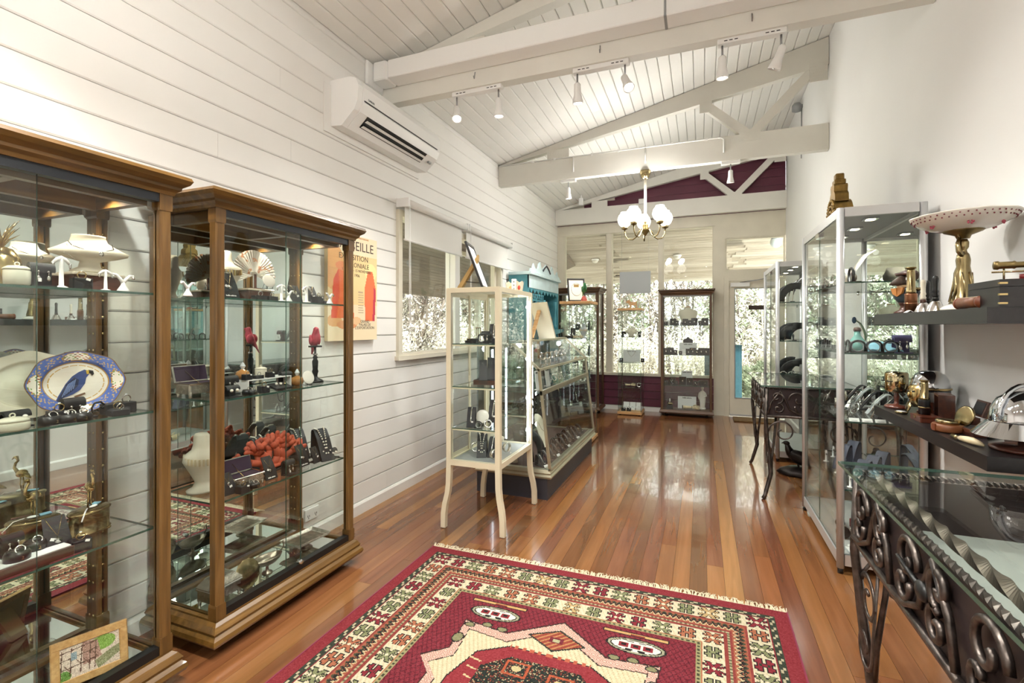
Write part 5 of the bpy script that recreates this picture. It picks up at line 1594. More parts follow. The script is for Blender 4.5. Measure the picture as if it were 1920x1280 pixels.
kind('pendant_small', ('easel', easel(0.044, 0.056, 0.075), BLACKV), ('chain', MB().tube([(-0.014, 0.028, 0.074), (0, 0.012, 0.045), (0.014, 0.028, 0.074)], 0.001, 5), GOLD), ('pendant', MB().ell((0, 0.009, 0.04), (0.006, 0.002, 0.007), 10, 6), SILVER), ('price_tag', tagmb((0.006, 0.005, 0.03), 0.01, 0.008, -0.3), TAGM))
# linen busts
bl = [(0.0, 0, 0, 0.05, 0.036), (0.008, 0, 0, 0.052, 0.038), (0.02, 0, 0, 0.03, 0.024), (0.038, 0, -0.002, 0.026, 0.022), (0.05, 0, -0.01, 0.07, 0.045), (0.06, 0, -0.012, 0.1, 0.062), (0.07, 0, -0.008, 0.104, 0.062), (0.085, 0, 0.004, 0.078, 0.048), (0.105, 0, 0.014, 0.05, 0.036), (0.122, 0, 0.018, 0.045, 0.034), (0.128, 0, 0.018, 0.045, 0.034)]
kind('bust_low', ('bust', loft(bl, 28), CREAMV), ('necklace', MB().tube([(-0.055, -0.014, 0.1), (-0.05, -0.052, 0.083), (-0.02, -0.066, 0.07), (0.02, -0.068, 0.066), (0.055, -0.052, 0.08), (0.056, -0.014, 0.1)], 0.0016, 6), SILVER), ('pendant', MB().ell((0.02, -0.072, 0.06), (0.007, 0.004, 0.009), 10, 6), SILVER), ('chain', MB().tube([(-0.09, -0.03, 0.068), (-0.06, -0.066, 0.052), (-0.045, -0.06, 0.04)], 0.001, 5), SILVER))
bt = [(0.0, 0, 0, 0.055, 0.045), (0.012, 0, 0, 0.058, 0.048), (0.024, 0, 0, 0.035, 0.03), (0.045, 0, 0, 0.028, 0.026), (0.09, 0, 0, 0.05, 0.035), (0.13, 0, -0.002, 0.072, 0.042), (0.155, 0, 0, 0.066, 0.04), (0.17, 0, 0.006, 0.038, 0.034), (0.19, 0, 0.01, 0.03, 0.03), (0.225, 0, 0.012, 0.028, 0.028), (0.233, 0, 0.012, 0.022, 0.022), (0.235, 0, 0.012, 0.01, 0.01)]
nk = [(0.062 * math.cos(a), 0.002 + 0.048 * math.sin(a) - (0.004 if math.sin(a) < 0 else 0), 0.158 - 0.012 * (1 - math.sin(a))) for a in [2 * PI * i / 28 for i in range(28)]]
lnk = MB()
for i, p in enumerate(nk):
    if p[1] < 0.03:
        lnk.cbox((p[0] * 1.04, p[1] * 1.08, p[2] - 0.008), (0.005, 0.006, 0.026), rz(math.atan2(p[1], p[0])))
kind('bust_tall', ('bust', loft(bt, 24), CREAMV), ('necklace', lnk, BONE))
kind('bust_neck', ('bust', loft([(0, 0, 0, 0.05, 0.04), (0.012, 0, 0, 0.05, 0.04), (0.016, 0, 0, 0.03, 0.022), (0.06, 0, 0.01, 0.034, 0.016), (0.12, 0, 0.03, 0.044, 0.016), (0.18, 0, 0.05, 0.046, 0.018), (0.21, 0, 0.062, 0.03, 0.022), (0.225, 0, 0.07, 0.012, 0.012)], 20), CREAMV), ('necklace', MB().tube([(-0.03, 0.04, 0.185), (-0.02, 0.014, 0.13), (0.005, 0.004, 0.11), (0.024, 0.018, 0.14), (0.03, 0.04, 0.185)], 0.0012, 5), GOLD))
kind('bust_big', ('bust', loft([(0, 0, 0, 0.06, 0.05), (0.014, 0, 0, 0.06, 0.05), (0.02, 0, 0, 0.05, 0.04), (0.06, 0, 0, 0.085, 0.05), (0.13, 0, 0, 0.115, 0.055), (0.175, 0, 0, 0.118, 0.052), (0.2, 0, 0, 0.09, 0.046), (0.215, 0, 0, 0.042, 0.036), (0.235, 0, 0, 0.036, 0.034), (0.238, 0, 0, 0.03, 0.028)], 26), CREAMV), ('neck_cap', MB().lathe([(0.037, 0.236), (0.034, 0.246), (0.0, 0.248)], 20), PINE))
kind('bust_wide', ('bust', loft([(0, 0, 0, 0.04, 0.035), (0.03, 0, 0, 0.03, 0.03), (0.06, 0, 0, 0.08, 0.05), (0.078, 0, 0, 0.082, 0.05), (0.1, 0, 0, 0.05, 0.04), (0.115, 0, 0, 0.042, 0.036)], 20), CREAMV), ('chain', MB().tube([(-0.05, -0.03, 0.09), (0, -0.054, 0.072), (0.05, -0.03, 0.09)], 0.0015, 5), GOLD))
# white acrylic earring stands
kind('t_stand', ('stand', MB().lathe([(0.022, 0), (0.02, 0.004), (0.008, 0.008), (0.0065, 0.06), (0.006, 0.085), (0.0, 0.088)], 14).tube([(-0.028, 0, 0.07), (-0.014, 0, 0.082), (0, 0, 0.087), (0.014, 0, 0.082), (0.028, 0, 0.07)], [0.005, 0.006, 0.0065, 0.006, 0.005], 8), WHITEA), ('earring', MB().ell((-0.026, -0.005, 0.064), (0.005, 0.003, 0.008), 8, 6), SILVER), ('earring', MB().ell((0.026, -0.005, 0.064), (0.005, 0.003, 0.008), 8, 6), SILVER))
kind('y_stand', ('stand', MB().lathe([(0.02, 0), (0.018, 0.006), (0.007, 0.025), (0.006, 0.035)], 14).tube([(0, 0, 0.03), (-0.008, 0, 0.045), (-0.02, 0, 0.06), (-0.032, 0, 0.062)], [0.006, 0.006, 0.005, 0.004], 8).tube([(0, 0, 0.03), (0.008, 0, 0.045), (0.02, 0, 0.058), (0.032, 0, 0.058)], [0.006, 0.006, 0.005, 0.004], 8), WHITEA), ('earring', MB().ell((-0.03, -0.004, 0.053), 0.005, 8, 6), SILVER), ('earring', MB().ell((0.03, -0.004, 0.05), 0.005, 8, 6), SILVER))
# ramps
def ramp_mb(w, h, l):
    pts = [(-l * 0.5, 0.0), (-l * 0.32, h * 0.3), (-l * 0.05, h * 0.72), (l * 0.2, h * 0.98), (l * 0.36, h), (l * 0.44, h * 0.9)]
    mb = MB()
    for a, b in zip(pts, pts[1:]):
        mb.add([(-w / 2, a[0], a[1]), (w / 2, a[0], a[1]), (w / 2, b[0], b[1]), (-w / 2, b[0], b[1]), (-w / 2, a[0] + 0.004, max(0, a[1] - 0.003)), (w / 2, a[0] + 0.004, max(0, a[1] - 0.003)), (w / 2, b[0] + 0.004, b[1] - 0.003), (-w / 2, b[0] + 0.004, b[1] - 0.003)], [(0, 1, 2, 3), (5, 4, 7, 6), (1, 5, 6, 2), (4, 0, 3, 7)])
    return mb.prism([(l * 0.44, h * 0.9), (l * 0.5, 0.0), (l * 0.44, 0.0), (l * 0.4, h * 0.88)], -w / 2, w / 2, 'x').box(-w / 2, w / 2, -l * 0.5, l * 0.5, 0, 0.003)
RP = [(-0.5, 0.0), (-0.32, 0.3), (-0.05, 0.72), (0.2, 0.98), (0.36, 1.0)]
def rpt(t, h, l):
    k = t * 4
    i = min(3, int(k))
    f = k - i
    return (RP[i][0] + (RP[i + 1][0] - RP[i][0]) * f) * l, (RP[i][1] + (RP[i + 1][1] - RP[i][1]) * f) * h
pr_ = MB()
for i in range(30):
    t = i / 29
    s = 0.16 + 0.84 * abs(2 * t - 1)
    yy, zz = rpt(s, 0.15, 0.13)
    pr_.ell(((t - 0.5) * 0.05 * (1 - 0.6 * (1 - abs(2 * t - 1)) ** 6) if abs(t - 0.5) > 0.06 else (t - 0.5) * 0.36, yy - 0.003, zz + 0.004), 0.0042, 8, 6)
kind('pearl_ramp', ('ramp', ramp_mb(0.07, 0.15, 0.13), BLACKV), ('pearl_strand', pr_, PEARL))
wst = MB().tube([(0, rpt(s, 0.11, 0.12)[0] - 0.003, rpt(s, 0.11, 0.12)[1] + 0.003) for s in (0.2, 0.4, 0.6, 0.8, 1.0)], 0.004, 6, flat=0.4)
kind('bracelet_ramp', ('ramp', ramp_mb(0.05, 0.11, 0.12), GREYV), ('bracelet', wst, SILVER), ('price_tag', tagmb((0.01, rpt(0.2, .11, .12)[0] - 0.006, rpt(0.2, .11, .12)[1] + 0.006), 0.012, 0.009), TAGM))
kind('plain_ramp', ('ramp', ramp_mb(0.05, 0.12, 0.11), GREYV), ('chain', MB().tube([(-0.012, rpt(1, .12, .11)[0], 0.124), (0, rpt(0.5, .12, .11)[0] - 0.003, rpt(0.5, .12, .11)[1] + 0.003), (0.012, rpt(1, .12, .11)[0], 0.124)], 0.001, 5), SILVER))
kind('arch_ramp', ('ramp', MB().tube(arc((0, 0.05, 0.006), 0.12, PI, PI * 0.42, 10, 'x', 1.1), 0.03, 8, flat=0.18), BLACKV), ('bracelet', MB().tube(arc((0, 0.05, 0.0), 0.1265, PI * 0.9, PI * 0.5, 8, 'x', 1.1), 0.006, 6, flat=0.5), SILVER))
# wire loop bracelet hangers
def loop_mb(w=0.03, h=0.055):
    return MB().tube([(-w, 0, 0.004), (-w, 0, h * 0.6)] + arc((0, 0, h * 0.6), w, PI, 0, 8, 'y', 0.8) + [(w, 0, h * 0.6), (w, 0, 0.004)], 0.0045, 6).box(-w - 0.005, w + 0.005, -0.012, 0.025, 0, 0.005)
kind('loop_stand', ('loop', loop_mb(), BLACKPL), ('bangle', MB().torus((0, 0.004, 0.028), 0.024, 0.003, 20, 6, rx(PI / 2 - 0.25)), STEEL))
kind('bangle', ('band', MB().torus((0, 0, 0.0285), 0.024, 0.0045, 22, 8, rx(PI / 2 - 0.35), 0.6), SILVER), ('clasp', MB().cbox((0, -0.016, 0.052), (0.01, 0.008, 0.006)), STEEL))
kind('watch', ('strap', MB().torus((0, 0, 0.03), 0.025, 0.006, 22, 8, rx(PI / 2 - 0.5), 0.35), CHROME), ('case', MB().cyl((0, -0.026, 0.035), (0, -0.034, 0.04), 0.018, n=18), CHROME), ('dial', MB().cyl((0, -0.0335, 0.0397), (0, -0.0345, 0.0403), 0.014, n=18), PAPER))
kind('bangle_flat', ('band', MB().torus((0, 0, 0.005), 0.026, 0.005, 22, 8, None, 0.8), OLDBRASS), ('charm', MB().ell((0.028, 0, 0.006), 0.006, 8, 6), SILVER))
kind('cuff', ('band', MB().tube(arc((0, 0, 0.039), 0.026, -0.4 * PI, 1.4 * PI, 16, 'y'), 0.012, 6, flat=0.2), CHASED), ('price_tag', tagmb((0.02, -0.014, 0.006), 0.012, 0.008), TAGM))
kind('price_card', ('card', MB().prism([(0, 0), (0.012, 0.014), (0.013, 0.013), (0.003, 0)], -0.02, 0.02, 'x'), PAPER), ('print', MB().box(-0.012, 0.012, 0.002, 0.004, 0.004, 0.005), GREYPL))
def sign_card(w, h):
    m = rx(-0.12)
    return (('board', MB().box(-w / 2, w / 2, 0, 0.004, 0, h).xf(m).box(-0.02, 0.02, 0.004, 0.05, 0, 0.003), M('pale card', 'D9DBDA', 0.7)), ('lettering', text_mb('belle adore', 0.026, 0.0004, bold=0.0008).xf(m @ tr(0, -0.001, h - 0.022) @ rx(PI / 2)), BLACKPL))
kind('sign_wide', *sign_card(0.24, 0.17))
kind('sign_narrow', *sign_card(0.15, 0.2))
kind('black_box', ('box', MB().rbox(-0.03, 0.03, -0.012, 0.012, 0, 0.072, 0.002), BLACKV), ('pendant', MB().ell((0, -0.0125, 0.034), (0.007, 0.002, 0.009), 8, 6), SILVER), ('chain', MB().tube([(-0.014, -0.0125, 0.07), (0, -0.013, 0.044), (0.014, -0.0125, 0.07)], 0.001, 5), GOLD))
kind('black_box_small', ('box', MB().rbox(-0.02, 0.02, -0.012, 0.012, 0, 0.048, 0.002), BLACKV), ('jewel', MB().ell((0, -0.0125, 0.026), (0.006, 0.002, 0.006), 8, 6), SILVER))
kind('white_box', ('box', MB().rbox(-0.032, 0.032, -0.025, 0.025, 0, 0.02, 0.003), WHITEPL), ('lid', MB().cbox((0, 0.026, 0.05), (0.064, 0.014, 0.064), rx(-0.2)), WHITEPL), ('ring', ring_mb((0, -0.004, 0.026)), SILVER))
kind('tray_earrings', ('tray', MB().rbox(-0.05, 0.05, -0.035, 0.035, 0, 0.012, 0.004).xf(rx(0.3)).xf(tr(0, 0, 0.011)), BLACKV), ('earring', MB().ell((-0.018, 0.0, 0.03), 0.007, 8, 6), PEARL), ('earring', MB().ell((0.004, -0.004, 0.029), 0.007, 8, 6), PEARL), ('earring', MB().ell((0.024, -0.01, 0.027), 0.006, 8, 6), GOLD))
kind('ring_tray', ('tray', MB().rbox(-0.12, 0.12, -0.06, 0.06, 0, 0.03, 0.004), BOXWOOD), ('pad', MB().box(-0.112, 0.112, -0.052, 0.052, 0.0302, 0.033), PAPER))
# ceramics, bottles, caskets
kind('jar_cream', ('body', MB().lathe([(0.03, 0), (0.034, 0.004), (0.035, 0.03), (0.035, 0.05), (0.033, 0.053)], 22), CERAMIC), ('lid', MB().lathe([(0.036, 0.053), (0.036, 0.058), (0.024, 0.066), (0.0, 0.068)], 22), CERAMIC), ('knob', MB().torus((0, 0, 0.073), 0.006, 0.002, 14, 6, rx(PI / 2)), CERAMIC, 1))
kind('jar_low', ('body', MB().lathe([(0.036, 0), (0.04, 0.006), (0.041, 0.022), (0.038, 0.027)], 24, sy=0.8), CERAMIC), ('lid', MB().lathe([(0.04, 0.027), (0.038, 0.034), (0.02, 0.04), (0.0, 0.041)], 24, sy=0.8), CERAMIC), ('knob', MB().torus((0, 0, 0.046), 0.006, 0.002, 14, 6, rx(PI / 2)), CERAMIC, 1))
kind('perfume', ('body', MB().lathe([(0.018, 0), (0.03, 0.008), (0.036, 0.024), (0.03, 0.042), (0.012, 0.05), (0.01, 0.054)], 20, wob=lambda w, z: 1 + 0.06 * math.cos(8 * w)), AMBER), ('stopper', MB().lathe([(0.007, 0.054), (0.009, 0.06), (0.014, 0.07), (0.006, 0.086), (0.0, 0.092)], 8, smooth=False), SPARK))
def casket(open_):
    ps = [('body', MB().rbox(-0.085, 0.085, -0.05, 0.05, 0.016, 0.06, 0.006), CHASED), ('rim', MB().mould([(-0.004, 0.058), (0.003, 0.058), (0.004, 0.062), (0, 0.066), (-0.004, 0.066)], -0.084, 0.084, -0.049, 0.049), SILVER)]
    for sx in (-1, 1):
        for sy in (-1, 1):
            ps.append(('foot', MB().lathe([(0.009, 0), (0.006, 0.006), (0.011, 0.02), (0.004, 0.03)], 10, (sx * 0.076, sy * 0.042, 0)), CHASED))
    if open_:
        ps.append(('lining', MB().box(-0.078, 0.078, -0.043, 0.043, 0.0602, 0.0635), RUBYV))
        m = tr(0, 0.05, 0.066) @ rx(-0.28)
        ps.append(('lid', MB().rbox(-0.087, 0.087, 0.0, 0.014, 0.0, 0.085, 0.005).xf(m), SILVER))
        ps.append(('lid_lining', MB().box(-0.08, 0.08, -0.0015, 0.0, 0.006, 0.079).xf(m), RUBYV))
        ps.append(('stay', MB().tube([(-0.03, -0.04, 0.066), (-0.03, 0.0, 0.085), (-0.03, 0.06, 0.12)], 0.0018, 5), GOLD))
    else:
        ps.append(('lid', MB().lathe([(0.1, 0.066), (0.102, 0.07), (0.09, 0.08), (0.07, 0.094), (0.064, 0.1), (0.0, 0.102)], 4, smooth=False).xf(rz(PI / 4)).xf(Matrix.Diagonal((1.22, 0.74, 1, 1))), CHASED))
        ps.append(('finial', MB().ell((0, 0, 0.106), (0.03, 0.012, 0.008), 10, 6), SILVER))
    return ps
kind('casket_open', *casket(True))
kind('casket_closed', *casket(False))
# bird on a turned candlestick
def bird_mb(h=0.1, wide=0.03):
    return loft([(0.0, 0, 0.055, 0.004, 0.003), (0.03, 0, 0.04, 0.009, 0.006), (0.055, 0, 0.02, 0.02, 0.016), (0.08, 0, 0.004, 0.027, 0.024), (0.105, 0, -0.004, 0.026, 0.024), (0.125, 0, -0.008, 0.019, 0.018), (0.137, 0, -0.01, 0.0165, 0.017), (0.15, 0, -0.01, 0.014, 0.015), (0.158, 0, -0.008, 0.005, 0.006)], 16)
kind('parrot_stand', ('pedestal', MB().lathe([(0.045, 0), (0.046, 0.006), (0.038, 0.014), (0.02, 0.022), (0.012, 0.034), (0.014, 0.05), (0.018, 0.062), (0.014, 0.075), (0.016, 0.1), (0.017, 0.12), (0.01, 0.135), (0.015, 0.142), (0.006, 0.155), (0.006, 0.2)], 18), BLACKM), ('perch', MB().rbox(-0.034, 0.034, -0.016, 0.016, 0.2, 0.21, 0.003), BLACKM), ('bird', bird_mb().ell((0, -0.028, 0.146), (0.004, 0.008, 0.007), 8, 6).ell((-0.024, 0.012, 0.085), (0.006, 0.024, 0.03), 10, 6).ell((0.024, 0.012, 0.085), (0.006, 0.024, 0.03), 10, 6).xf(tr(0, -0.004, 0.158)), PINK), ('collar', MB().lathe([(0.012, 0.155), (0.014, 0.16), (0.012, 0.165)], 12), CHROME))
# pleated fan
fan = MB()
rows = []
for i in range(61):
    a = -0.12 * PI + i / 60 * 1.24 * PI
    p = 0.005 if i % 2 else -0.005
    rows.append([(-math.cos(a) * r, p * (r / 0.13) + 0.004, 0.075 + math.sin(a) * r) for r in (0.02, 0.06, 0.1, 0.135)])
fan.sheet(rows, False)
FANM, nt_, b_f = newmat('painted fan paper')
setp(b_f, 0.7)
nt_.links.new(ramp(nt_, noise(nt_, coords(nt_), 22, 2), [(0.56, rgb('EDEAE0')), (0.6, rgb('D08A58')), (0.64, rgb('C9A27C')), (0.67, rgb('EDEAE0'))]), b_f.inputs['Base Color'])
fs_ = MB()
for i in range(0, 60, 3):
    a = -0.12 * PI + i / 59 * 1.24 * PI
    fs_.tube([(0, 0.008, 0.075), (-math.cos(a) * 0.128, 0.008, 0.075 + math.sin(a) * 0.128)], [0.0012, 0.002], 4)
kind('paper_fan', ('leaf', fan, FANM), ('sticks', fs_, CERAMIC), ('guard_stand', MB().box(-0.006, 0.006, -0.006, 0.0, 0.0, 0.08).box(-0.03, 0.03, -0.02, 0.03, 0, 0.005), BOXWOOD))
kind('plinth_box', ('carcass', MB().rbox(-0.07, 0.07, -0.045, 0.045, 0, 0.052, 0.006), REDWOOD), ('cover', MB().rbox(-0.078, 0.078, -0.05, 0.05, 0.0522, 0.062, 0.005), CERAMIC))
kind('riser', ('table', MB().box(-0.13, 0.13, -0.05, 0.05, 0.052, 0.056).box(-0.13, -0.126, -0.05, 0.05, 0, 0.052).box(0.126, 0.13, -0.05, 0.05, 0, 0.052), WHITEA), ('foot_pad', MB().box(-0.126, -0.12, -0.05, 0.05, 0, 0.002), WHITEPL))
kind('dish_stand', ('dish', MB().lathe([(0.0, 0), (0.03, 0.001), (0.036, 0.006), (0.034, 0.007), (0.0, 0.004)], 20).xf(tr(0, 0, 0.04) @ rx(PI / 2 - 0.3)), PORC), ('easel', MB().tube([(-0.015, -0.012, 0.012), (-0.015, -0.016, 0.002), (-0.012, 0.03, 0.002), (0, 0.02, 0.05), (0.012, 0.03, 0.002), (0.015, -0.016, 0.002), (0.015, -0.012, 0.012)], 0.0018, 5), BLACKM))
# coral
cm = MB()
cr_ = random.Random(21)
def grow(p, d, r, n):
    q = Vector(p) + Vector(d) * cr_.uniform(0.042, 0.056) * (1.15 if n > 1 else 0.85)
    cm.tube([p, (Vector(p) + q) / 2 + Vector((cr_.uniform(-1, 1), cr_.uniform(-1, 1), 0)) * 0.006, q], [r, r * 0.95, r * 0.82], 9)
    cm.ell(q, (r * 0.86, r * 0.86, r * 0.86), 9, 6)
    if n > 0:
        for s in ((-1, 1) if cr_.random() < 0.85 else (-1, 0.2, 1)):
            e = Vector((d[0] + s * cr_.uniform(0.45, 0.9), d[1] * 0.6 + cr_.uniform(-0.35, 0.35), max(0.12, d[2] + cr_.uniform(-0.3, 0.2)))).normalized()
            grow(q, e, r * 0.87, n - 1)
for sx in (-1, -0.35, 0.35, 1):
    grow((sx * 0.03, 0, 0.012), Vector((sx, cr_.uniform(-0.2, 0.2), 0.8)).normalized(), 0.0235, 3)
cm.ell((0, 0, 0.014), (0.075, 0.035, 0.016), 14, 7)
kind('coral', ('branches', cm, CORAL), ('slab', MB().rbox(-0.09, 0.09, -0.045, 0.045, -0.012, 0.0, 0.004).xf(tr(0, 0, 0.0)), BLACKPL))
# oval brass box with flamingo
def flamingo(z):
    mb = MB().ell((0, 0, z + 0.07), (0.013, 0.026, 0.015), 12, 8, rx(0.25))
    mb.tube([(0, -0.02, z + 0.074), (0, -0.036, z + 0.09), (0, -0.03, z + 0.108), (0, -0.018, z + 0.118), (0, -0.024, z + 0.132), (0, -0.036, z + 0.13)], [0.007, 0.005, 0.0042, 0.004, 0.006, 0.0045], 8)
    mb.tube([(0, -0.036, z + 0.13), (0, -0.048, z + 0.12)], [0.004, 0.001], 6)
    mb.tube([(0, 0.022, z + 0.066), (0, 0.042, z + 0.055)], [0.009, 0.002], 6)
    mb.tube([(0.004, 0.0, z + 0.06), (0.004, 0.004, z + 0.03), (0.004, -0.002, z)], 0.0022, 6)
    mb.tube([(-0.004, 0.0, z + 0.06), (-0.004, -0.002, z + 0.03), (-0.004, 0.006, z)], 0.0022, 6)
    return mb
fb = [('body', MB().lathe([(0.05, 0.012), (0.052, 0.014), (0.05, 0.018), (0.048, 0.02), (0.048, 0.078), (0.05, 0.08)], 30, sx=1.35, sy=0.9), BRASS), ('lid', MB().lathe([(0.051, 0.0805), (0.052, 0.085), (0.047, 0.09), (0.02, 0.094), (0.0, 0.095)], 30, sx=1.35, sy=0.9), BRASS), ('flamingo', flamingo(0.095).xf(rz(-0.5)), GOLD), ('tie', MB().tube([(-0.02, -0.012, 0.097), (-0.045, -0.03, 0.096), (-0.07, -0.042, 0.07)], 0.0022, 5, flat=0.4).ell((0.0, -0.014, 0.098), (0.015, 0.008, 0.004), 8, 6), PAPER, 1), ('label_card', MB().cbox((0.03, 0.008, 0.096), (0.03, 0.02, 0.003), rz(0.3)), CLOTHB, 1)]
for a in (0.7, 2.44, 3.84, 5.58):
    fb.append(('foot', MB().ell((0.058 * math.cos(a), 0.04 * math.sin(a), 0.007), (0.011, 0.009, 0.007), 8, 6), GOLD))
kind('flamingo_box', *fb)
# framed watercolour
fpic = Paint(0.16, 0.11, 'D8C6B4', 0.0022)
fpic.fill(fpic.el(0.115, 0.085, 0.035, 0.025), '7FA347')
fpic.fill(fpic.el(0.008, 0.012, 0.02, 0.02), '5F8A3E')
fpic.fill(fpic.poly([(0.06, 0.11), (0.06, 0.03), (0.11, 0.04), (0.1, 0.1)]), 'A98376')
fpic.fill(fpic.poly([(0.09, 0.03), (0.13, 0.05), (0.16, 0.06), (0.16, 0.03), (0.1, 0.0)]), '8C8F6A')
for a in (0.0, 0.025, 0.052, 0.075, 0.09):
    fpic.fill(fpic.line([(a, 0.01), (a + 0.006, 0.1)], 0.003), '5A3F33')
for a in (0.035, 0.066, 0.092):
    fpic.fill(fpic.line([(0.0, a), (0.1, a + 0.008)], 0.003), '5A3F33')
for a, b in ((0.01, 0.05), (0.035, 0.07), (0.06, 0.055), (0.08, 0.075)):
    fpic.fill(fpic.line([(a, b), (a + 0.018, b - 0.03)], 0.0025), '6B4B3C')
fpic.fill(fpic.rect(0.028, 0.044, 0.06, 0.085), '8FA0A8')
rs_ = np.random.RandomState(2)
fpic.im = np.clip(fpic.im + rs_.randn(*fpic.x.shape)[..., None] * 18, 0, 255)
def photo_frame(parent, w, h, fwid, mat, img, lean=0.18, strut=True, depth=0.016):
    m = tr(0, 0, depth * lean) @ rx(-lean)
    for (a, b, c, d) in ((-w / 2, w / 2, 0, fwid), (-w / 2, w / 2, h - fwid, h), (-w / 2, -w / 2 + fwid, fwid, h - fwid), (w / 2 - fwid, w / 2, fwid, h - fwid)):
        part('frame_rail', MB().rbox(a, b, 0, depth, c, d, 0.003).xf(m), mat, parent)
    part('backing', MB().box(-w / 2 + fwid, w / 2 - fwid, depth * 0.5, depth - 0.001, fwid, h - fwid).xf(m), M('hardboard', 'B39A6A', 0.8), parent)
    if img is not None:
        painted('picture', img, w - 2 * fwid, h - 2 * fwid, PRINT, parent, m @ tr(-w / 2 + fwid, depth * 0.3, fwid) @ rx(PI / 2))
    if strut:
        part('strut', MB().prism([(depth, h * 0.72), (h * 0.42 + depth, 0.02), (h * 0.42 + depth + 0.008, 0.002), (h * 0.36 + depth, 0.002), (depth, h * 0.6)], -0.03, 0.03, 'x').xf(tr(0, h * 0.13, 0)), M('hardboard strut', 'A88A58', 0.8), parent)
# silver on the showcase floors
kind('silver_basket', ('bowl', loft([(0.05, 0, 0, 0.03, 0.02), (0.058, 0, 0, 0.06, 0.034), (0.075, 0, 0, 0.085, 0.045), (0.1, 0, 0, 0.1, 0.052), (0.098, 0, 0, 0.094, 0.047), (0.075, 0, 0, 0.078, 0.04), (0.062, 0, 0, 0.05, 0.028)], 26), TARNISH), ('foot', MB().lathe([(0.032, 0), (0.03, 0.006), (0.01, 0.014), (0.009, 0.04), (0.02, 0.05)], 16), TARNISH), ('handle', MB().tube([(0.095, 0, 0.1), (0.115, 0, 0.13), (0.11, 0, 0.16), (0.095, 0, 0.15)], 0.004, 6), TARNISH), ('handle', MB().tube([(-0.095, 0, 0.1), (-0.115, 0, 0.115), (-0.105, 0, 0.128)], 0.004, 6), TARNISH))
tp_ = [('tray', MB().prism([(-0.14, -0.09), (0.14, -0.09), (0.14, 0.09), (-0.14, 0.09)], 0.07, 0.078), TARNISH), ('gallery', MB().mould([(-0.004, 0.076), (0.02, 0.078), (0.034, 0.1), (0.028, 0.102), (0.012, 0.084), (-0.004, 0.082)], -0.14, 0.14, -0.09, 0.09), CHASED), ('pedestal', MB().lathe([(0.06, 0), (0.055, 0.008), (0.03, 0.02), (0.04, 0.05), (0.09, 0.07)], 20), TARNISH)]
kind('silver_tray', *tp_)
kind('pierced_plate', ('plate', MB().lathe([(0.0, 0), (0.06, 0.002), (0.09, 0.012), (0.088, 0.014), (0.0, 0.006)], 28, wob=lambda w, z: 1 + 0.03 * math.cos(14 * w)).xf(tr(0, 0, 0.088) @ rx(PI / 2 - 0.25)), BRASS), ('easel', MB().tube([(-0.04, -0.02, 0.02), (-0.04, -0.025, 0.003), (-0.03, 0.05, 0.003), (0, 0.03, 0.1), (0.03, 0.05, 0.003), (0.04, -0.025, 0.003), (0.04, -0.02, 0.02)], 0.003, 6), BLACKM))
kind('pineapple', ('fruit', MB().lathe([(0.02, 0), (0.04, 0.012), (0.052, 0.05), (0.048, 0.09), (0.03, 0.12), (0.01, 0.128)], 24, wob=lambda w, z: 1 + 0.05 * math.cos(12 * w + z * 90) * math.cos(12 * w - z * 90)), GOLD), ('crown', (lambda mb: [mb.tube([(0, 0, 0.12), (math.cos(a) * 0.02, math.sin(a) * 0.02, 0.12 + h * 0.6), (math.cos(a) * 0.045, math.sin(a) * 0.045, 0.12 + h)], [0.008, 0.008, 0.001], 5, flat=0.4) for a, h in [(i * 0.9, 0.05 + 0.012 * (i % 5)) for i in range(16)]] and mb)(MB()), GOLD))
# mannequin hand with five fingers, lying on its side along +X
def hand_mb():
    mb = loft([(0, 0, 0, 0.036, 0.03), (0.08, 0, 0, 0.03, 0.026), (0.16, 0, 0, 0.022, 0.018), (0.185, 0, 0, 0.024, 0.014), (0.22, 0, 0, 0.036, 0.013), (0.25, 0, 0, 0.036, 0.011), (0.262, 0, 0, 0.03, 0.008)], 16)
    for x, l, b in ((-0.027, 0.06, 0.3), (-0.009, 0.072, 0.36), (0.009, 0.068, 0.4), (0.026, 0.054, 0.48)):
        mb.tube([(x, 0, 0.255), (x * 1.1, -0.004, 0.255 + l * 0.4), (x * 1.15, -0.004 - l * b * 0.4, 0.255 + l * 0.75), (x * 1.15, -0.004 - l * b, 0.255 + l)], [0.0085, 0.008, 0.007, 0.0045], 8)
    mb.tube([(-0.03, 0, 0.2), (-0.048, -0.012, 0.225), (-0.052, -0.024, 0.25), (-0.05, -0.03, 0.268)], [0.012, 0.01, 0.0085, 0.005], 8)
    return mb
HM = tr(0, 0, 0.046) @ ry(PI / 2 - 0.03)
kind('display_hand', ('hand', hand_mb().xf(HM), BONE), ('bracelet', MB().torus((0.17, 0, 0.051), 0.026, 0.005, 20, 6, ry(PI / 2)), BLACKPL), ('base_ring', MB().lathe([(0.04, -0.012), (0.044, 0), (0.036, 0.008)], 18).xf(HM), BLACKPL))
# ================================================================== goods in the showcases along the shiplap wall
JR = random.Random(31)
def side(key, name, label, cat, u, X, z, rot=None, s=1.0, group=None, mats=None, tilt=None):
    r = PI / 2 + JR.uniform(-0.25, 0.1) if rot is None else rot
    return put(key, name, label, cat, (X, yat(u, X), z + 0.0006), r, s, group, mats, tilt)
A_, B_n = 'parrot platter showcase', 'coral showcase'
s1, s2, s3 = SH
s0 = 0.1342
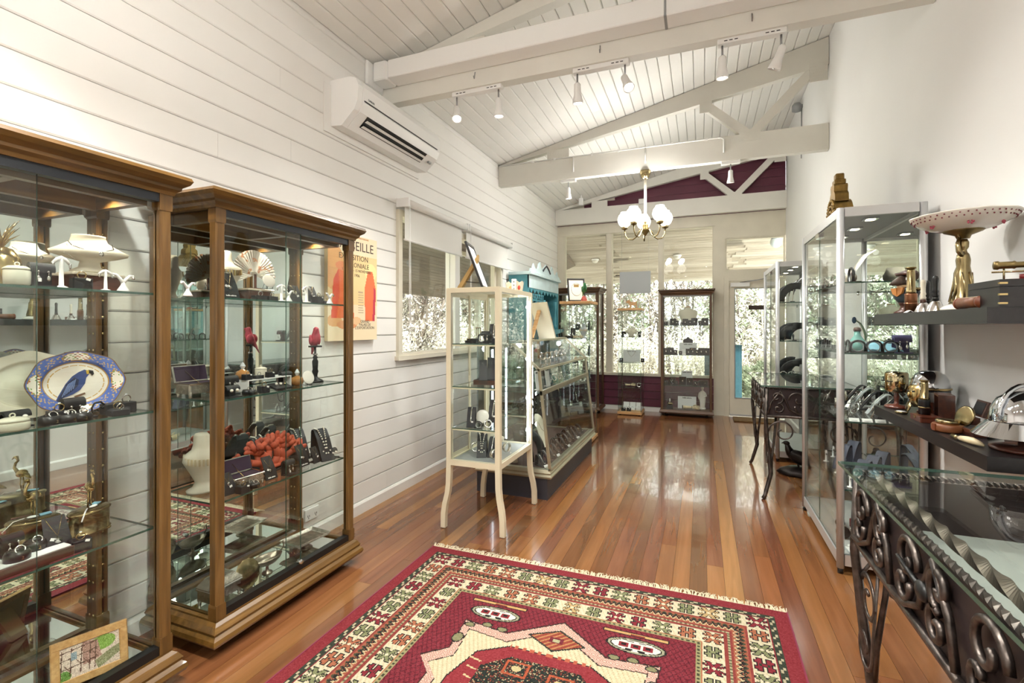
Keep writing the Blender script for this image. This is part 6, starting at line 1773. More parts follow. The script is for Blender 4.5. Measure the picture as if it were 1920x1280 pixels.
# --- parrot platter showcase, top shelf
side('pineapple', 'gold_pineapple', 'golden pineapple ornament on top shelf of the %s' % A_, 'ornament', 0, -2.06, s1)
side('plinth_box', 'display_plinth', 'red wooden display box under the plain cream bust, %s' % A_, 'display box', 52, -2.14, s1, PI / 2, 0.98)
put('bust_low', 'necklace_bust', 'plain cream necklace bust on red box, behind the black earring roll', 'display bust', (-2.14, yat(50, -2.14), s1 + 0.0632), PI / 2, 0.76)
side('jar_cream', 'cream_drum_jar', 'white drum shaped jar on top shelf beside the gold pineapple', 'jar', 32, -1.95, s1, s=0.9)
side('earring_roll', 'earring_roll', 'black earring roll on top shelf between white stands, %s' % A_, 'earring stand', 77, -1.94, s1)
side('t_stand', 'earring_stand', 'tall white T shaped earring stand before the plain cream bust', 'earring stand', 115, -1.96, s1, s=(0.85, 0.85, 1.15))
side('plinth_box', 'display_plinth', 'red wooden display box under the tilted cream bust with silver necklace', 'display box', 172, -2.06, s1, PI / 2, 1.05)
put('bust_low', 'necklace_bust', 'large cream necklace bust with silver necklace on the top shelf', 'display bust', (-2.06, yat(168, -2.06), s1 + 0.0668), PI / 2 - 0.35, 1.08)
side('ring_block', 'ring_block', 'black ring block on top shelf before the red display box', 'ring display', 152, -1.95, s1, s=1.1)
side('t_stand', 'earring_stand', 'short white earring stand at the corner of the red display box', 'earring stand', 198, -1.945, s1, s=(0.7, 0.7, 0.8))
side('y_stand', 'earring_stand', 'white forked earring stand near the oak post, %s' % A_, 'earring stand', 231, -1.95, s1)
# --- middle shelf: platters
def platter(img_fn, name, label, loc, rotz, w, h, lean, plain):
    t = thing(name, label, 'platter', loc, rotz)
    nr, nw = 40, 120
    prof = [(0, 0.006)] + [(q, 0.006 if q < 0.66 else (0.006 + (q - 0.66) / 0.06 * 0.012 if q < 0.72 else 0.018 + (q - 0.72) * 0.03)) for q in [i / nr for i in range(1, nr + 1)]]
    V, Fc, Cc = [], [], []
    def scal(w_): return 1 + 0.018 * math.cos(8 * w_) - 0.012 * abs(math.sin(4 * w_))
    for q, d in prof[1:]:
        for j in range(nw):
            a = 2 * PI * j / nw
            k = 1 + (scal(a) - 1) * max(0, (q - 0.6) / 0.4)
            V.append((q * k * math.cos(a) * w / 2, -d, h / 2 + q * k * math.sin(a) * h / 2))
    for i in range(nr - 1):
        for j in range(nw):
            jj = (j + 1) % nw
            Fc.append((i * nw + j, i * nw + jj, (i + 1) * nw + jj, (i + 1) * nw + j))
            x_, z_ = V[i * nw + j][0], V[i * nw + j][2] - h / 2
            Cc.append(img_fn(x_ / (w / 2), z_ / (h / 2), (i + 1.5) / nr, 2 * PI * (j + 0.5) / nw))
    Fc.append(tuple(range(nw)))
    Cc.append(img_fn(0, 0, 0, 0))
    m = rx(-lean)
    V = [tuple(m @ Vector(v)) for v in V]
    me = bpy.data.meshes.new('dish')
    me.from_pydata(V, [], Fc)
    at = me.color_attributes.new('paint', 'FLOAT_COLOR', 'CORNER')
    buf = []
    for p_, c_ in zip(me.polygons, Cc):
        buf += list(rgb(c_)) * len(p_.vertices)
    at.data.foreach_set('color', buf)
    me.polygons.foreach_set('use_smooth', [True] * len(me.polygons))
    me.materials.append(GLAZE)
    o = link('dish', me, t)
    part('back', loft([(-0.002, 0, 0, w * 0.46, h * 0.46), (0.004, 0, 0, w * 0.35, h * 0.35), (0.01, 0, 0, w * 0.33, h * 0.33)], 40).xf(m @ tr(0, -0.002, h / 2) @ rx(-PI / 2)), PORC, t)
    return t
GLAZE = attr_mat('glazed porcelain', 0.12, spec=0.6)
def blue_rim(x, y, q, a):
    if q > 0.985: return '7A5A3A'
    if q > 0.68:
        for ca, wd in ((PI / 2, 0.36), (-PI / 2, 0.36), (0, 0.4), (PI, 0.4)):
            d = abs((a - ca + PI) % (2 * PI) - PI)
            e = (d / wd) ** 2 + ((q - 0.83) / 0.125) ** 2
            if e < 0.82:
                k = math.sin(x * 61 + 2) * math.sin(y * 73)
                return 'F1E9D8' if k < 0.35 else ('7FA05A' if k < 0.6 else ('B9603C' if k < 0.8 else '6B4A3A'))
            if e < 1.05: return 'B98F4A'
        k = math.sin(a * 18 + math.sin(q * 34) * 1.8)
        if abs(k) < 0.3 and 0.72 < q < 0.95: return 'D2AE6A'
        return '5670B8'
    if q > 0.66: return 'B98F4A'
    if 0.55 < q < 0.555 + 0.022 * (1 + math.sin(a * 20)) * 0.7: return 'CBA45C'
    return 'EDE6D6'
def white_rim(x, y, q, a):
    return 'E5DFCB' if q > 0.7 else ('D8D2BC' if q > 0.66 else 'DAD6C2')
PX = -2.05
u0 = yat(146, PX)
bp_ = platter(blue_rim, 'blue_platter', 'blue and gold rimmed oval platter painted with a parrot', (PX, u0, s2 + 0.003), PI / 2 - 0.28, 0.268, 0.222, 0.2, False)
M_ = rx(-0.2)
pb = MB()
BB, BD, BY = M('parrot blue glaze', '35497F', 0.2), M('parrot dark wing glaze', '232B4A', 0.2), M('parrot yellow glaze', 'C9A94A', 0.2)
fl = lambda pts, y: MB().prism(pts, y - 0.0012, y, 'y').xf(M_ @ tr(0, 0, 0.115))
part('painted_parrot', fl([(-0.05, -0.045), (-0.03, -0.005), (-0.012, 0.02), (0.006, 0.034), (0.022, 0.042), (0.036, 0.036), (0.034, 0.024), (0.026, 0.012), (0.022, -0.008), (0.008, -0.03), (-0.012, -0.044), (-0.04, -0.055), (-0.056, -0.078), (-0.066, -0.082)], -0.0072), BB, bp_)
part('painted_wing', fl([(-0.03, -0.008), (-0.006, 0.016), (0.006, 0.006), (0.002, -0.016), (-0.018, -0.036), (-0.045, -0.06), (-0.06, -0.078)], -0.0086), BD, bp_)
part('painted_beak', fl([(0.034, 0.04), (0.046, 0.036), (0.048, 0.024), (0.042, 0.018), (0.04, 0.026), (0.033, 0.028)], -0.0086), BLACKPL, bp_)
part('painted_cheek', fl([(0.026, 0.038), (0.034, 0.04), (0.034, 0.026), (0.028, 0.024)], -0.0088), BY, bp_)
part('painted_perch', fl([(-0.01, -0.05), (0.02, -0.04), (0.022, -0.046), (-0.006, -0.056)], -0.0074), M('perch brown glaze', '6B4A2C', 0.3), bp_)
for k in range(6):
    part('painted_feather_line', fl([(-0.024 + k * 0.004, -0.006 + k * 0.003), (-0.022 + k * 0.004, -0.006 + k * 0.003), (-0.04 + k * 0.006, -0.05 + k * 0.005), (-0.042 + k * 0.006, -0.05 + k * 0.005)], -0.0094), M('parrot pale blue glaze', '7C93C4', 0.2), bp_)
platter(white_rim, 'cream_platter', 'plain cream oval platter standing behind the blue parrot platter', (-2.12, yat(58, -2.12), s2 + 0.003), PI / 2 - 0.15, 0.27, 0.225, 0.2, True)
est = lambda: MB().tube([(-0.07, -0.045, 0.035), (-0.07, -0.05, 0.004), (-0.06, 0.03, 0.004), (-0.05, 0.055, 0.14), (-0.05, 0.058, 0.004)], 0.004, 6).tube([(0.07, -0.045, 0.035), (0.07, -0.05, 0.004), (0.06, 0.03, 0.004), (0.05, 0.055, 0.14), (0.05, 0.058, 0.004)], 0.004, 6).tube([(-0.06, 0.03, 0.004), (0.06, 0.03, 0.004)], 0.004, 6)
o = thing('plate_easel', 'black wire easel holding the blue parrot platter', 'plate stand', (PX, u0, s2 + 0.001), PI / 2 - 0.28)
part('wire', est(), BLACKM, o)
o = thing('plate_easel', 'black wire easel holding the plain cream platter', 'plate stand', (-2.12, yat(58, -2.12), s2 + 0.001), PI / 2 - 0.15)
part('wire', est(), BLACKM, o)
side('earring_roll', 'earring_roll', 'black earring roll with drop earrings before the blue parrot platter', 'earring stand', 136, -1.96, s2)
side('ring_block', 'ring_block', 'black ring block beside the earring roll before the blue platter', 'ring display', 110, -1.95, s2, s=1.15)
for u, x, l in ((93, -1.935, 'round black ring holder nearest the white round pot'), (127, -1.925, 'round black ring holder between its two neighbours below the parrot'), (152, -1.92, 'round black ring holder next to the black scroll hook')):
    side('ring_round', 'ring_holder', l, 'ring display', u, x, s2, s=1.15)
o = thing('scroll_hook', 'black iron scroll hook before the blue platter rim', 'hook', (-1.965, yat(181, -1.965), s2 + 0.001), PI / 2)
part('rod', MB().tube([(-0.012, 0, 0.002), (-0.014, 0, 0.03), (-0.006, 0, 0.046), (0.012, 0, 0.048), (0.024, 0, 0.036), (0.018, 0, 0.024), (0.01, 0, 0.03)], 0.0035, 6), BLACKM, o)
part('foot', MB().box(-0.02, 0.0, -0.012, 0.012, 0, 0.003), BLACKM, o)
side('ring_block_pair', 'ring_block', 'stepped black ring block with two rings beside the blue platter', 'ring display', 222, -1.965, s2, s=1.25)
side('ring_block_low', 'ring_block', 'flat black ring block in front of the stepped one, middle shelf', 'ring display', 222, -1.915, s2, s=1.0)
side('jar_low', 'cream_pot', 'low white lidded pot on middle shelf below the cream platter', 'pot', 23, -1.925, s2)
side('earring_roll_low', 'earring_roll', 'low black roll with two pearl earrings before the cream platter', 'earring stand', 28, -1.98, s2, s=1.2)
# --- third shelf
side('flamingo_box', 'flamingo_box', 'oval brass box with flamingo facing the other, next to the ring tray', 'trinket box', 62, -2.13, s3, PI / 2 - 0.5, 1.0)
side('flamingo_box', 'flamingo_box', 'oval brass box with flamingo, white ribbon and blue card by the post', 'trinket box', 168, -2.05, s3, PI / 2 + 0.3, 1.02)
side('ring_tray', 'ring_tray', 'dark wooden ring tray with white pad below the brass boxes', 'tray', 32, -1.97, s3, PI / 2)
for u, x, l in ((32, -1.945, 'round black ring holder at the front of the white padded tray'), (65, -1.985, 'round black ring holder with price tag on the white padded tray')):
    side('ring_round', 'ring_holder', l, 'ring display', u, x, s3 + 0.033, s=1.2)
side('earring_roll', 'earring_roll', 'black earring roll at the back of the white padded tray', 'earring stand', 20, -2.0, s3 + 0.033, s=0.9)
side('pendant_stand', 'pendant_stand', 'black pendant stand with white lettering below the brass flamingo boxes', 'pendant stand', 112, -1.95, s3)
side('ring_block', 'ring_block', 'black ring block with rose shaped ring before the brass boxes', 'ring display', 150, -1.93, s3, s=1.1)
# --- floor of the parrot platter showcase: framed watercolour
o = thing('photo_frame', 'oak photo frame with a watercolour of a timbered house', 'photo frame', (-1.955, yat(172, -1.955), s0 + 0.001), PI / 2 - 0.35)
photo_frame(o, 0.205, 0.15, 0.024, FRAMEWOOD, fpic.im, 0.22)

# --- coral showcase, top shelf
S_ = B_n
side('paper_fan', 'paper_fan', 'pleated white paper fan painted with orange birds', 'fan', 478, -2.1, s1 + 0.064, PI / 2, 0.93)
side('plinth_box', 'display_plinth', 'red wooden display box under the white paper fan', 'display box', 478, -2.1, s1, PI / 2, 1.0)
side('bust_tall', 'necklace_bust', 'tall cream bust with gold pendant beside the white paper fan', 'display bust', 424, -2.07, s1, PI / 2 - 0.25, 0.98, mats={'necklace': GOLD})
side('pendant_stand', 'pendant_stand', 'black pendant stand with white lettering before the tall cream bust', 'pendant stand', 434, -1.94, s1, s=1.05)
side('dish_stand', 'painted_dish', 'small white oval dish on an easel before the paper fan', 'dish', 503, -2.03, s1 + 0.064, s=0.95)
side('ring_block_low', 'ring_block', 'flat black ring block in front of the fan box, next to pendants', 'ring display', 508, -1.935, s1)
side('ring_block_low', 'ring_block', 'flat black ring block in front of the fan box, beside the lettered stand', 'ring display', 486, -1.935, s1)
for u, x, k2, l in ((528, -1.97, 't_stand', 'white T shaped earring stand next to the fan box'), (541, -1.95, 'y_stand', 'white forked earring stand between the fan box and pendant stands'), (575, -1.93, 't_stand', 'white T shaped earring stand between two black pendant stands'), (618, -1.925, 'y_stand', 'white forked earring stand by the poster end of the shelf'), (352, -1.98, 'y_stand', 'white forked earring stand by the side glass facing the other showcase')):
    side(k2, 'earring_stand', l, 'earring stand', u, x, s1, s=0.95)
for u, x, l in ((558, -2.0, 'black pendant stand behind the white earring stands'), (588, -1.96, 'black pendant stand with gold chain near the poster')):
    side('pendant_small', 'pendant_stand', l, 'pendant stand', u, x, s1, s=1.25)
side('ring_block', 'ring_block', 'black ring block below the pendant stand near the poster', 'ring display', 596, -1.915, s1)
side('ring_block_low', 'ring_block', 'flat black ring block beside the forked stand near the poster', 'ring display', 609, -1.95, s1, s=0.8)
# --- middle shelf
side('casket_open', 'jewel_casket', 'open silver casket with purple lined lid on the middle shelf', 'jewellery box', 374, -2.13, s2, PI / 2, 0.92)
side('jar_cream', 'cream_drum_jar', 'cream lidded jar behind the open casket on the middle shelf', 'jar', 404, -2.19, s2, s=1.0)
side('earring_roll', 'earring_roll', 'tall black earring roll beside the white riser', 'earring stand', 430, -2.03, s2, s=1.15)
side('earring_roll_low', 'earring_roll', 'low black pearl earring roll beside the white riser', 'earring stand', 433, -1.93, s2, s=1.2)
side('riser', 'display_riser', 'white acrylic riser carrying two jars and ring blocks', 'riser', 494, -2.06, s2, PI / 2)
ry_ = s2 + 0.0562
side('perfume', 'perfume_bottle', 'amber perfume bottle with clear stopper on the white riser', 'perfume bottle', 455, -2.075, ry_, s=0.92)
side('jar_cream', 'cream_drum_jar', 'cream lidded jar on the white riser', 'jar', 489, -2.075, ry_, s=0.78)
for u, l in ((463, 'black ring block on the riser before the amber bottle'), (484, 'low black ring block on the riser before the cream jar'), (506, 'black ring block with large ring at the end of the riser')):
    side('ring_block' if u != 484 else 'ring_block_low', 'ring_block', l, 'ring display', u, -2.035, ry_, s=0.8)
side('ring_round', 'ring_holder', 'round black ring holder before the white riser', 'ring display', 464, -1.945, s2, s=0.95)
side('ring_round', 'ring_holder', 'small round black ring holder with silver ring before the riser', 'ring display', 473, -1.925, s2, s=0.85)
side('ring_block', 'ring_block', 'black ring block on the glass between holders and earring tray', 'ring display', 494, -1.93, s2, s=0.95)
side('tray_earrings', 'earring_tray', 'sloping black tray with pearl earrings on the middle shelf', 'tray', 524, -1.95, s2, PI / 2)
side('earring_roll', 'earring_roll', 'black earring roll behind the sloping earring tray', 'earring stand', 535, -2.05, s2)
side('perfume', 'perfume_bottle', 'amber perfume bottle standing on the glass next to the pink parrot', 'perfume bottle', 557, -2.01, s2, s=0.95)
side('dish_stand', 'painted_dish', 'small white round dish on an easel beside the candlestick foot', 'dish', 577, -1.96, s2)
side('parrot_stand', 'parrot_figure', 'pink parrot figure perched on a black turned candlestick', 'figurine', 591, -2.02, s2, PI / 2 - 0.45, 0.98)
# --- third shelf
side('bust_tall', 'necklace_bust', 'tall cream bust with brass fringe necklace by the side glass', 'display bust', 380, -2.1, s3, PI / 2 - 0.3, 1.12)
side('coral', 'red_coral', 'large branching red coral on the third shelf', 'coral', 510, -2.07, s3 + 0.012, PI / 2, (1.0, 0.7, 0.9))
side('casket_open', 'jewel_casket', 'open silver casket with purple lining on the shelf before the coral', 'jewellery box', 458, -1.99, s3, PI / 2 - 0.1, 0.85)
side('pendant_stand', 'pendant_stand', 'black lettered pendant stand before the coral', 'pendant stand', 510, -1.95, s3, s=0.92)
side('pendant_stand', 'pendant_stand', 'black lettered pendant stand before the pearl ramps', 'pendant stand', 572, -1.97, s3, s=0.95)
side('pendant_small', 'pendant_stand', 'small black pendant stand between the two pearl ramps', 'pendant stand', 596, -1.955, s3, s=1.1)
side('earring_roll', 'earring_roll', 'black earring roll between two lettered pendant stands', 'earring stand', 540, -1.94, s3)
side('earring_roll_low', 'earring_roll', 'low black earring roll at the wall end of the third shelf', 'earring stand', 621, -1.955, s3, s=1.2)
side('pearl_ramp', 'pearl_ramp', 'black necklace ramp with pearls beside the coral', 'necklace stand', 560, -2.13, s3, PI / 2 - 0.35, 1.05)
side('pearl_ramp', 'pearl_ramp', 'black necklace ramp with pearls standing nearest the poster', 'necklace stand', 605, -1.99, s3, PI / 2 - 0.35, 1.08)
side('pearl_ramp', 'pearl_ramp', 'black necklace ramp with pearls standing behind the coral', 'necklace stand', 490, -2.17, s3, PI / 2, 1.05)
side('ring_block', 'ring_block', 'black ring block at the shelf edge before the open casket', 'ring display', 455, -1.915, s3)
side('ring_round', 'ring_holder', 'round black ring holder beside the open casket', 'ring display', 476, -1.93, s3)
side('ring_round', 'ring_holder', 'round black ring holder with silver ring at casket corner', 'ring display', 468, -1.955, s3, s=0.9)
side('pendant_small', 'pendant_stand', 'small black pendant stand with tags beside the open casket', 'pendant stand', 432, -1.94, s3, s=1.2)
# --- floor
side('casket_closed', 'silver_casket', 'closed chased silver casket on the showcase floor', 'jewellery box', 412, -2.01, s0, PI / 2, (0.88, 0.9, 1.05))
side('silver_basket', 'silver_basket', 'tarnished silver basket dish on a stem, showcase floor', 'dish', 501, -2.0, s0, PI / 2 - 0.15, 0.78)
side('silver_tray', 'silver_tray', 'tarnished silver tray on a pedestal foot, showcase floor', 'tray', 573, -2.03, s0, PI / 2 - 0.1, 0.62)
side('pierced_plate', 'brass_plate', 'pierced brass plate on an easel between casket and basket', 'plate', 462, -1.98, s0, PI / 2, 0.72)

# ================================================================== cream metal showcase
wm = 'cream metal showcase'
def inw(key, name, label, cat, u, Y, z, rot=0.0, s=1.0, mats=None):
    return put(key, name, label, cat, (xat(u, Y), Y, z + 0.0006), rot + JR.uniform(-0.1, 0.1), s, None, mats)
Yf = 2.96
inw('loop_stand', 'loop_stand', 'black loop stand with bangle on top shelf of the %s' % wm, 'bracelet stand', 905, 3.1, WS[0], 0.3, 1.1)
inw('earring_roll', 'earring_roll', 'black earring roll at the front of the top shelf, %s' % wm, 'earring stand', 912, 2.98, WS[0], 0.0, 1.1)
inw('bracelet_ramp', 'bracelet_ramp', 'charcoal bracelet ramp on the top shelf of the %s' % wm, 'bracelet stand', 926, 3.1, WS[0], 0.4, 1.2)
inw('ring_block_pair', 'ring_block', 'stepped black ring block on top shelf of the %s' % wm, 'ring display', 886, 3.04, WS[0], 0, 1.0)
o = thing('hourglass', 'small brass and wood hourglass on top shelf of the cream showcase', 'hourglass', (xat(897, 3.18), 3.18, WS[0] + 0.001))
part('frame', MB().lathe([(0.022, 0), (0.022, 0.006), (0.0, 0.007)], 14).lathe([(0.022, 0.1), (0.022, 0.106), (0.0, 0.107)], 14).cyl((0.017, 0, 0.005), (0.017, 0, 0.102), 0.003, n=6).cyl((-0.009, 0.015, 0.005), (-0.009, 0.015, 0.102), 0.003, n=6).cyl((-0.009, -0.015, 0.005), (-0.009, -0.015, 0.102), 0.003, n=6), BRASS, o)
part('bulb', MB().lathe([(0.012, 0.008), (0.014, 0.025), (0.003, 0.053), (0.014, 0.08), (0.012, 0.099)], 14), GLASS, o)
part('sand', MB().lathe([(0.011, 0.009), (0.011, 0.018), (0.0, 0.03)], 12), M('sand', 'C9A66B', 0.9), o)
inw('plain_ramp', 'bracelet_ramp', 'charcoal ramp with chain on second shelf, nearer the posts, %s' % wm, 'necklace stand', 906, 3.02, WS[1] + 0.036, 0.35, 1.1)
inw('plain_ramp', 'bracelet_ramp', 'charcoal ramp with chain on second shelf behind the other ramp', 'necklace stand', 922, 3.1, WS[1] + 0.036, 0.35, 1.2)
put('ring_tray', 'display_block', 'dark block under the two charcoal ramps, second shelf', 'display box', (xat(914, 3.06), 3.06, WS[1] + 0.0006), 0.1, (0.72, 0.9, 1.05), None, {'pad': GREYV})
inw('bracelet_ramp', 'bracelet_ramp', 'charcoal bracelet ramp at the front of the third shelf, %s' % wm, 'bracelet stand', 884, 2.98, WS[2], 0.3, 1.1)
inw('bracelet_ramp', 'bracelet_ramp', 'charcoal bracelet ramp at the back of the third shelf, %s' % wm, 'bracelet stand', 926, 3.2, WS[2], 0.3, 1.3)
inw('dish_stand', 'shell_dish', 'white shell shaped dish on easel, third shelf of the %s' % wm, 'dish', 905, 3.06, WS[2], 0.2, 1.3)
inw('bangle', 'bangle', 'silver bangle on third shelf of the %s' % wm, 'bracelet', 915, 2.95, WS[2], 0.5)
inw('loop_stand', 'loop_stand', 'black loop stand on third shelf of the %s' % wm, 'bracelet stand', 897, 2.92, WS[2], 0.2, 0.8)
inw('bust_wide', 'necklace_bust', 'small cream bust on the floor of the %s' % wm, 'display bust', 921, 3.22, WB + 0.03, 0.3, 1.15)
inw('pearl_ramp', 'pearl_ramp', 'black ramp with pearls on the floor of the %s' % wm, 'necklace stand', 904, 3.05, WB + 0.03, 0.4, 0.95)
inw('bracelet_ramp', 'bracelet_ramp', 'charcoal bracelet ramp beside the pearls on the metal showcase floor', 'bracelet stand', 924, 3.08, WB + 0.03, 0.2, 1.1)
inw('bangle', 'bangle', 'silver bangle on the metal showcase floor behind the pearl ramp', 'bracelet', 892, 3.12, WB + 0.03, 0.2, 1.3)
inw('cuff', 'cuff', 'chased silver cuff on the metal showcase floor near the counter', 'bracelet', 950, 3.15, WB + 0.03, 1.2, 1.2)
inw('cuff', 'cuff', 'chased silver cuff on the metal showcase floor at the front glass', 'bracelet', 926, 2.95, WB + 0.03, 1.2, 1.2)
# on top of it
o = thing('photo_frame', 'tilted black photo frame seen edge on, on the metal showcase', 'photo frame', (xat(913, 3.12), 3.12, WT + 0.004), PI * 0.58)
photo_frame(o, 0.26, 0.345, 0.02, BLACKM, None, 0.36)
part('glass', MB().box(-0.11, 0.11, 0.003, 0.005, 0.02, 0.325).xf(rx(-0.36)), PAPER, o)
part('stay_cord', MB().tube([(0, 0.03, 0.05), (0, 0.17, 0.06)], 0.003, 5), BLACKM, o)
def crown_cup(u, Y, label, col):
    o = thing('crown_cup', label, 'cup', (xat(u, Y), Y, WT + 0.0035))
    n = 24
    prof = []
    mb = MB()
    rows = []
    for r, z in ((0.026, 0), (0.028, 0.01), (0.034, 0.05)):
        rows.append([(r * math.cos(2 * PI * j / n), r * math.sin(2 * PI * j / n), z) for j in range(n + 1)])
    rows.append([(0.038 * math.cos(2 * PI * j / n), 0.038 * math.sin(2 * PI * j / n), 0.066 + 0.02 * abs(math.sin(PI * j / 4))) for j in range(n + 1)])
    part('body', mb.sheet(rows), CERAMIC, o)
    part('painted_flower', MB().ell((0.012, -0.031, 0.035), (0.012, 0.004, 0.018), 10, 6), col, o)
    return o
crown_cup(973, 3.44, 'cream scalloped cup with red seahorse motif on the metal showcase', M('red enamel', 'A8402E', 0.4))
crown_cup(957, 3.46, 'cream scalloped cup behind the black photo frame', M('tan enamel', 'B98F5A', 0.4))
o = thing('playing_card_box', 'small white ornament with dark spots between the scalloped cups', 'ornament', (xat(964, 3.36), 3.36, WT + 0.0035), 0.2)
part('block', MB().rbox(-0.018, 0.018, -0.012, 0.012, 0, 0.095, 0.005), PORC, o)
for z in (0.025, 0.05, 0.075):
    part('spot', MB().ell((0, -0.0125, z), (0.007, 0.002, 0.007), 8, 6), GREYPL, o)

# ================================================================== sloped counter
ck = 0.2268
def inc(key, name, label, cat, X, Y, z, rot=PI / 2 - 0.3, s=1.0, mats=None, group=None):
    return put(key, name, label, cat, (X, Y, z), rot + JR.uniform(-0.15, 0.15), s, group, mats)
inc('bust_neck', 'necklace_bust', 'tall cream neck bust with fine chain inside the sloped counter', 'display bust', -1.35, 4.28, ck, s=1.35)
inc('bust_wide', 'necklace_bust', 'low cream bust at the end glass of the sloped counter', 'display bust', -1.46, 3.75, ck, 0.2, 1.1)
for i, y in enumerate((3.82, 4.06)):
    inc('arch_ramp', 'arch_ramp', ('large black arched ramp at the end of the sloped counter', 'large black arched ramp before the neck bust in the counter')[i], 'bracelet stand', -1.4, y, ck, s=1.35)
for i in range(11):
    inc('bracelet_ramp', 'bracelet_ramp', 'charcoal bracelet ramp in the front row inside the sloped counter', 'bracelet stand', -1.21, 3.72 + i * 0.132, ck, s=0.8, group='bracelet ramps in the counter front row')
for i in range(8):
    inc(('loop_stand', 'earring_roll_low')[i % 2], ('loop_stand', 'earring_roll')[i % 2], ('black loop stand in the back row inside the sloped counter', 'low black earring roll in the back row inside the sloped counter')[i % 2], ('bracelet stand', 'earring stand')[i % 2], -1.32, 4.42 + i * 0.095, ck, s=1.2, group=('counter back row loops', 'counter back row rolls')[i % 2])
for i in range(4):
    inc('price_card', 'price_card', 'white price card lying at the front glass of the sloped counter', 'card', -1.15, 3.7 + i * 0.36, ck, s=1.2, group='price cards in the counter')
for i in range(6):
    inc('pendant_small', 'pendant_stand', 'small black pendant stand on the lowest glass shelf of the counter', 'pendant stand', -1.6, 4.35 + i * 0.14, 0.5206, s=1.1, group='pendant stands on the lowest counter shelf')
for i in range(6):
    inc('bangle', 'bangle', 'silver bangle on the counter shelf behind the narrow glass band', 'bracelet', -1.3, 4.25 + i * 0.16, 0.8306, s=1.3, group='bangles behind the narrow band')
for i in range(6):
    inc('cuff', 'cuff', 'chased silver cuff on the counter shelf under the sloped glass', 'bracelet', -1.38, 4.3 + i * 0.15, 1.0206, s=1.3, group='cuffs under the sloped glass')
for i in range(2):
    inc('sign_narrow', 'sign_card', ('pale lettered card behind the narrow glass band, near the end', 'pale lettered card behind the narrow glass band, by the bangles')[i], 'sign', -1.24, 3.78 + i * 0.26, 0.8306, PI / 2, 0.8)
# leaning mirror on the counter top
o = thing('easel_mirror', 'cream backed easel mirror standing on the sloped counter', 'mirror', (-1.55, 5.02, 1.226), PI / 2 + 0.9)
part('panel', MB().box(-0.16, 0.16, 0, 0.012, 0, 0.4).xf(rx(-0.3)), WAX, o)
part('glass', MB().box(-0.15, 0.15, -0.002, 0.0, 0.01, 0.39).xf(rx(-0.3)), MIRROR, o)
part('strut', MB().prism([(0.11, 0.29), (0.2, 0.004), (0.212, 0.004), (0.12, 0.3)], -0.03, 0.03, 'x'), PINE, o)

# ================================================================== teal dresser goods
o = thing('ginger_jar', 'brown lidded ginger jar on the teal dresser shelf', 'jar', (-1.935, yat(1010, -1.935), 1.3105))
o.scale = (0.72, 0.72, 0.85)
part('body', MB().lathe([(0.06, 0), (0.05, 0.012), (0.06, 0.05), (0.085, 0.11), (0.088, 0.145), (0.07, 0.175), (0.05, 0.185), (0.05, 0.195)], 20), M('speckled brown glaze', '4A2318', 0.2, var=0.6, vs=40, coat=0.3), o)
part('lid', MB().lathe([(0.062, 0.195), (0.058, 0.21), (0.03, 0.228), (0.012, 0.235), (0.014, 0.25), (0.0, 0.262)], 18), M('brown glaze lid', '4F2A1B', 0.2, var=0.5, vs=40), o)
o = thing('table_gong', 'round dark gong on a brass stand, teal dresser shelf', 'ornament', (-1.94, yat(1031, -1.94), 1.3105), PI / 2 - 0.5)
o.scale = (0.8, 0.8, 0.9)
part('stand', MB().tube([(-0.035, -0.02, 0), (-0.02, 0, 0.05), (0, 0, 0.085), (0.02, 0, 0.05), (0.035, -0.02, 0)], 0.005, 6).tube([(0, 0, 0.085), (0, 0.02, 0.05), (0, 0.04, 0)], 0.005, 6), COPPER, o)
part('disc', MB().cyl((0, -0.012, 0.14), (0, 0.012, 0.14), 0.055, n=22), DKBIRD, o)
part('boss', MB().ell((0.0, -0.014, 0.14), (0.025, 0.006, 0.025), 12, 6), SILVER, o)

# ================================================================== pine topped tower
def tw_(key, name, label, cat, u, Y, z, s=1.0, rot=0.0, mats=None, group=None):
    return put(key, name, label, cat, (xat(u, Y), Y, z + 0.0006), rot, s, group, mats)
z = T1S[0]
tw_('bracelet_ramp', 'bracelet_ramp', 'charcoal ramp on the top shelf of the pine topped tower', 'bracelet stand', 1074, 5.74, z, 1.1, 0.2)
tw_('bust_tall', 'necklace_bust', 'grey bust on the top shelf of the pine topped tower', 'display bust', 1094, 5.7, z, 0.75, 0, {'bust': GREYCARD})
tw_('display_hand', 'display_hand', 'bone coloured display hand on the pine topped tower shelf', 'display hand', 1074, 5.56, z, 0.4, 0.1)
tw_('ring_block_pair', 'ring_block', 'stepped black ring block on the pine topped tower shelf', 'ring display', 1067, 5.58, z, 1.1)
for i, z in enumerate(T1S[1:]):
    tw_('bracelet_ramp', 'bracelet_ramp', ('charcoal ramp on the middle shelf of the pine topped tower', 'charcoal ramp on the lowest shelf of the pine topped tower')[i], 'bracelet stand', 1080, 5.65, z, 1.2, 0.4)
    tw_('pendant_stand', 'pendant_stand', ('black pendant stand on the middle shelf of the pine topped tower', 'black pendant stand on the lowest shelf of the pine topped tower')[i], 'pendant stand', 1097, 5.65, z, 1.0)
o = thing('photo_frame', 'black photo frame tilted back on the pine topped tower', 'photo frame', (xat(1083, 5.66), 5.64, 1.646), 0.45)
photo_frame(o, 0.21, 0.29, 0.018, BLACKM, None, 0.28)
part('mount', MB().box(-0.087, 0.087, 0.003, 0.005, 0.018, 0.272).xf(rx(-0.28)), M('ivory mount', 'D9D5C6', 0.7), o)
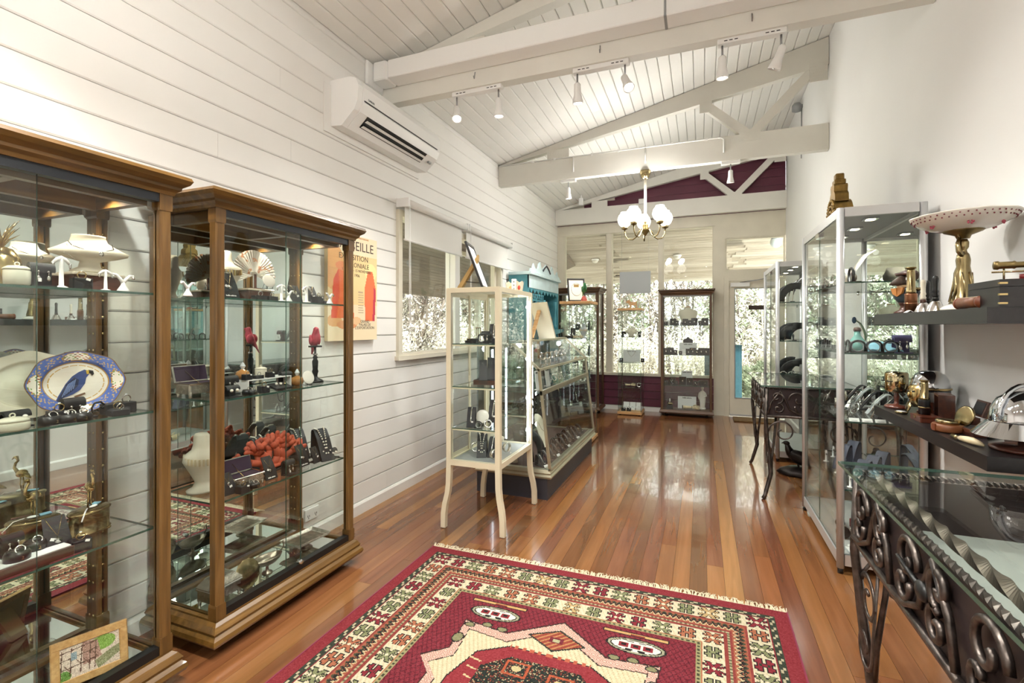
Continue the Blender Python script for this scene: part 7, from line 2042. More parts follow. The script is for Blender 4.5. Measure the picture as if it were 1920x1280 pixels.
part('oval_line', MB().tube([(0.062 * math.cos(2 * PI * i / 30), 0.0015, 0.155 + 0.08 * math.sin(2 * PI * i / 30)) for i in range(30)], 0.0014, 4, closed=True).xf(rx(-0.28)), SLATE, o)
o = thing('parrot_figure', 'green parrot figurine standing before the black photo frame', 'figurine', (xat(1096, 5.55), 5.545, 1.646), 0.6)
part('bird', bird_mb().ell((0, -0.028, 0.146), (0.004, 0.008, 0.007), 8, 6).ell((-0.024, 0.012, 0.085), (0.006, 0.024, 0.034), 10, 6).ell((0.024, 0.012, 0.085), (0.006, 0.024, 0.034), 10, 6).xf(tr(0, 0, 0.055)), M('green glaze', '2F6B3F', 0.25, var=0.3, vs=30), o)
part('rock', MB().lathe([(0.035, 0), (0.034, 0.02), (0.022, 0.05), (0.01, 0.062), (0.0, 0.064)], 12, (0, 0.01, 0), wob=lambda w, z: 1 + 0.12 * math.cos(5 * w)), M('pink glaze', 'B9574F', 0.3, var=0.3, vs=30), o)

# ================================================================== dog topped tower
Y = 7.62
o = thing('dog_cutout', 'flat pale wooden terrier silhouette on the slim tower', 'ornament', (xat(1184, Y), Y, 1.631))
dogp = [(-0.085, 0.1), (-0.07, 0.13), (-0.05, 0.125), (-0.035, 0.14), (-0.02, 0.125), (-0.015, 0.105), (0.05, 0.1), (0.075, 0.105), (0.09, 0.125), (0.095, 0.12), (0.085, 0.09), (0.088, 0.05), (0.095, 0.0), (0.078, 0.0), (0.065, 0.04), (0.05, 0.05), (0.0, 0.045), (-0.012, 0.0), (-0.03, 0.0), (-0.028, 0.05), (-0.045, 0.08), (-0.08, 0.088)]
part('silhouette', MB().prism([(x * 0.95, z * 0.95) for x, z in dogp], -0.009, 0.009, 'y'), PINE, o)
part('foot_strip', MB().box(-0.05, 0.1, -0.02, 0.02, -0.0005, 0.004), PINE, o)
dt_ = 'slim dog topped tower'
z = T2S[0]
tw_('bust_wide', 'necklace_bust', 'small cream bust on the top shelf of the %s' % dt_, 'display bust', 1184, 7.7, z, 1.15)
for u in (1170, 1200):
    tw_('black_box', 'pendant_box', 'black pendant card on the top shelf of the %s' % dt_, 'pendant stand', u, 7.72, z, 1.15, group='pendant cards on the dog tower')
for u in (1172, 1196):
    tw_('y_stand', 'earring_stand', 'white forked earring stand on the top shelf of the %s' % dt_, 'earring stand', u, 7.6, z, 0.8, group='earring stands on the dog tower')
z = T2S[1]
o = tw_('sign_wide', 'display_board', 'pale board with necklace on the middle shelf of the %s' % dt_, 'sign', 1184, 7.72, z, 1.1, mats={'lettering': GREYPL})
part('necklace', MB().tube([(-0.05, -0.012, 0.15), (-0.03, -0.008, 0.1), (0.0, -0.006, 0.07), (0.03, -0.008, 0.1), (0.055, -0.012, 0.15)], 0.0018, 5), GOLD, o)
for u in (1165, 1205):
    tw_('black_box_small', 'pendant_box', 'small black pendant card beside the pale necklace board', 'pendant stand', u, 7.66, z, 1.25, group='small cards beside the necklace board')
z = T2S[2]
tw_('display_hand', 'display_hand', 'bone coloured display hand on the lowest shelf of the %s' % dt_, 'display hand', 1172, 7.66, z, 0.5, 0.1)
tw_('bangle', 'bangle', 'silver bangle on the lowest shelf of the %s' % dt_, 'bracelet', 1198, 7.62, z, 1.2)
for u in (1174, 1186, 1198):
    tw_('white_box', 'jewel_box', 'open white ring box on the floor of the %s' % dt_, 'ring box', u, 7.72, 0.05, 1.4, group='white ring boxes')
for u in (1169, 1179):
    tw_('ring_block', 'ring_block', 'black ring block before the white ring boxes, %s' % dt_, 'ring display', u, 7.6, 0.05, 1.3, group='ring blocks before white boxes')

# ================================================================== walnut showcase in the window
ww = 'walnut window showcase'
def wal(key, name, label, cat, u, z, Y=7.76, s=1.0, rot=0.0, mats=None, group=None):
    return put(key, name, label, cat, (xat(u, Y), Y, z + 0.0006), rot, s, group, mats)
z = W8S[0]
wal('bust_big', 'torso_bust', 'large cream torso bust on the top shelf of the %s' % ww, 'display bust', 1290, z, 7.8, 1.15)
for u, k2, s in ((1249, 'black_box_small', 1.2), (1262, 'black_box', 1.45), (1269, 'black_box_small', 1.5), (1278, 'black_box_small', 0.9), (1285, 'black_box', 1.35), (1294, 'black_box_small', 1.6), (1302, 'black_box', 1.5), (1313, 'black_box_small', 1.4), (1322, 'black_box', 1.5)):
    wal(k2, 'pendant_box', {'black_box': 'tall black pendant card on the top shelf of the ' + ww, 'black_box_small': 'small black pendant card on the top shelf of the ' + ww}[k2], 'pendant stand', u, z, 7.69, s, group='pendant cards on the walnut top shelf')
wal('earring_roll', 'earring_roll', 'pale topped earring stand on the top shelf of the ' + ww, 'earring stand', 1254, z, 7.72, 1.1, mats={'stand': WHITEA})
z = W8S[1]
wal('sign_wide', 'sign_card', 'pale lettered card on the middle shelf of the %s' % ww, 'sign', 1290, z, 7.82, 1.05)
o = thing('necklace_bust', 'small charcoal bust behind the lettered card, %s' % ww, 'display bust', (xat(1290, 7.88), 7.88, z + 0.001))
part('bust', MB().prism([(-0.02, 0), (0.02, 0), (0.02, 0.17), (0.07, 0.175), (0.072, 0.215), (0.05, 0.235), (0.02, 0.245), (0.012, 0.265), (-0.012, 0.265), (-0.02, 0.245), (-0.05, 0.235), (-0.072, 0.215), (-0.07, 0.175), (-0.02, 0.17)], -0.012, 0.012, 'y'), GREYV, o)
part('foot', MB().box(-0.05, 0.05, -0.03, 0.03, 0, 0.006), GREYV, o)
for u, k2, s in ((1249, 'black_box', 1.4), (1258, 'black_box', 1.5), (1266, 'black_box_small', 1.5), (1276, 'black_box_small', 1.2), (1291, 'black_box', 1.3), (1299, 'black_box', 1.5), (1307, 'black_box_small', 1.7), (1315, 'black_box', 1.5), (1324, 'black_box', 1.5)):
    wal(k2, 'pendant_box', {'black_box': 'tall black pendant card on the middle shelf of the ' + ww, 'black_box_small': 'small black pendant card on the middle shelf of the ' + ww}[k2], 'pendant stand', u, z, 7.69, s, group='pendant cards on the walnut middle shelf')
wal('white_box', 'jewel_box', 'open white ring box on the middle shelf of the %s' % ww, 'ring box', 1283, z, 7.7, 1.0)
z = W8S[2]
wal('sign_narrow', 'sign_card', 'narrow pale lettered card on the lowest shelf of the %s' % ww, 'sign', 1288, z, 7.84, 1.05)
for u, k2, s, Yq in ((1261, 'black_box', 1.5, 7.84), (1280, 'black_box', 1.7, 7.78), (1293, 'black_box', 1.5, 7.78), (1304, 'black_box_small', 1.5, 7.72), (1315, 'black_box_small', 1.6, 7.8), (1322, 'black_box', 1.2, 7.72), (1249, 'black_box_small', 1.4, 7.7), (1267, 'black_box_small', 1.4, 7.7)):
    wal(k2, 'pendant_box', {'black_box': 'tall black pendant card on the lowest shelf of the ' + ww, 'black_box_small': 'small black pendant card on the lowest shelf of the ' + ww}[k2], 'pendant stand', u, z, Yq, s, group='pendant cards on the walnut lowest shelf')
for u, r_ in ((1258, 0.8), (1309, -0.8)):
    wal('bracelet_ramp', 'bracelet_ramp', 'charcoal bracelet ramp on the lowest shelf of the %s' % ww, 'bracelet stand', u, z, 7.725, 0.7, r_, group='ramps on the walnut lowest shelf')
z = 0.0985
wal('sign_wide', 'sign_card', 'pale lettered card on the floor of the %s' % ww, 'sign', 1288, z, 7.835, 1.1)
wal('display_hand', 'display_hand', 'bone coloured display hand with black bracelet on the walnut showcase floor', 'display hand', 1280, z, 7.74, 0.76, 0.0)
o = thing('statuette', 'white robed lady statuette on the walnut showcase floor', 'statuette', (xat(1317, 7.87), 7.87, z + 0.001))
part('figure', loft([(0, 0, 0, 0.042, 0.03), (0.05, 0, 0, 0.036, 0.026), (0.1, 0.002, 0, 0.04, 0.028), (0.16, 0, 0, 0.046, 0.03), (0.2, -0.002, 0, 0.04, 0.026), (0.235, 0, 0, 0.046, 0.026), (0.262, 0, 0, 0.04, 0.022), (0.28, 0, 0, 0.014, 0.013), (0.295, 0, 0, 0.014, 0.014), (0.31, 0, 0, 0.02, 0.02), (0.33, 0, 0, 0.02, 0.021), (0.342, 0, 0, 0.012, 0.012)], 18).tube([(0.04, 0, 0.25), (0.055, -0.01, 0.2), (0.02, -0.03, 0.185)], [0.012, 0.01, 0.008], 8).tube([(-0.04, 0, 0.25), (-0.055, -0.006, 0.19), (-0.045, -0.01, 0.14)], [0.012, 0.01, 0.007], 8), PORC, o)
part('plinth', MB().lathe([(0.05, -0.0), (0.05, 0.02), (0.044, 0.026)], 16), PORC, o)
o = thing('incense_burner', 'gilt lidded burner on a dark block, walnut showcase floor', 'ornament', (xat(1256, 7.74), 7.74, z + 0.001))
part('block', MB().rbox(-0.045, 0.045, -0.04, 0.04, 0, 0.06, 0.004), BLACKV, o)
part('bowl', MB().lathe([(0.02, 0.06), (0.044, 0.075), (0.048, 0.085), (0.03, 0.1), (0.014, 0.11)], 16), BRASS, o)
part('finial', MB().lathe([(0.013, 0.11), (0.008, 0.12), (0.012, 0.14), (0.0, 0.165)], 10), PORC, o)
# corner walnut showcase
wc_ = 'corner walnut showcase'
for i, zz in enumerate(W7S):
    nm = ('top', 'middle', 'lowest')[i]
    for k2, (key, name, lab, cat) in enumerate((('bust_wide', 'necklace_bust', 'small cream bust', 'display bust'), ('black_box', 'pendant_box', 'tall black pendant card', 'pendant stand'), ('bracelet_ramp', 'bracelet_ramp', 'charcoal bracelet ramp', 'bracelet stand'))):
        put(key, name, '%s on the %s shelf of the %s' % (lab, nm, wc_), cat, (-2.05 + k2 * 0.2, 7.62, zz + 0.0006), 0.1, 1.3)
# ================================================================== goods on the wall shelves
def shelf_thing(name, label, cat, u, X, z, rot=0.0):
    return thing(name, label, cat, (X, yat(u, X), z + 0.0008), rot)
FACE = -PI / 2         # local front (-Y) turned towards the room (-X)
# upper shelf
o = shelf_thing('mouse_bust', 'painted mouse bust in a cocked hat and orange collar', 'figurine', 1699, 0.945, US, FACE + 0.35)
FUR = M('dark brown fur paint', '4A3A30', 0.55, var=0.35, vs=30, bmp=0.4, bs=90)
part('socle', MB().lathe([(0.05, 0), (0.05, 0.01), (0.03, 0.02), (0.022, 0.035), (0.03, 0.05), (0.034, 0.055)], 18), BOXWOOD, o)
part('coat', loft([(0.055, 0, 0, 0.034, 0.028), (0.075, 0, 0, 0.055, 0.036), (0.1, 0, 0, 0.072, 0.04), (0.12, 0, 0, 0.07, 0.036), (0.132, 0, 0, 0.04, 0.03)], 20), M('dark blue coat paint', '2E3A42', 0.5), o)
part('lapel', MB().prism([(-0.04, 0.128), (-0.006, 0.128), (0.0, 0.085), (-0.028, 0.1)], -0.046, -0.036, 'y').prism([(0.04, 0.128), (0.006, 0.128), (0.0, 0.085), (0.028, 0.1)], -0.046, -0.036, 'y'), M('orange lapel paint', 'B5773A', 0.5), o)
for sx in (-1, 1):
    part('epaulette', MB().ell((sx * 0.072, 0, 0.118), (0.016, 0.02, 0.009), 10, 6), BRASS, o)
part('ruff', MB().torus((0, -0.004, 0.134), 0.026, 0.009, 18, 8), M('cream ruff', 'C9A882', 0.7), o)
part('head', MB().ell((0, 0.004, 0.165), (0.032, 0.036, 0.03), 14, 9).tube([(0, -0.02, 0.165), (0, -0.048, 0.155), (0, -0.07, 0.148)], [0.026, 0.018, 0.009], 12).ell((0, -0.076, 0.147), (0.006, 0.006, 0.006), 8, 6), FUR, o)
for sx in (-1, 1):
    part('ear', MB().ell((sx * 0.034, 0.016, 0.186), (0.024, 0.008, 0.026), 12, 8, ry(sx * 0.4)), FUR, o)
    part('eye', MB().ell((sx * 0.018, -0.022, 0.176), 0.004, 8, 6), BLACKPL, o)
part('hat', MB().lathe([(0.05, 0.19), (0.056, 0.205), (0.03, 0.2), (0.026, 0.212), (0.0, 0.218)], 18, sx=1.1, sy=0.6), BOXWOOD, o)
def telescope(u, X, z, label, h, base, r, rot=0.0):
    o = shelf_thing('telescope', label, 'telescope', u, X, z, rot)
    k = h / 0.225
    part('leather_barrel', MB().lathe([(r, 0), (r, 0.09 * k), (r * 0.98, 0.095 * k)], 20), COPPER if base is None else base, o)
    part('ring', MB().lathe([(r * 1.04, 0.042 * k), (r * 1.06, 0.046 * k), (r * 1.04, 0.05 * k)], 20), COPPER if base is None else BRASS, o)
    part('draw_tube', MB().lathe([(r * 0.82, 0.095 * k), (r * 0.82, 0.11 * k), (r * 0.72, 0.113 * k), (r * 0.66, 0.2 * k), (r * 0.6, 0.218 * k)], 20), BRASS, o)
    part('eyepiece', MB().lathe([(r * 0.62, 0.216 * k), (r * 0.86, 0.221 * k), (r * 0.86, 0.225 * k), (r * 0.5, 0.225 * k)], 20), OLDBRASS, o)
    part('price_tag', MB().cbox((-r * 0.72, 0, 0.17 * k), (0.001, 0.008, 0.012)), PAPER, o)
telescope(1708, 0.9, US, 'copper and brass telescope standing before the mouse bust', 0.21, None, 0.024)
o = shelf_thing('price_ticket', 'folded white price ticket at the foot of the copper telescope', 'price tag', 1704, 0.868, US)
part('ticket', MB().prism([(-0.014, 0), (0, 0.01), (0.014, 0), (0.012, 0), (0, 0.008), (-0.012, 0)], -0.02, 0.02, 'y'), PAPER, o)
part('string', MB().tube([(0, 0.02, 0.008), (0.01, 0.035, 0.002), (0.02, 0.045, 0.001)], 0.0008, 4), PAPER, o)
def bell(u, X, label, hm, s):
    o = shelf_thing('hand_bell', label, 'bell', u, X, US)
    o.scale = (s, s, s)
    part('skirt', MB().lathe([(0.034, 0), (0.033, 0.004), (0.026, 0.022), (0.018, 0.04), (0.011, 0.048)], 24, wob=lambda w, z: 1 + 0.05 * math.cos(12 * w)), SILVER, o)
    part('collar', MB().lathe([(0.012, 0.047), (0.012, 0.06), (0.009, 0.063)], 14), BOXWOOD if hm is CERAMIC else BLACKPL, o)
    part('handle', MB().lathe([(0.01, 0.062), (0.012, 0.07), (0.0085, 0.078), (0.012, 0.086), (0.009, 0.096), (0.0095, 0.12), (0.011, 0.142), (0.0085, 0.152), (0.0, 0.156)], 14), hm, o)
bell(1731, 0.925, 'silver hand bell with cream handle next to the copper telescope', CERAMIC, 0.95)
bell(1739, 1.0, 'silver hand bell with black handle between the other two bells', BLACKPL, 1.0)
bell(1754, 0.93, 'silver hand bell with black handle nearest the porcelain comport', BLACKPL, 1.0)
o = shelf_thing('book', 'thin brown leather notebook lying behind the bells', 'book', 1772, 1.05, US)
part('cover', MB().rbox(-0.05, 0.05, -0.09, 0.09, 0, 0.03, 0.004), LEATHER, o)
part('pages', MB().box(-0.0512, 0.046, -0.086, 0.086, 0.006, 0.024), PAPER, o)
# comport: brass caryatid carrying a porcelain bowl
X = 0.965
o = shelf_thing('porcelain_comport', 'flowered porcelain bowl carried by a brass maiden figure', 'comport', 1806, X, US, FACE - 0.5)
part('plinth', MB().lathe([(0.07, 0), (0.072, 0.008), (0.06, 0.02), (0.04, 0.028)], 24, sx=1.0, sy=1.0), PORC, o)
fig = loft([(0.028, 0, 0, 0.05, 0.045), (0.04, 0.004, 0, 0.042, 0.038), (0.07, 0.006, 0, 0.031, 0.028), (0.11, 0.004, -0.002, 0.03, 0.027), (0.15, -0.002, -0.002, 0.033, 0.027), (0.175, -0.002, 0, 0.025, 0.021), (0.2, 0, 0, 0.03, 0.023), (0.222, 0.0, 0, 0.028, 0.019), (0.232, 0, 0, 0.012, 0.012), (0.24, 0, 0, 0.011, 0.011), (0.25, 0, -0.002, 0.017, 0.019), (0.27, 0, -0.002, 0.017, 0.02), (0.282, 0, 0, 0.011, 0.013)], 18)
for sx in (-1, 1):
    fig.tube([(sx * 0.026, 0, 0.218), (sx * 0.042, -0.008, 0.232), (sx * 0.036, -0.012, 0.262), (sx * 0.016, -0.008, 0.292)], [0.0095, 0.0085, 0.0075, 0.006], 8)
    for q in range(4):
        fig.tube([(sx * 0.014 + q * 0.003 * sx, -0.01, 0.29), (sx * (0.012 + q * 0.004), -0.012, 0.3), (sx * (0.012 + q * 0.0045), -0.01, 0.307)], 0.0022, 5)
    fig.tube([(sx * 0.02, -0.006, 0.288), (sx * 0.028, -0.012, 0.296)], [0.0028, 0.0022], 5)
for k in range(7):
    a = k / 7 * 2 * PI
    fig.tube([(0.03 * math.cos(a), 0.026 * math.sin(a), 0.15), (0.033 * math.cos(a + 0.3), 0.029 * math.sin(a + 0.3), 0.1), (0.046 * math.cos(a + 0.2), 0.042 * math.sin(a + 0.2), 0.035)], [0.003, 0.005, 0.004], 6)
part('maiden', fig, BRASS, o)
part('cradle', MB().lathe([(0.02, 0.285), (0.025, 0.298), (0.06, 0.312), (0.065, 0.318), (0.04, 0.318)], 22), OLDBRASS, o)
bw_ = MB().lathe([(0.06, 0.316), (0.1, 0.326), (0.14, 0.346), (0.165, 0.372), (0.168, 0.376), (0.16, 0.374), (0.135, 0.352), (0.08, 0.328), (0.0, 0.322)], 44, wob=lambda w, z: 1 + 0.012 * math.cos(11 * w))
part('bowl', bw_, PORC, o)
dots, fls = MB(), []
for k in range(44):
    a = 2 * PI * k / 44
    for r, z in ((0.15, 0.354), (0.159, 0.365)):
        aa = a + (0.07 if r > 0.155 else 0)
        dots.ell((r * math.cos(aa), r * math.sin(aa), z), 0.0032, 6, 4)
for k in range(6):
    a = 2 * PI * k / 6 + 0.3
    fl_ = MB()
    fls.append(fl_)
    for q in range(5):
        fl_.ell((0.118 * math.cos(a) + 0.008 * math.cos(q * 1.26) * -math.sin(a), 0.118 * math.sin(a) + 0.008 * math.cos(q * 1.26) * math.cos(a), 0.333 + 0.006 * math.sin(q * 1.26)), 0.0045, 6, 4)
part('pierced_dots', dots, M('plum glaze', '6B2A33', 0.3), o)
ROSE = M('rose glaze', 'A8475A', 0.3)
for fl_ in fls:
    part('painted_flower', fl_, ROSE, o)
o = shelf_thing('leather_tube', 'tan leather spyglass tube lying on the upper shelf', 'spyglass case', 1823, 0.895, US, 0.0)
part('tube', MB().cyl((0, -0.075, 0.022), (0, 0.085, 0.022), 0.0215, n=18), LEATHER, o)
for q in (-0.07, 0.08):
    part('end_band', MB().cyl((0, q - 0.006, 0.022), (0, q + 0.006, 0.022), 0.0228, n=18), M('dark tan leather', '6B3417', 0.45), o)
st_ = MB()
for k in range(16):
    st_.cbox((-0.012, -0.06 + k * 0.0085, 0.0405), (0.0015, 0.004, 0.0015))
part('stitching', st_, CERAMIC, o)
# instrument on its black box
bx, by = 0.885, 2.0
o = thing('instrument_box', 'black wooden instrument box with brass dovetail inlays', 'box', (bx, by, US + 0.0008))
part('case', MB().box(0, 0.235, 0.004, 0.2, 0, 0.064), WENGE, o)
part('lid', MB().box(0, 0.235, 0.004, 0.2, 0.0655, 0.088), WENGE, o)
for z in (0.012, 0.04, 0.076):
    part('brass_inlay', MB().box(-0.0008, 0.02, 0.0028, 0.012, z - 0.003, z + 0.003), GOLD, o)
o = thing('sextant', 'small brass sighting instrument mounted on the black inlaid box', 'instrument', (bx + 0.07, by + 0.09, US + 0.0895), -0.15)
part('foot', MB().box(-0.02, 0.13, -0.02, 0.02, 0, 0.005).cyl((0.03, 0, 0.005), (0.03, 0, 0.02), 0.013), M('red lacquer', '6E1F22', 0.3), o)
part('barrel', MB().lathe([(0.013, 0), (0.015, 0.01), (0.012, 0.014), (0.012, 0.045), (0.014, 0.05), (0.01, 0.055), (0.01, 0.085)], 16).xf(tr(-0.045, 0, 0.052) @ ry(PI / 2)), OLDBRASS, o)
part('arm', MB().tube([(-0.05, 0, 0.03), (0.02, 0, 0.03), (0.12, 0, 0.032)], 0.003, 6).cyl((-0.02, 0, 0.0), (-0.02, 0, 0.045), 0.003, n=6).cyl((0.06, 0, 0.0), (0.06, 0, 0.05), 0.004, n=6), BRASS, o)
part('wheel', MB().torus((0.055, 0, 0.055), 0.022, 0.004, 20, 6, rx(PI / 2)).torus((0.05, -0.01, 0.03), 0.016, 0.003, 18, 6, rx(PI / 2)), BRASS, o)
part('cross_bar', MB().cyl((0.04, 0, 0.055), (0.13, 0, 0.05), 0.007, n=10).cyl((0.1, 0, 0.02), (0.1, 0, 0.06), 0.006, n=8), BRASS, o)

# lower shelf: positions read on the shelf top
def low(name, label, cat, u, v, rot=0.0):
    p = ground(u, v, LS)
    return thing(name, label, cat, (p[0], p[1], LS + 0.0008), rot)
def at_low(u, X):
    return (X, yat(u, X), LS + 0.0008)
o = thing('miniature_helmet', 'miniature gilt great helm on a turned mahogany stand', 'helmet', at_low(1681, 0.925), FACE + 0.3)
part('stand', MB().lathe([(0.05, 0), (0.052, 0.006), (0.046, 0.014), (0.012, 0.018), (0.009, 0.035), (0.013, 0.055), (0.009, 0.075), (0.011, 0.09)], 20), REDWOOD, o)
GH = M('gilt steel', 'CBBE9A', 0.08, 1.0)
part('skull', MB().lathe([(0.034, 0.08), (0.04, 0.084), (0.044, 0.115), (0.0455, 0.135), (0.046, 0.175), (0.042, 0.181), (0.0, 0.186)], 24, sy=1.1), GH, o)
part('eye_slit', MB().box(-0.034, 0.034, -0.0525, -0.044, 0.134, 0.139), BLACKPL, o)
part('face_bar', MB().box(-0.004, 0.004, -0.0545, -0.046, 0.09, 0.175), GOLD, o)
hl = MB()
for r in range(4):
    for c2 in range(4):
        x = -0.028 + c2 * 0.0075 if c2 < 2 else 0.0135 + (c2 - 2) * 0.0075
        hl.ell((x, -0.0462 + abs(x) * 0.14, 0.098 + r * 0.009), (0.0022, 0.004, 0.0022), 6, 4)
part('breath_holes', hl, BLACKPL, o)
o = thing('pocket_compass', 'open brass pocket compass lying before the gilt miniature helm', 'compass', at_low(1690, 0.885), FACE)
part('case', MB().lathe([(0.022, 0), (0.026, 0.005), (0.026, 0.01), (0.022, 0.011)], 20), BRASS, o)
part('dial', MB().lathe([(0.021, 0.0112), (0.0, 0.0115)], 18), PAPER, o)
part('lid', MB().lathe([(0.026, 0), (0.026, 0.004), (0.0, 0.006)], 20).xf(tr(0, 0.028, 0.034) @ rx(PI / 2 - 0.25)), BRASS, o)
o = thing('wooden_case', 'dark wooden case standing behind the gilt miniature helm', 'box', (1.07, 3.05, LS + 0.0008), FACE)
o.scale = (0.9, 0.9, 1)
part('body', MB().rbox(-0.055, 0.055, -0.03, 0.03, 0, 0.1, 0.003), BOXWOOD, o)
part('glass_front', MB().box(-0.02, 0.02, -0.0315, -0.03, 0.01, 0.09), SILVER, o)
o = thing('dome_helmet', 'polished steel dome helmet with brass face mask', 'helmet', at_low(1744, 1.02), FACE + 0.2)
part('stand', MB().lathe([(0.05, 0), (0.05, 0.008), (0.012, 0.014), (0.012, 0.05)], 18), REDWOOD, o)
part('dome', MB().lathe([(0.07, 0.105), (0.071, 0.13), (0.066, 0.16), (0.052, 0.185), (0.028, 0.2), (0.0, 0.204)], 28, sy=1.08), CHROME, o)
part('neck_guard', MB().tube(arc((0, 0.004, 0.075), 0.07, -0.05 * PI, 1.05 * PI, 14, 'z', 1.05), 0.035, 6, flat=1.0).xf(Matrix.Identity(4)) if False else MB().sheet([[(0.071 * math.cos(a), 0.074 * math.sin(a) * 1.04, z) for a in [(-0.1 + 1.2 * k / 16) * PI for k in range(17)]] for z in (0.04, 0.075, 0.108)]), STEEL, o)
part('brow_band', MB().torus((0, 0, 0.118), 0.071, 0.006, 28, 6, Matrix.Diagonal((1, 1.08, 1, 1))), GOLD, o)
mask = loft([(0.028, 0, -0.055, 0.02, 0.012), (0.05, 0, -0.06, 0.036, 0.02), (0.085, 0, -0.06, 0.045, 0.026), (0.115, 0, -0.058, 0.047, 0.026), (0.135, 0, -0.05, 0.044, 0.026)], 18).ell((0, -0.088, 0.085), (0.006, 0.01, 0.016), 8, 6).ell((0, -0.082, 0.058), (0.012, 0.004, 0.003), 8, 5)
part('face_mask', mask, GOLD, o)
for sx in (-1, 1):
    part('eye_hole', MB().ell((sx * 0.018, -0.083, 0.103), (0.009, 0.004, 0.004), 8, 5), BLACKPL, o)
o = thing('wooden_box', 'flat mahogany box under the standing brass telescope', 'box', at_low(1737, 0.915), 0.0)
part('body', MB().rbox(-0.04, 0.04, -0.055, 0.055, 0, 0.018, 0.003), REDWOOD, o)
part('lid', MB().rbox(-0.041, 0.041, -0.056, 0.056, 0.0185, 0.026, 0.003), REDWOOD, o)
part('clasp', MB().box(-0.0435, -0.041, -0.008, 0.008, 0.012, 0.024), GOLD, o)
q = at_low(1733, 0.915)
telescope(1733, 0.915, LS + 0.0268, 'brass telescope with black grip standing on the mahogany box', 0.15, BLACKPL, 0.021)
o = thing('camera_box', 'upright open mahogany box with a hinged lens ring', 'box', at_low(1772, 1.0), FACE - 0.2)
for (a, b, c, d, e, f) in ((-0.05, 0.05, 0.02, 0.026, 0, 0.115), (-0.05, -0.044, -0.03, 0.02, 0, 0.115), (0.044, 0.05, -0.03, 0.02, 0, 0.115), (-0.044, 0.044, -0.03, 0.02, 0, 0.008), (-0.044, 0.044, -0.03, 0.02, 0.107, 0.115)):
    part('panel', MB().box(a, b, c, d, e, f), BOXWOOD, o)
part('lens_ring', MB().torus((-0.05, -0.06, 0.036), 0.034, 0.005, 24, 8, rx(PI / 2) @ ry(0.4)), BRASS, o)
part('lens', MB().lathe([(0.031, -0.001), (0.0, 0.003)], 18).xf(tr(-0.05, -0.06, 0.036) @ rx(PI / 2)), SPARK, o)
o = thing('compass_case', 'round tan leather compass case with open brass compass', 'compass', at_low(1777, 0.905), FACE + 0.3)
part('case', MB().lathe([(0.048, 0), (0.051, 0.006), (0.051, 0.024), (0.047, 0.03)], 28), LEATHER, o)
part('strap', MB().box(-0.008, 0.008, -0.054, -0.049, 0.004, 0.03), M('dark strap leather', '6B3417', 0.45), o)
part('compass', MB().lathe([(0.036, 0.03), (0.038, 0.036), (0.038, 0.044), (0.034, 0.047)], 26), BRASS, o)
part('dial', MB().lathe([(0.033, 0.0465), (0.0, 0.0468)], 22), PAPER, o)
part('lid', MB().lathe([(0.042, 0), (0.042, 0.006), (0.036, 0.008)], 24).xf(tr(0.02, 0.05, 0.062) @ rx(PI / 2 - 0.3)), BRASS, o)
o = thing('jewel_box', 'dark wooden box with its lid tipped open against the wall', 'box', at_low(1809, 1.05), FACE)
part('body', MB().rbox(-0.045, 0.045, -0.035, 0.035, 0, 0.03, 0.003), BOXWOOD, o)
part('lid', MB().rbox(-0.045, 0.045, 0, 0.022, 0, 0.07, 0.003).xf(tr(0, 0.036, 0.034) @ rx(-0.35)), BOXWOOD, o)
part('lining', MB().box(-0.038, 0.038, -0.0015, -0.0002, 0.008, 0.062).xf(tr(0, 0.036, 0.034) @ rx(-0.35)), BLACKV, o)
o = thing('jewel_box', 'low dark wooden box with brass lock before the big helmet', 'box', at_low(1822, 0.965), FACE + 0.1)
part('body', MB().rbox(-0.06, 0.06, -0.03, 0.03, 0, 0.026, 0.003), BOXWOOD, o)
part('lining', MB().box(-0.052, 0.052, -0.024, 0.024, 0.0262, 0.028), BLACKV, o)
part('lock', MB().box(-0.01, 0.01, -0.0315, -0.029, 0.012, 0.02), GOLD, o)
o = thing('folding_knife', 'horn handled knife with brass sheath on the lower shelf', 'knife', at_low(1806, 0.873), 0.12)
part('sheath', MB().tube([(0.0, 0.062, 0.009), (0.0, 0.02, 0.009)], [0.008, 0.009], 10), BRASS, o)
part('guard', MB().cyl((0, 0.014, 0.009), (0, 0.02, 0.009), 0.0095, n=10), SILVER, o)
part('grip', MB().tube([(0, 0.014, 0.0105), (0.002, -0.015, 0.0125), (0.006, -0.04, 0.013), (0.012, -0.062, 0.01), (0.018, -0.078, 0.006)], [0.009, 0.0115, 0.0125, 0.009, 0.004], 10), BONE, o)
# large helmet
o = thing('cavalry_helmet', 'large polished lobster tail helmet on a wooden stand', 'helmet', (1.0, 2.12, LS + 0.0008), FACE + 0.55)
part('stand', MB().lathe([(0.085, 0), (0.088, 0.006), (0.084, 0.012), (0.016, 0.016), (0.014, 0.06), (0.02, 0.07)], 26), LEATHER if False else REDWOOD, o)
part('dome', MB().lathe([(0.094, 0.085), (0.097, 0.1), (0.093, 0.14), (0.074, 0.175), (0.04, 0.195), (0.0, 0.2)], 32, sx=0.82, sy=1.05), CHROME, o)
part('comb', MB().tube([(0, -0.1, 0.11)] + [(0, -0.112 * math.cos(a), 0.1 + 0.118 * math.sin(a)) for a in [PI * k / 14 for k in range(1, 14)]] + [(0, 0.11, 0.1)], 0.0075, 8), CHROME, o)
part('brim', MB().torus((0, 0, 0.09), 0.098, 0.006, 30, 6, Matrix.Diagonal((0.82, 1.05, 1, 1))), CHROME, o)
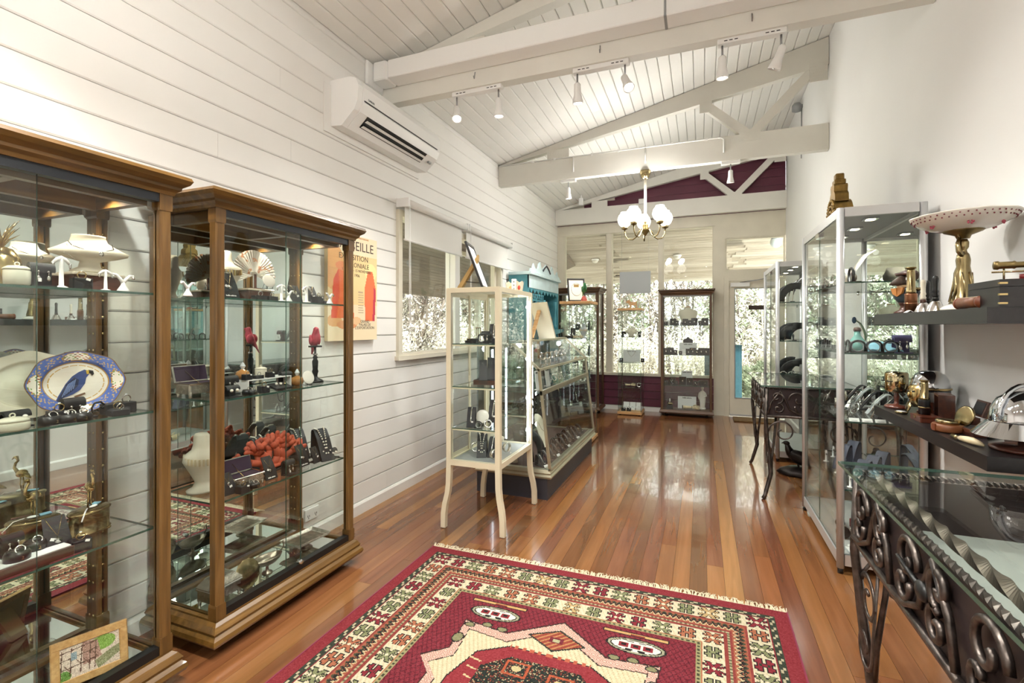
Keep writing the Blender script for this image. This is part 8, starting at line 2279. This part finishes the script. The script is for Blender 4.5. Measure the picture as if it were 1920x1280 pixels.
part('visor', MB().sheet([[(0.08 * math.cos(a) * k, -0.1 * math.sin(a) * k - 0.01, 0.098 - (k - 1) * 0.1) for a in [(0.08 + 0.84 * q / 14) * PI for q in range(15)]] for k in (1.0, 1.2, 1.45)]), CHROME, o)
part('neck_lames', MB().sheet([[(0.08 * math.cos(a) * k, 0.1 * math.sin(a) * k + 0.004, 0.09 - (k - 1) * 0.12) for a in [(0.0 + 1.0 * q / 16) * PI for q in range(17)]] for k in (1.0, 1.1, 1.12, 1.22, 1.24, 1.36)]), SILVER, o)
for sx in (-1, 1):
    part('cheek_piece', MB().sheet([[(sx * (0.082 - 0.02 * t), -0.05 + 0.07 * s_ - 0.012 * t, 0.09 - 0.075 * t) for s_ in (0, 0.3, 0.6, 1)] for t in (0, 0.4, 0.8, 1.0)]), SILVER, o)
    hl = MB()
    for r in range(3):
        for c2 in range(4):
            hl.ell((sx * (0.08 - r * 0.004), -0.038 + c2 * 0.013, 0.078 - r * 0.014), (0.003, 0.0025, 0.0025), 6, 4)
    part('ventilation_holes', hl, BLACKPL, o)
part('price_tag', MB().cbox((-0.085, -0.01, 0.05), (0.001, 0.012, 0.016)), PAPER, o)
o = thing('leather_case', 'flat tan leather case behind the large helmet', 'case', (1.1, 2.33, LS + 0.0008), 0)
part('body', MB().rbox(-0.03, 0.03, -0.1, 0.1, 0, 0.04, 0.006), LEATHER, o)
part('flap', MB().rbox(-0.0315, 0.0, -0.101, 0.101, 0.02, 0.042, 0.004), M('flap leather', '7A3F1D', 0.45), o)

# ================================================================== aluminium showcase with the gold carving
g = 'gold topped aluminium showcase'
def al(key, name, label, cat, X, Y, z, rot=0.0, s=1.0, mats=None, group=None):
    return put(key, name, label, cat, (X, Y, z + 0.0006), rot, s, group, mats)
o = thing('gilt_carving', 'gilded carved arch ornament on top of an aluminium showcase', 'carving', (0.80, 3.75, 2.001))
o.scale = (0.9, 1.2, 1.4)
GILT = M('old gilding', '7E6432', 0.45, 0.7, var=0.35, vs=30, bmp=0.5, bs=90)
pts = [(-0.1, 0)] + [(-0.1 * math.cos(PI * k / 14), 0.13 * math.sin(PI * k / 14)) for k in range(1, 14)] + [(0.1, 0)]
part('arch_body', MB().prism(pts, 0, 0.11, 'x'), GILT, o)
for k, r in enumerate((0.095, 0.075, 0.055, 0.036)):
    rp_ = MB()
    for q in range(20):
        a = PI * (q + 0.5) / 20
        rp_.ell((-0.004, -r * math.cos(a), 0.004 + r * 1.28 * math.sin(a)), (0.009, 0.0085, 0.0085), 8, 5)
    part('rope_moulding', rp_, GILT, o)
part('cresting', MB().prism([(-0.06, 0.115), (-0.055, 0.15), (-0.035, 0.165), (-0.04, 0.19), (-0.03, 0.2), (0.03, 0.2), (0.04, 0.19), (0.035, 0.165), (0.055, 0.15), (0.06, 0.115)], 0.005, 0.09, 'x'), GILT, o)
part('finial', MB().rbox(0.012, 0.082, -0.032, 0.032, 0.2, 0.222, 0.006).rbox(0.02, 0.075, -0.026, 0.026, 0.222, 0.25, 0.008), GILT, o)
def feather(label, X, Y, z, col, h, lean, eye=None):
    o = thing('feather', label, 'feather', (X, Y, z + 0.001))
    pts = [(0, 0, 0), (lean * 0.1, 0, h * 0.5), (lean * 0.45, 0, h * 0.85), (lean, 0, h)]
    part('quill', MB().tube(pts, [0.003, 0.0025, 0.0018, 0.0008], 5), CERAMIC, o)
    rows = []
    for i in range(9):
        t = 0.2 + 0.8 * i / 8
        k = t * 3
        j = min(2, int(k))
        f = k - j
        c = [pts[j][q] + (pts[j + 1][q] - pts[j][q]) * f for q in range(3)]
        w = 0.032 * math.sin(PI * min(1, (t - 0.15) / 0.85) ** 0.8) + 0.001
        rows.append([(c[0] + w * 0.3, -w, c[2] - w * 0.4), (c[0], 0.0015, c[2]), (c[0] + w * 0.3, w, c[2] - w * 0.4)])
    part('vane', MB().sheet(rows), col, o)
    if eye:
        part('eye_spot', MB().ell((lean * 0.8, -0.002, h * 0.9), (0.012, 0.004, 0.02), 10, 6), eye, o)
    part('block', MB().rbox(-0.02, 0.02, -0.015, 0.015, -0.0005, 0.012, 0.003), BLACKV, o)
FEA = M('white feather', 'E5E2DA', 0.9)
feather('white ostrich feather on the top shelf of the gold topped showcase', 0.82, 3.36, AS[0], FEA, 0.2, 0.12)
feather('dark peacock feather beside the turquoise bottle', 0.9, 3.42, AS[1], M('peacock green', '3F5A3C', 0.5), 0.2, -0.07, M('peacock eye', '22384F', 0.3))
for i in range(4):
    al('loop_stand', 'loop_stand', 'black loop stand on the top shelf of the ' + g, 'bracelet stand', 0.79, 3.26 + i * 0.2, AS[0], FACE, 1.5, group='loops on the top aluminium shelf')
al('bust_wide', 'necklace_bust', 'white bust on the top shelf of the ' + g, 'display bust', 0.93, 3.98, AS[0], FACE, 1.3)
o = thing('bottle', 'turquoise glazed bottle with dark stopper in the gold topped showcase', 'bottle', (0.83, 3.3, AS[1] + 0.0006))
part('body', MB().lathe([(0.025, 0), (0.04, 0.01), (0.045, 0.035), (0.034, 0.065), (0.017, 0.09), (0.015, 0.115)], 20), TURQ, o)
part('stopper', MB().lathe([(0.018, 0.115), (0.02, 0.125), (0.016, 0.136), (0.0, 0.14)], 14), BOXWOOD, o)
o = thing('blue_scarf', 'folded pale blue chiffon scarf beside the turquoise bottle', 'scarf', (0.93, 3.24, AS[1] + 0.001))
part('cloth', MB().sheet([[(-0.08 + i * 0.02, -0.06 + j * 0.015, 0.055 - 0.011 * abs(j - 4) + 0.008 * math.sin(i * 1.3 + j * 0.9)) for j in range(9)] for i in range(9)]), CLOTHB, o)
part('under_fold', MB().rbox(-0.07, 0.07, -0.05, 0.05, 0, 0.02, 0.008), CLOTHB, o)
for i in range(7):
    al('loop_stand', 'loop_stand', 'black loop stand in the row below the blue scarf', 'bracelet stand', 0.765, 3.22 + i * 0.125, AS[1], FACE, 1.15, group='loops below the blue scarf')
for i in range(3):
    al('loop_stand', 'loop_stand', 'black loop stand along the end glass below the blue scarf', 'bracelet stand', 0.8 + i * 0.075, 3.17, AS[1], 0.0, 1.15, group='loops along the end glass')
al('earring_roll', 'earring_roll', 'black and violet earring roll at the end glass, scarf shelf', 'earring stand', 1.0, 3.18, AS[1], 0.0, 1.3, {'stand': M('violet grey velvet', '4A4470', 0.7)})
for i in range(14):
    al(('watch', 'bangle', 'cuff')[i % 3], ('watch', 'bangle', 'cuff')[i % 3], ('steel wrist watch in the pile at helmet height, ', 'silver bangle in the pile at helmet height, ', 'chased silver cuff in the pile at helmet height, ')[i % 3] + g, ('watch', 'bracelet', 'bracelet')[i % 3], 0.78 + (i * 7 % 5) * 0.058, 3.2 + i * 0.062, AS[2], FACE + (i % 4 - 2) * 0.3, 1.25, group=('watches in the silver pile', 'bangles in the silver pile', 'cuffs in the silver pile')[i % 3])
for i in range(5):
    al('bracelet_ramp', 'bracelet_ramp', 'charcoal bracelet ramp behind the front doors, %s' % g, 'bracelet stand', 0.98, 3.3 + i * 0.16, AS[2], FACE, 1.1, {'ramp': GREYCARD} if i % 2 else None, 'ramps on the silver pile shelf')
for i in range(4):
    al('price_card', 'price_card', 'white price card along the end glass of the %s' % g, 'card', 0.78 + i * 0.06, 3.15, AS[2], 0.0, 1.2, group='price cards at the end glass')
for i in range(5):
    al('plain_ramp', 'necklace_ramp', 'blue grey necklace ramp on the fourth shelf of the %s' % g, 'necklace stand', 0.83 + (i % 3) * 0.08, 3.22 + i * 0.13, AS[3], FACE + 0.9, 1.2, {'ramp': M('blue grey velvet %d' % i, '484B5C', 0.7)}, 'ramps on the fourth aluminium shelf')
for i in range(6):
    al('t_stand', 'earring_stand', 'white earring stand on the fourth shelf of the %s' % g, 'earring stand', 0.77 + (i % 2) * 0.07, 3.19 + i * 0.14, AS[3], FACE, 0.8, group='white stands on the fourth aluminium shelf')
zb = 0.102
o = thing('red_box', 'open dark red velvet box on the floor of the gold topped showcase', 'jewellery box', (0.92, 3.5, zb + 0.0006), FACE)
part('body', MB().rbox(-0.09, 0.09, -0.06, 0.06, 0, 0.05, 0.005), RED, o)
part('lid', MB().rbox(-0.09, 0.09, 0, 0.02, 0, 0.11, 0.005).xf(tr(0, 0.062, 0.05) @ rx(-0.25)), RED, o)
al('t_stand', 'earring_stand', 'tall white earring stand on the floor of the %s' % g, 'earring stand', 0.8, 3.26, zb, FACE, 1.3)
al('display_hand', 'display_hand', 'bone display hand with black beads on the showcase floor', 'display hand', 0.775, 3.36, zb, 1.45, 0.85)
al('pendant_stand', 'pendant_stand', 'grey pendant stand with necklaces on the %s floor' % g, 'pendant stand', 0.93, 3.27, zb, 0.3, 1.7, {'easel': GREYCARD})
o = thing('brochure', 'white printed brochure lying on the gold topped showcase floor', 'brochure', (0.82, 3.19, zb + 0.0006), 0.1)
part('pages', MB().rbox(-0.07, 0.07, -0.04, 0.04, 0, 0.01, 0.003), GREYCARD, o)
part('sheet', MB().box(-0.065, 0.055, -0.035, 0.035, 0.0102, 0.0112), PAPER, o)
for k in range(6):
    part('text_line', MB().box(-0.02 + k * 0.009, -0.017 + k * 0.009, -0.025, 0.02, 0.0112, 0.0116), GREYPL, o)
o = thing('glass_vase', 'small teal glass tumbler beside the brochure', 'glass', (0.86, 3.24, zb + 0.001))
part('body', MB().lathe([(0.014, 0), (0.018, 0.01), (0.02, 0.035), (0.018, 0.034), (0.015, 0.008)], 14), M('teal glass', '2F8A86', 0.1), o)
part('rim', MB().torus((0, 0, 0.035), 0.019, 0.0015, 16, 5), M('teal glass rim', '3C9C98', 0.1), o)
o = thing('blue_scarf', 'pale blue cloth folded on the showcase floor under the brochure end', 'scarf', (0.95, 3.19, zb + 0.0006))
part('cloth', MB().rbox(-0.05, 0.08, -0.035, 0.05, 0, 0.012, 0.005), CLOTHB, o)
part('top_fold', MB().rbox(-0.03, 0.07, -0.03, 0.04, 0.012, 0.02, 0.004), CLOTHB, o)

# ================================================================== aluminium showcase by the door
g2 = 'aluminium showcase by the door'
BLK = M('black feather', '1C1C20', 0.7)
for i, Yq in enumerate((5.62, 5.9)):
    feather(('black feather on the top shelf by the door, nearer the table', 'black feather on the top shelf by the door, nearer the door')[i], 0.86, Yq, AS[0] - 0.0, BLK, 0.26, 0.1)
    al('arch_ramp', 'arch_ramp', ('black arched ramp beside the feather nearer the table, top shelf by door', 'black arched ramp beside the feather nearer the door, top shelf')[i], 'bracelet stand', 0.83, Yq - 0.06, AS[0], FACE, 1.2)
for j, nm in ((1, 'second'), (2, 'third')):
    for i in range(5):
        al(('arch_ramp', 'loop_stand')[i % 2], ('arch_ramp', 'loop_stand')[i % 2], ('black arched ramp on the %s shelf of the ' % nm, 'black loop stand on the %s shelf of the ' % nm)[i % 2] + g2, 'bracelet stand', 0.835 + (i % 3) * 0.05, 5.6 + i * 0.15, AS[j], FACE, 1.1, None, ('arches', 'loops')[i % 2] + ' on the %s shelf by the door' % nm)
for i in range(4):
    al('bangle', 'bangle', 'silver bangle on the third shelf of the ' + g2, 'bracelet', 0.77 + i * 0.07, 5.54, AS[2], 0.2, 1.3, group='bangles on the third shelf by the door')

# ================================================================== inside the near iron table
tz = 0.7126
def nt(key, name, label, cat, u, v, rot=0.0, s=1.0, mats=None, group=None):
    p = ground(u, v, tz)
    return put(key, name, label, cat, (p[0], p[1], tz), rot, s, group, mats)
q = 'under the glass of the iron table'
o = thing('necklace_pad', 'black oval necklace pad with string of pearls ' + q, 'necklace stand', (0.86, 1.22, tz), 0.3)
part('pad', MB().lathe([(0.1, 0), (0.1, 0.012), (0.06, 0.03), (0.0, 0.034)], 26, sx=0.75, sy=1.0), BLACKV, o)
ps_ = MB()
for k in range(34):
    a = 2 * PI * k / 34
    ps_.ell((0.045 * math.cos(a), 0.062 * math.sin(a), 0.034), 0.0045, 8, 6)
part('pearl_strand', ps_, PEARL, o)
for i, (x, y, k2, nm, lb, ct_) in enumerate(((0.8, 1.05, 'bracelet_ramp', 'bracelet_ramp', 'charcoal bracelet ramp beside the pearls ', 'bracelet stand'), (0.95, 1.05, 'pearl_ramp', 'pearl_ramp', 'black ramp with pearls ', 'necklace stand'), (0.68, 1.3, 'watch', 'watch', 'steel wrist watch ', 'watch'), (0.72, 1.12, 'cuff', 'cuff', 'chased silver cuff ', 'bracelet'), (0.74, 1.45, 'bangle_flat', 'bangle', 'flat brass bangle ', 'bracelet'), (0.93, 1.4, 'earring_roll', 'earring_roll', 'black earring roll ', 'earring stand'), (0.82, 1.55, 'ring_round', 'ring_holder', 'round black ring holder ', 'ring display'), (0.7, 0.98, 'price_card', 'price_card', 'white price card ', 'card'), (0.93, 1.62, 'cuff', 'cuff', 'second chased silver cuff, nearer the helmets, ', 'bracelet'))):
    put(k2, nm, lb + q, ct_, (x, y, tz), FACE + 0.4 * (i % 3), 1.1 if k2 != 'pearl_ramp' else 0.85)
for i in range(4):
    put('bangle_flat', 'bangle', 'flat brass bangle under the glass of the farther iron table', 'bracelet', (0.7 + (i % 2) * 0.15, 4.5 + i * 0.18, tz), 0.4 * i, 1.3, 'bangles in the farther table')

# ================================================================== bird on the floor below the farther table
X, Y, _ = ground(1492, 893)
o = thing('bird_statue', 'dark bronze pheasant statue on a rock under the iron table', 'statue', (X + 0.02, Y + 0.05, 0.001), -0.5)
part('rock', MB().lathe([(0.11, 0), (0.125, 0.02), (0.1, 0.05), (0.06, 0.075), (0.0, 0.08)], 22, sx=1.25, wob=lambda w, z: 1 + 0.12 * math.cos(3 * w + 1) + 0.06 * math.cos(7 * w)), DKBIRD, o)
bd = MB().ell((0.02, 0, 0.16), (0.11, 0.055, 0.06), 18, 11, ry(0.3))
bd.tube([(-0.05, 0, 0.185), (-0.075, 0, 0.225), (-0.085, 0, 0.262)], [0.042, 0.03, 0.02], 12).ell((-0.092, 0, 0.275), (0.03, 0.02, 0.02), 12, 8).tube([(-0.11, 0, 0.276), (-0.135, 0, 0.266)], [0.009, 0.002], 8)
bd.tube([(0.1, 0, 0.13), (0.17, 0, 0.1), (0.25, 0, 0.09)], [0.035, 0.022, 0.006], 10, flat=0.5)
bd.ell((0.03, 0.045, 0.165), (0.085, 0.016, 0.04), 12, 7, ry(0.35)).ell((0.03, -0.045, 0.165), (0.085, 0.016, 0.04), 12, 7, ry(0.35))
bd.tube([(0.0, 0.02, 0.12), (0.0, 0.02, 0.07)], 0.006, 6).tube([(0.02, -0.02, 0.12), (0.02, -0.02, 0.07)], 0.006, 6)
part('pheasant', bd, DKBIRD, o)
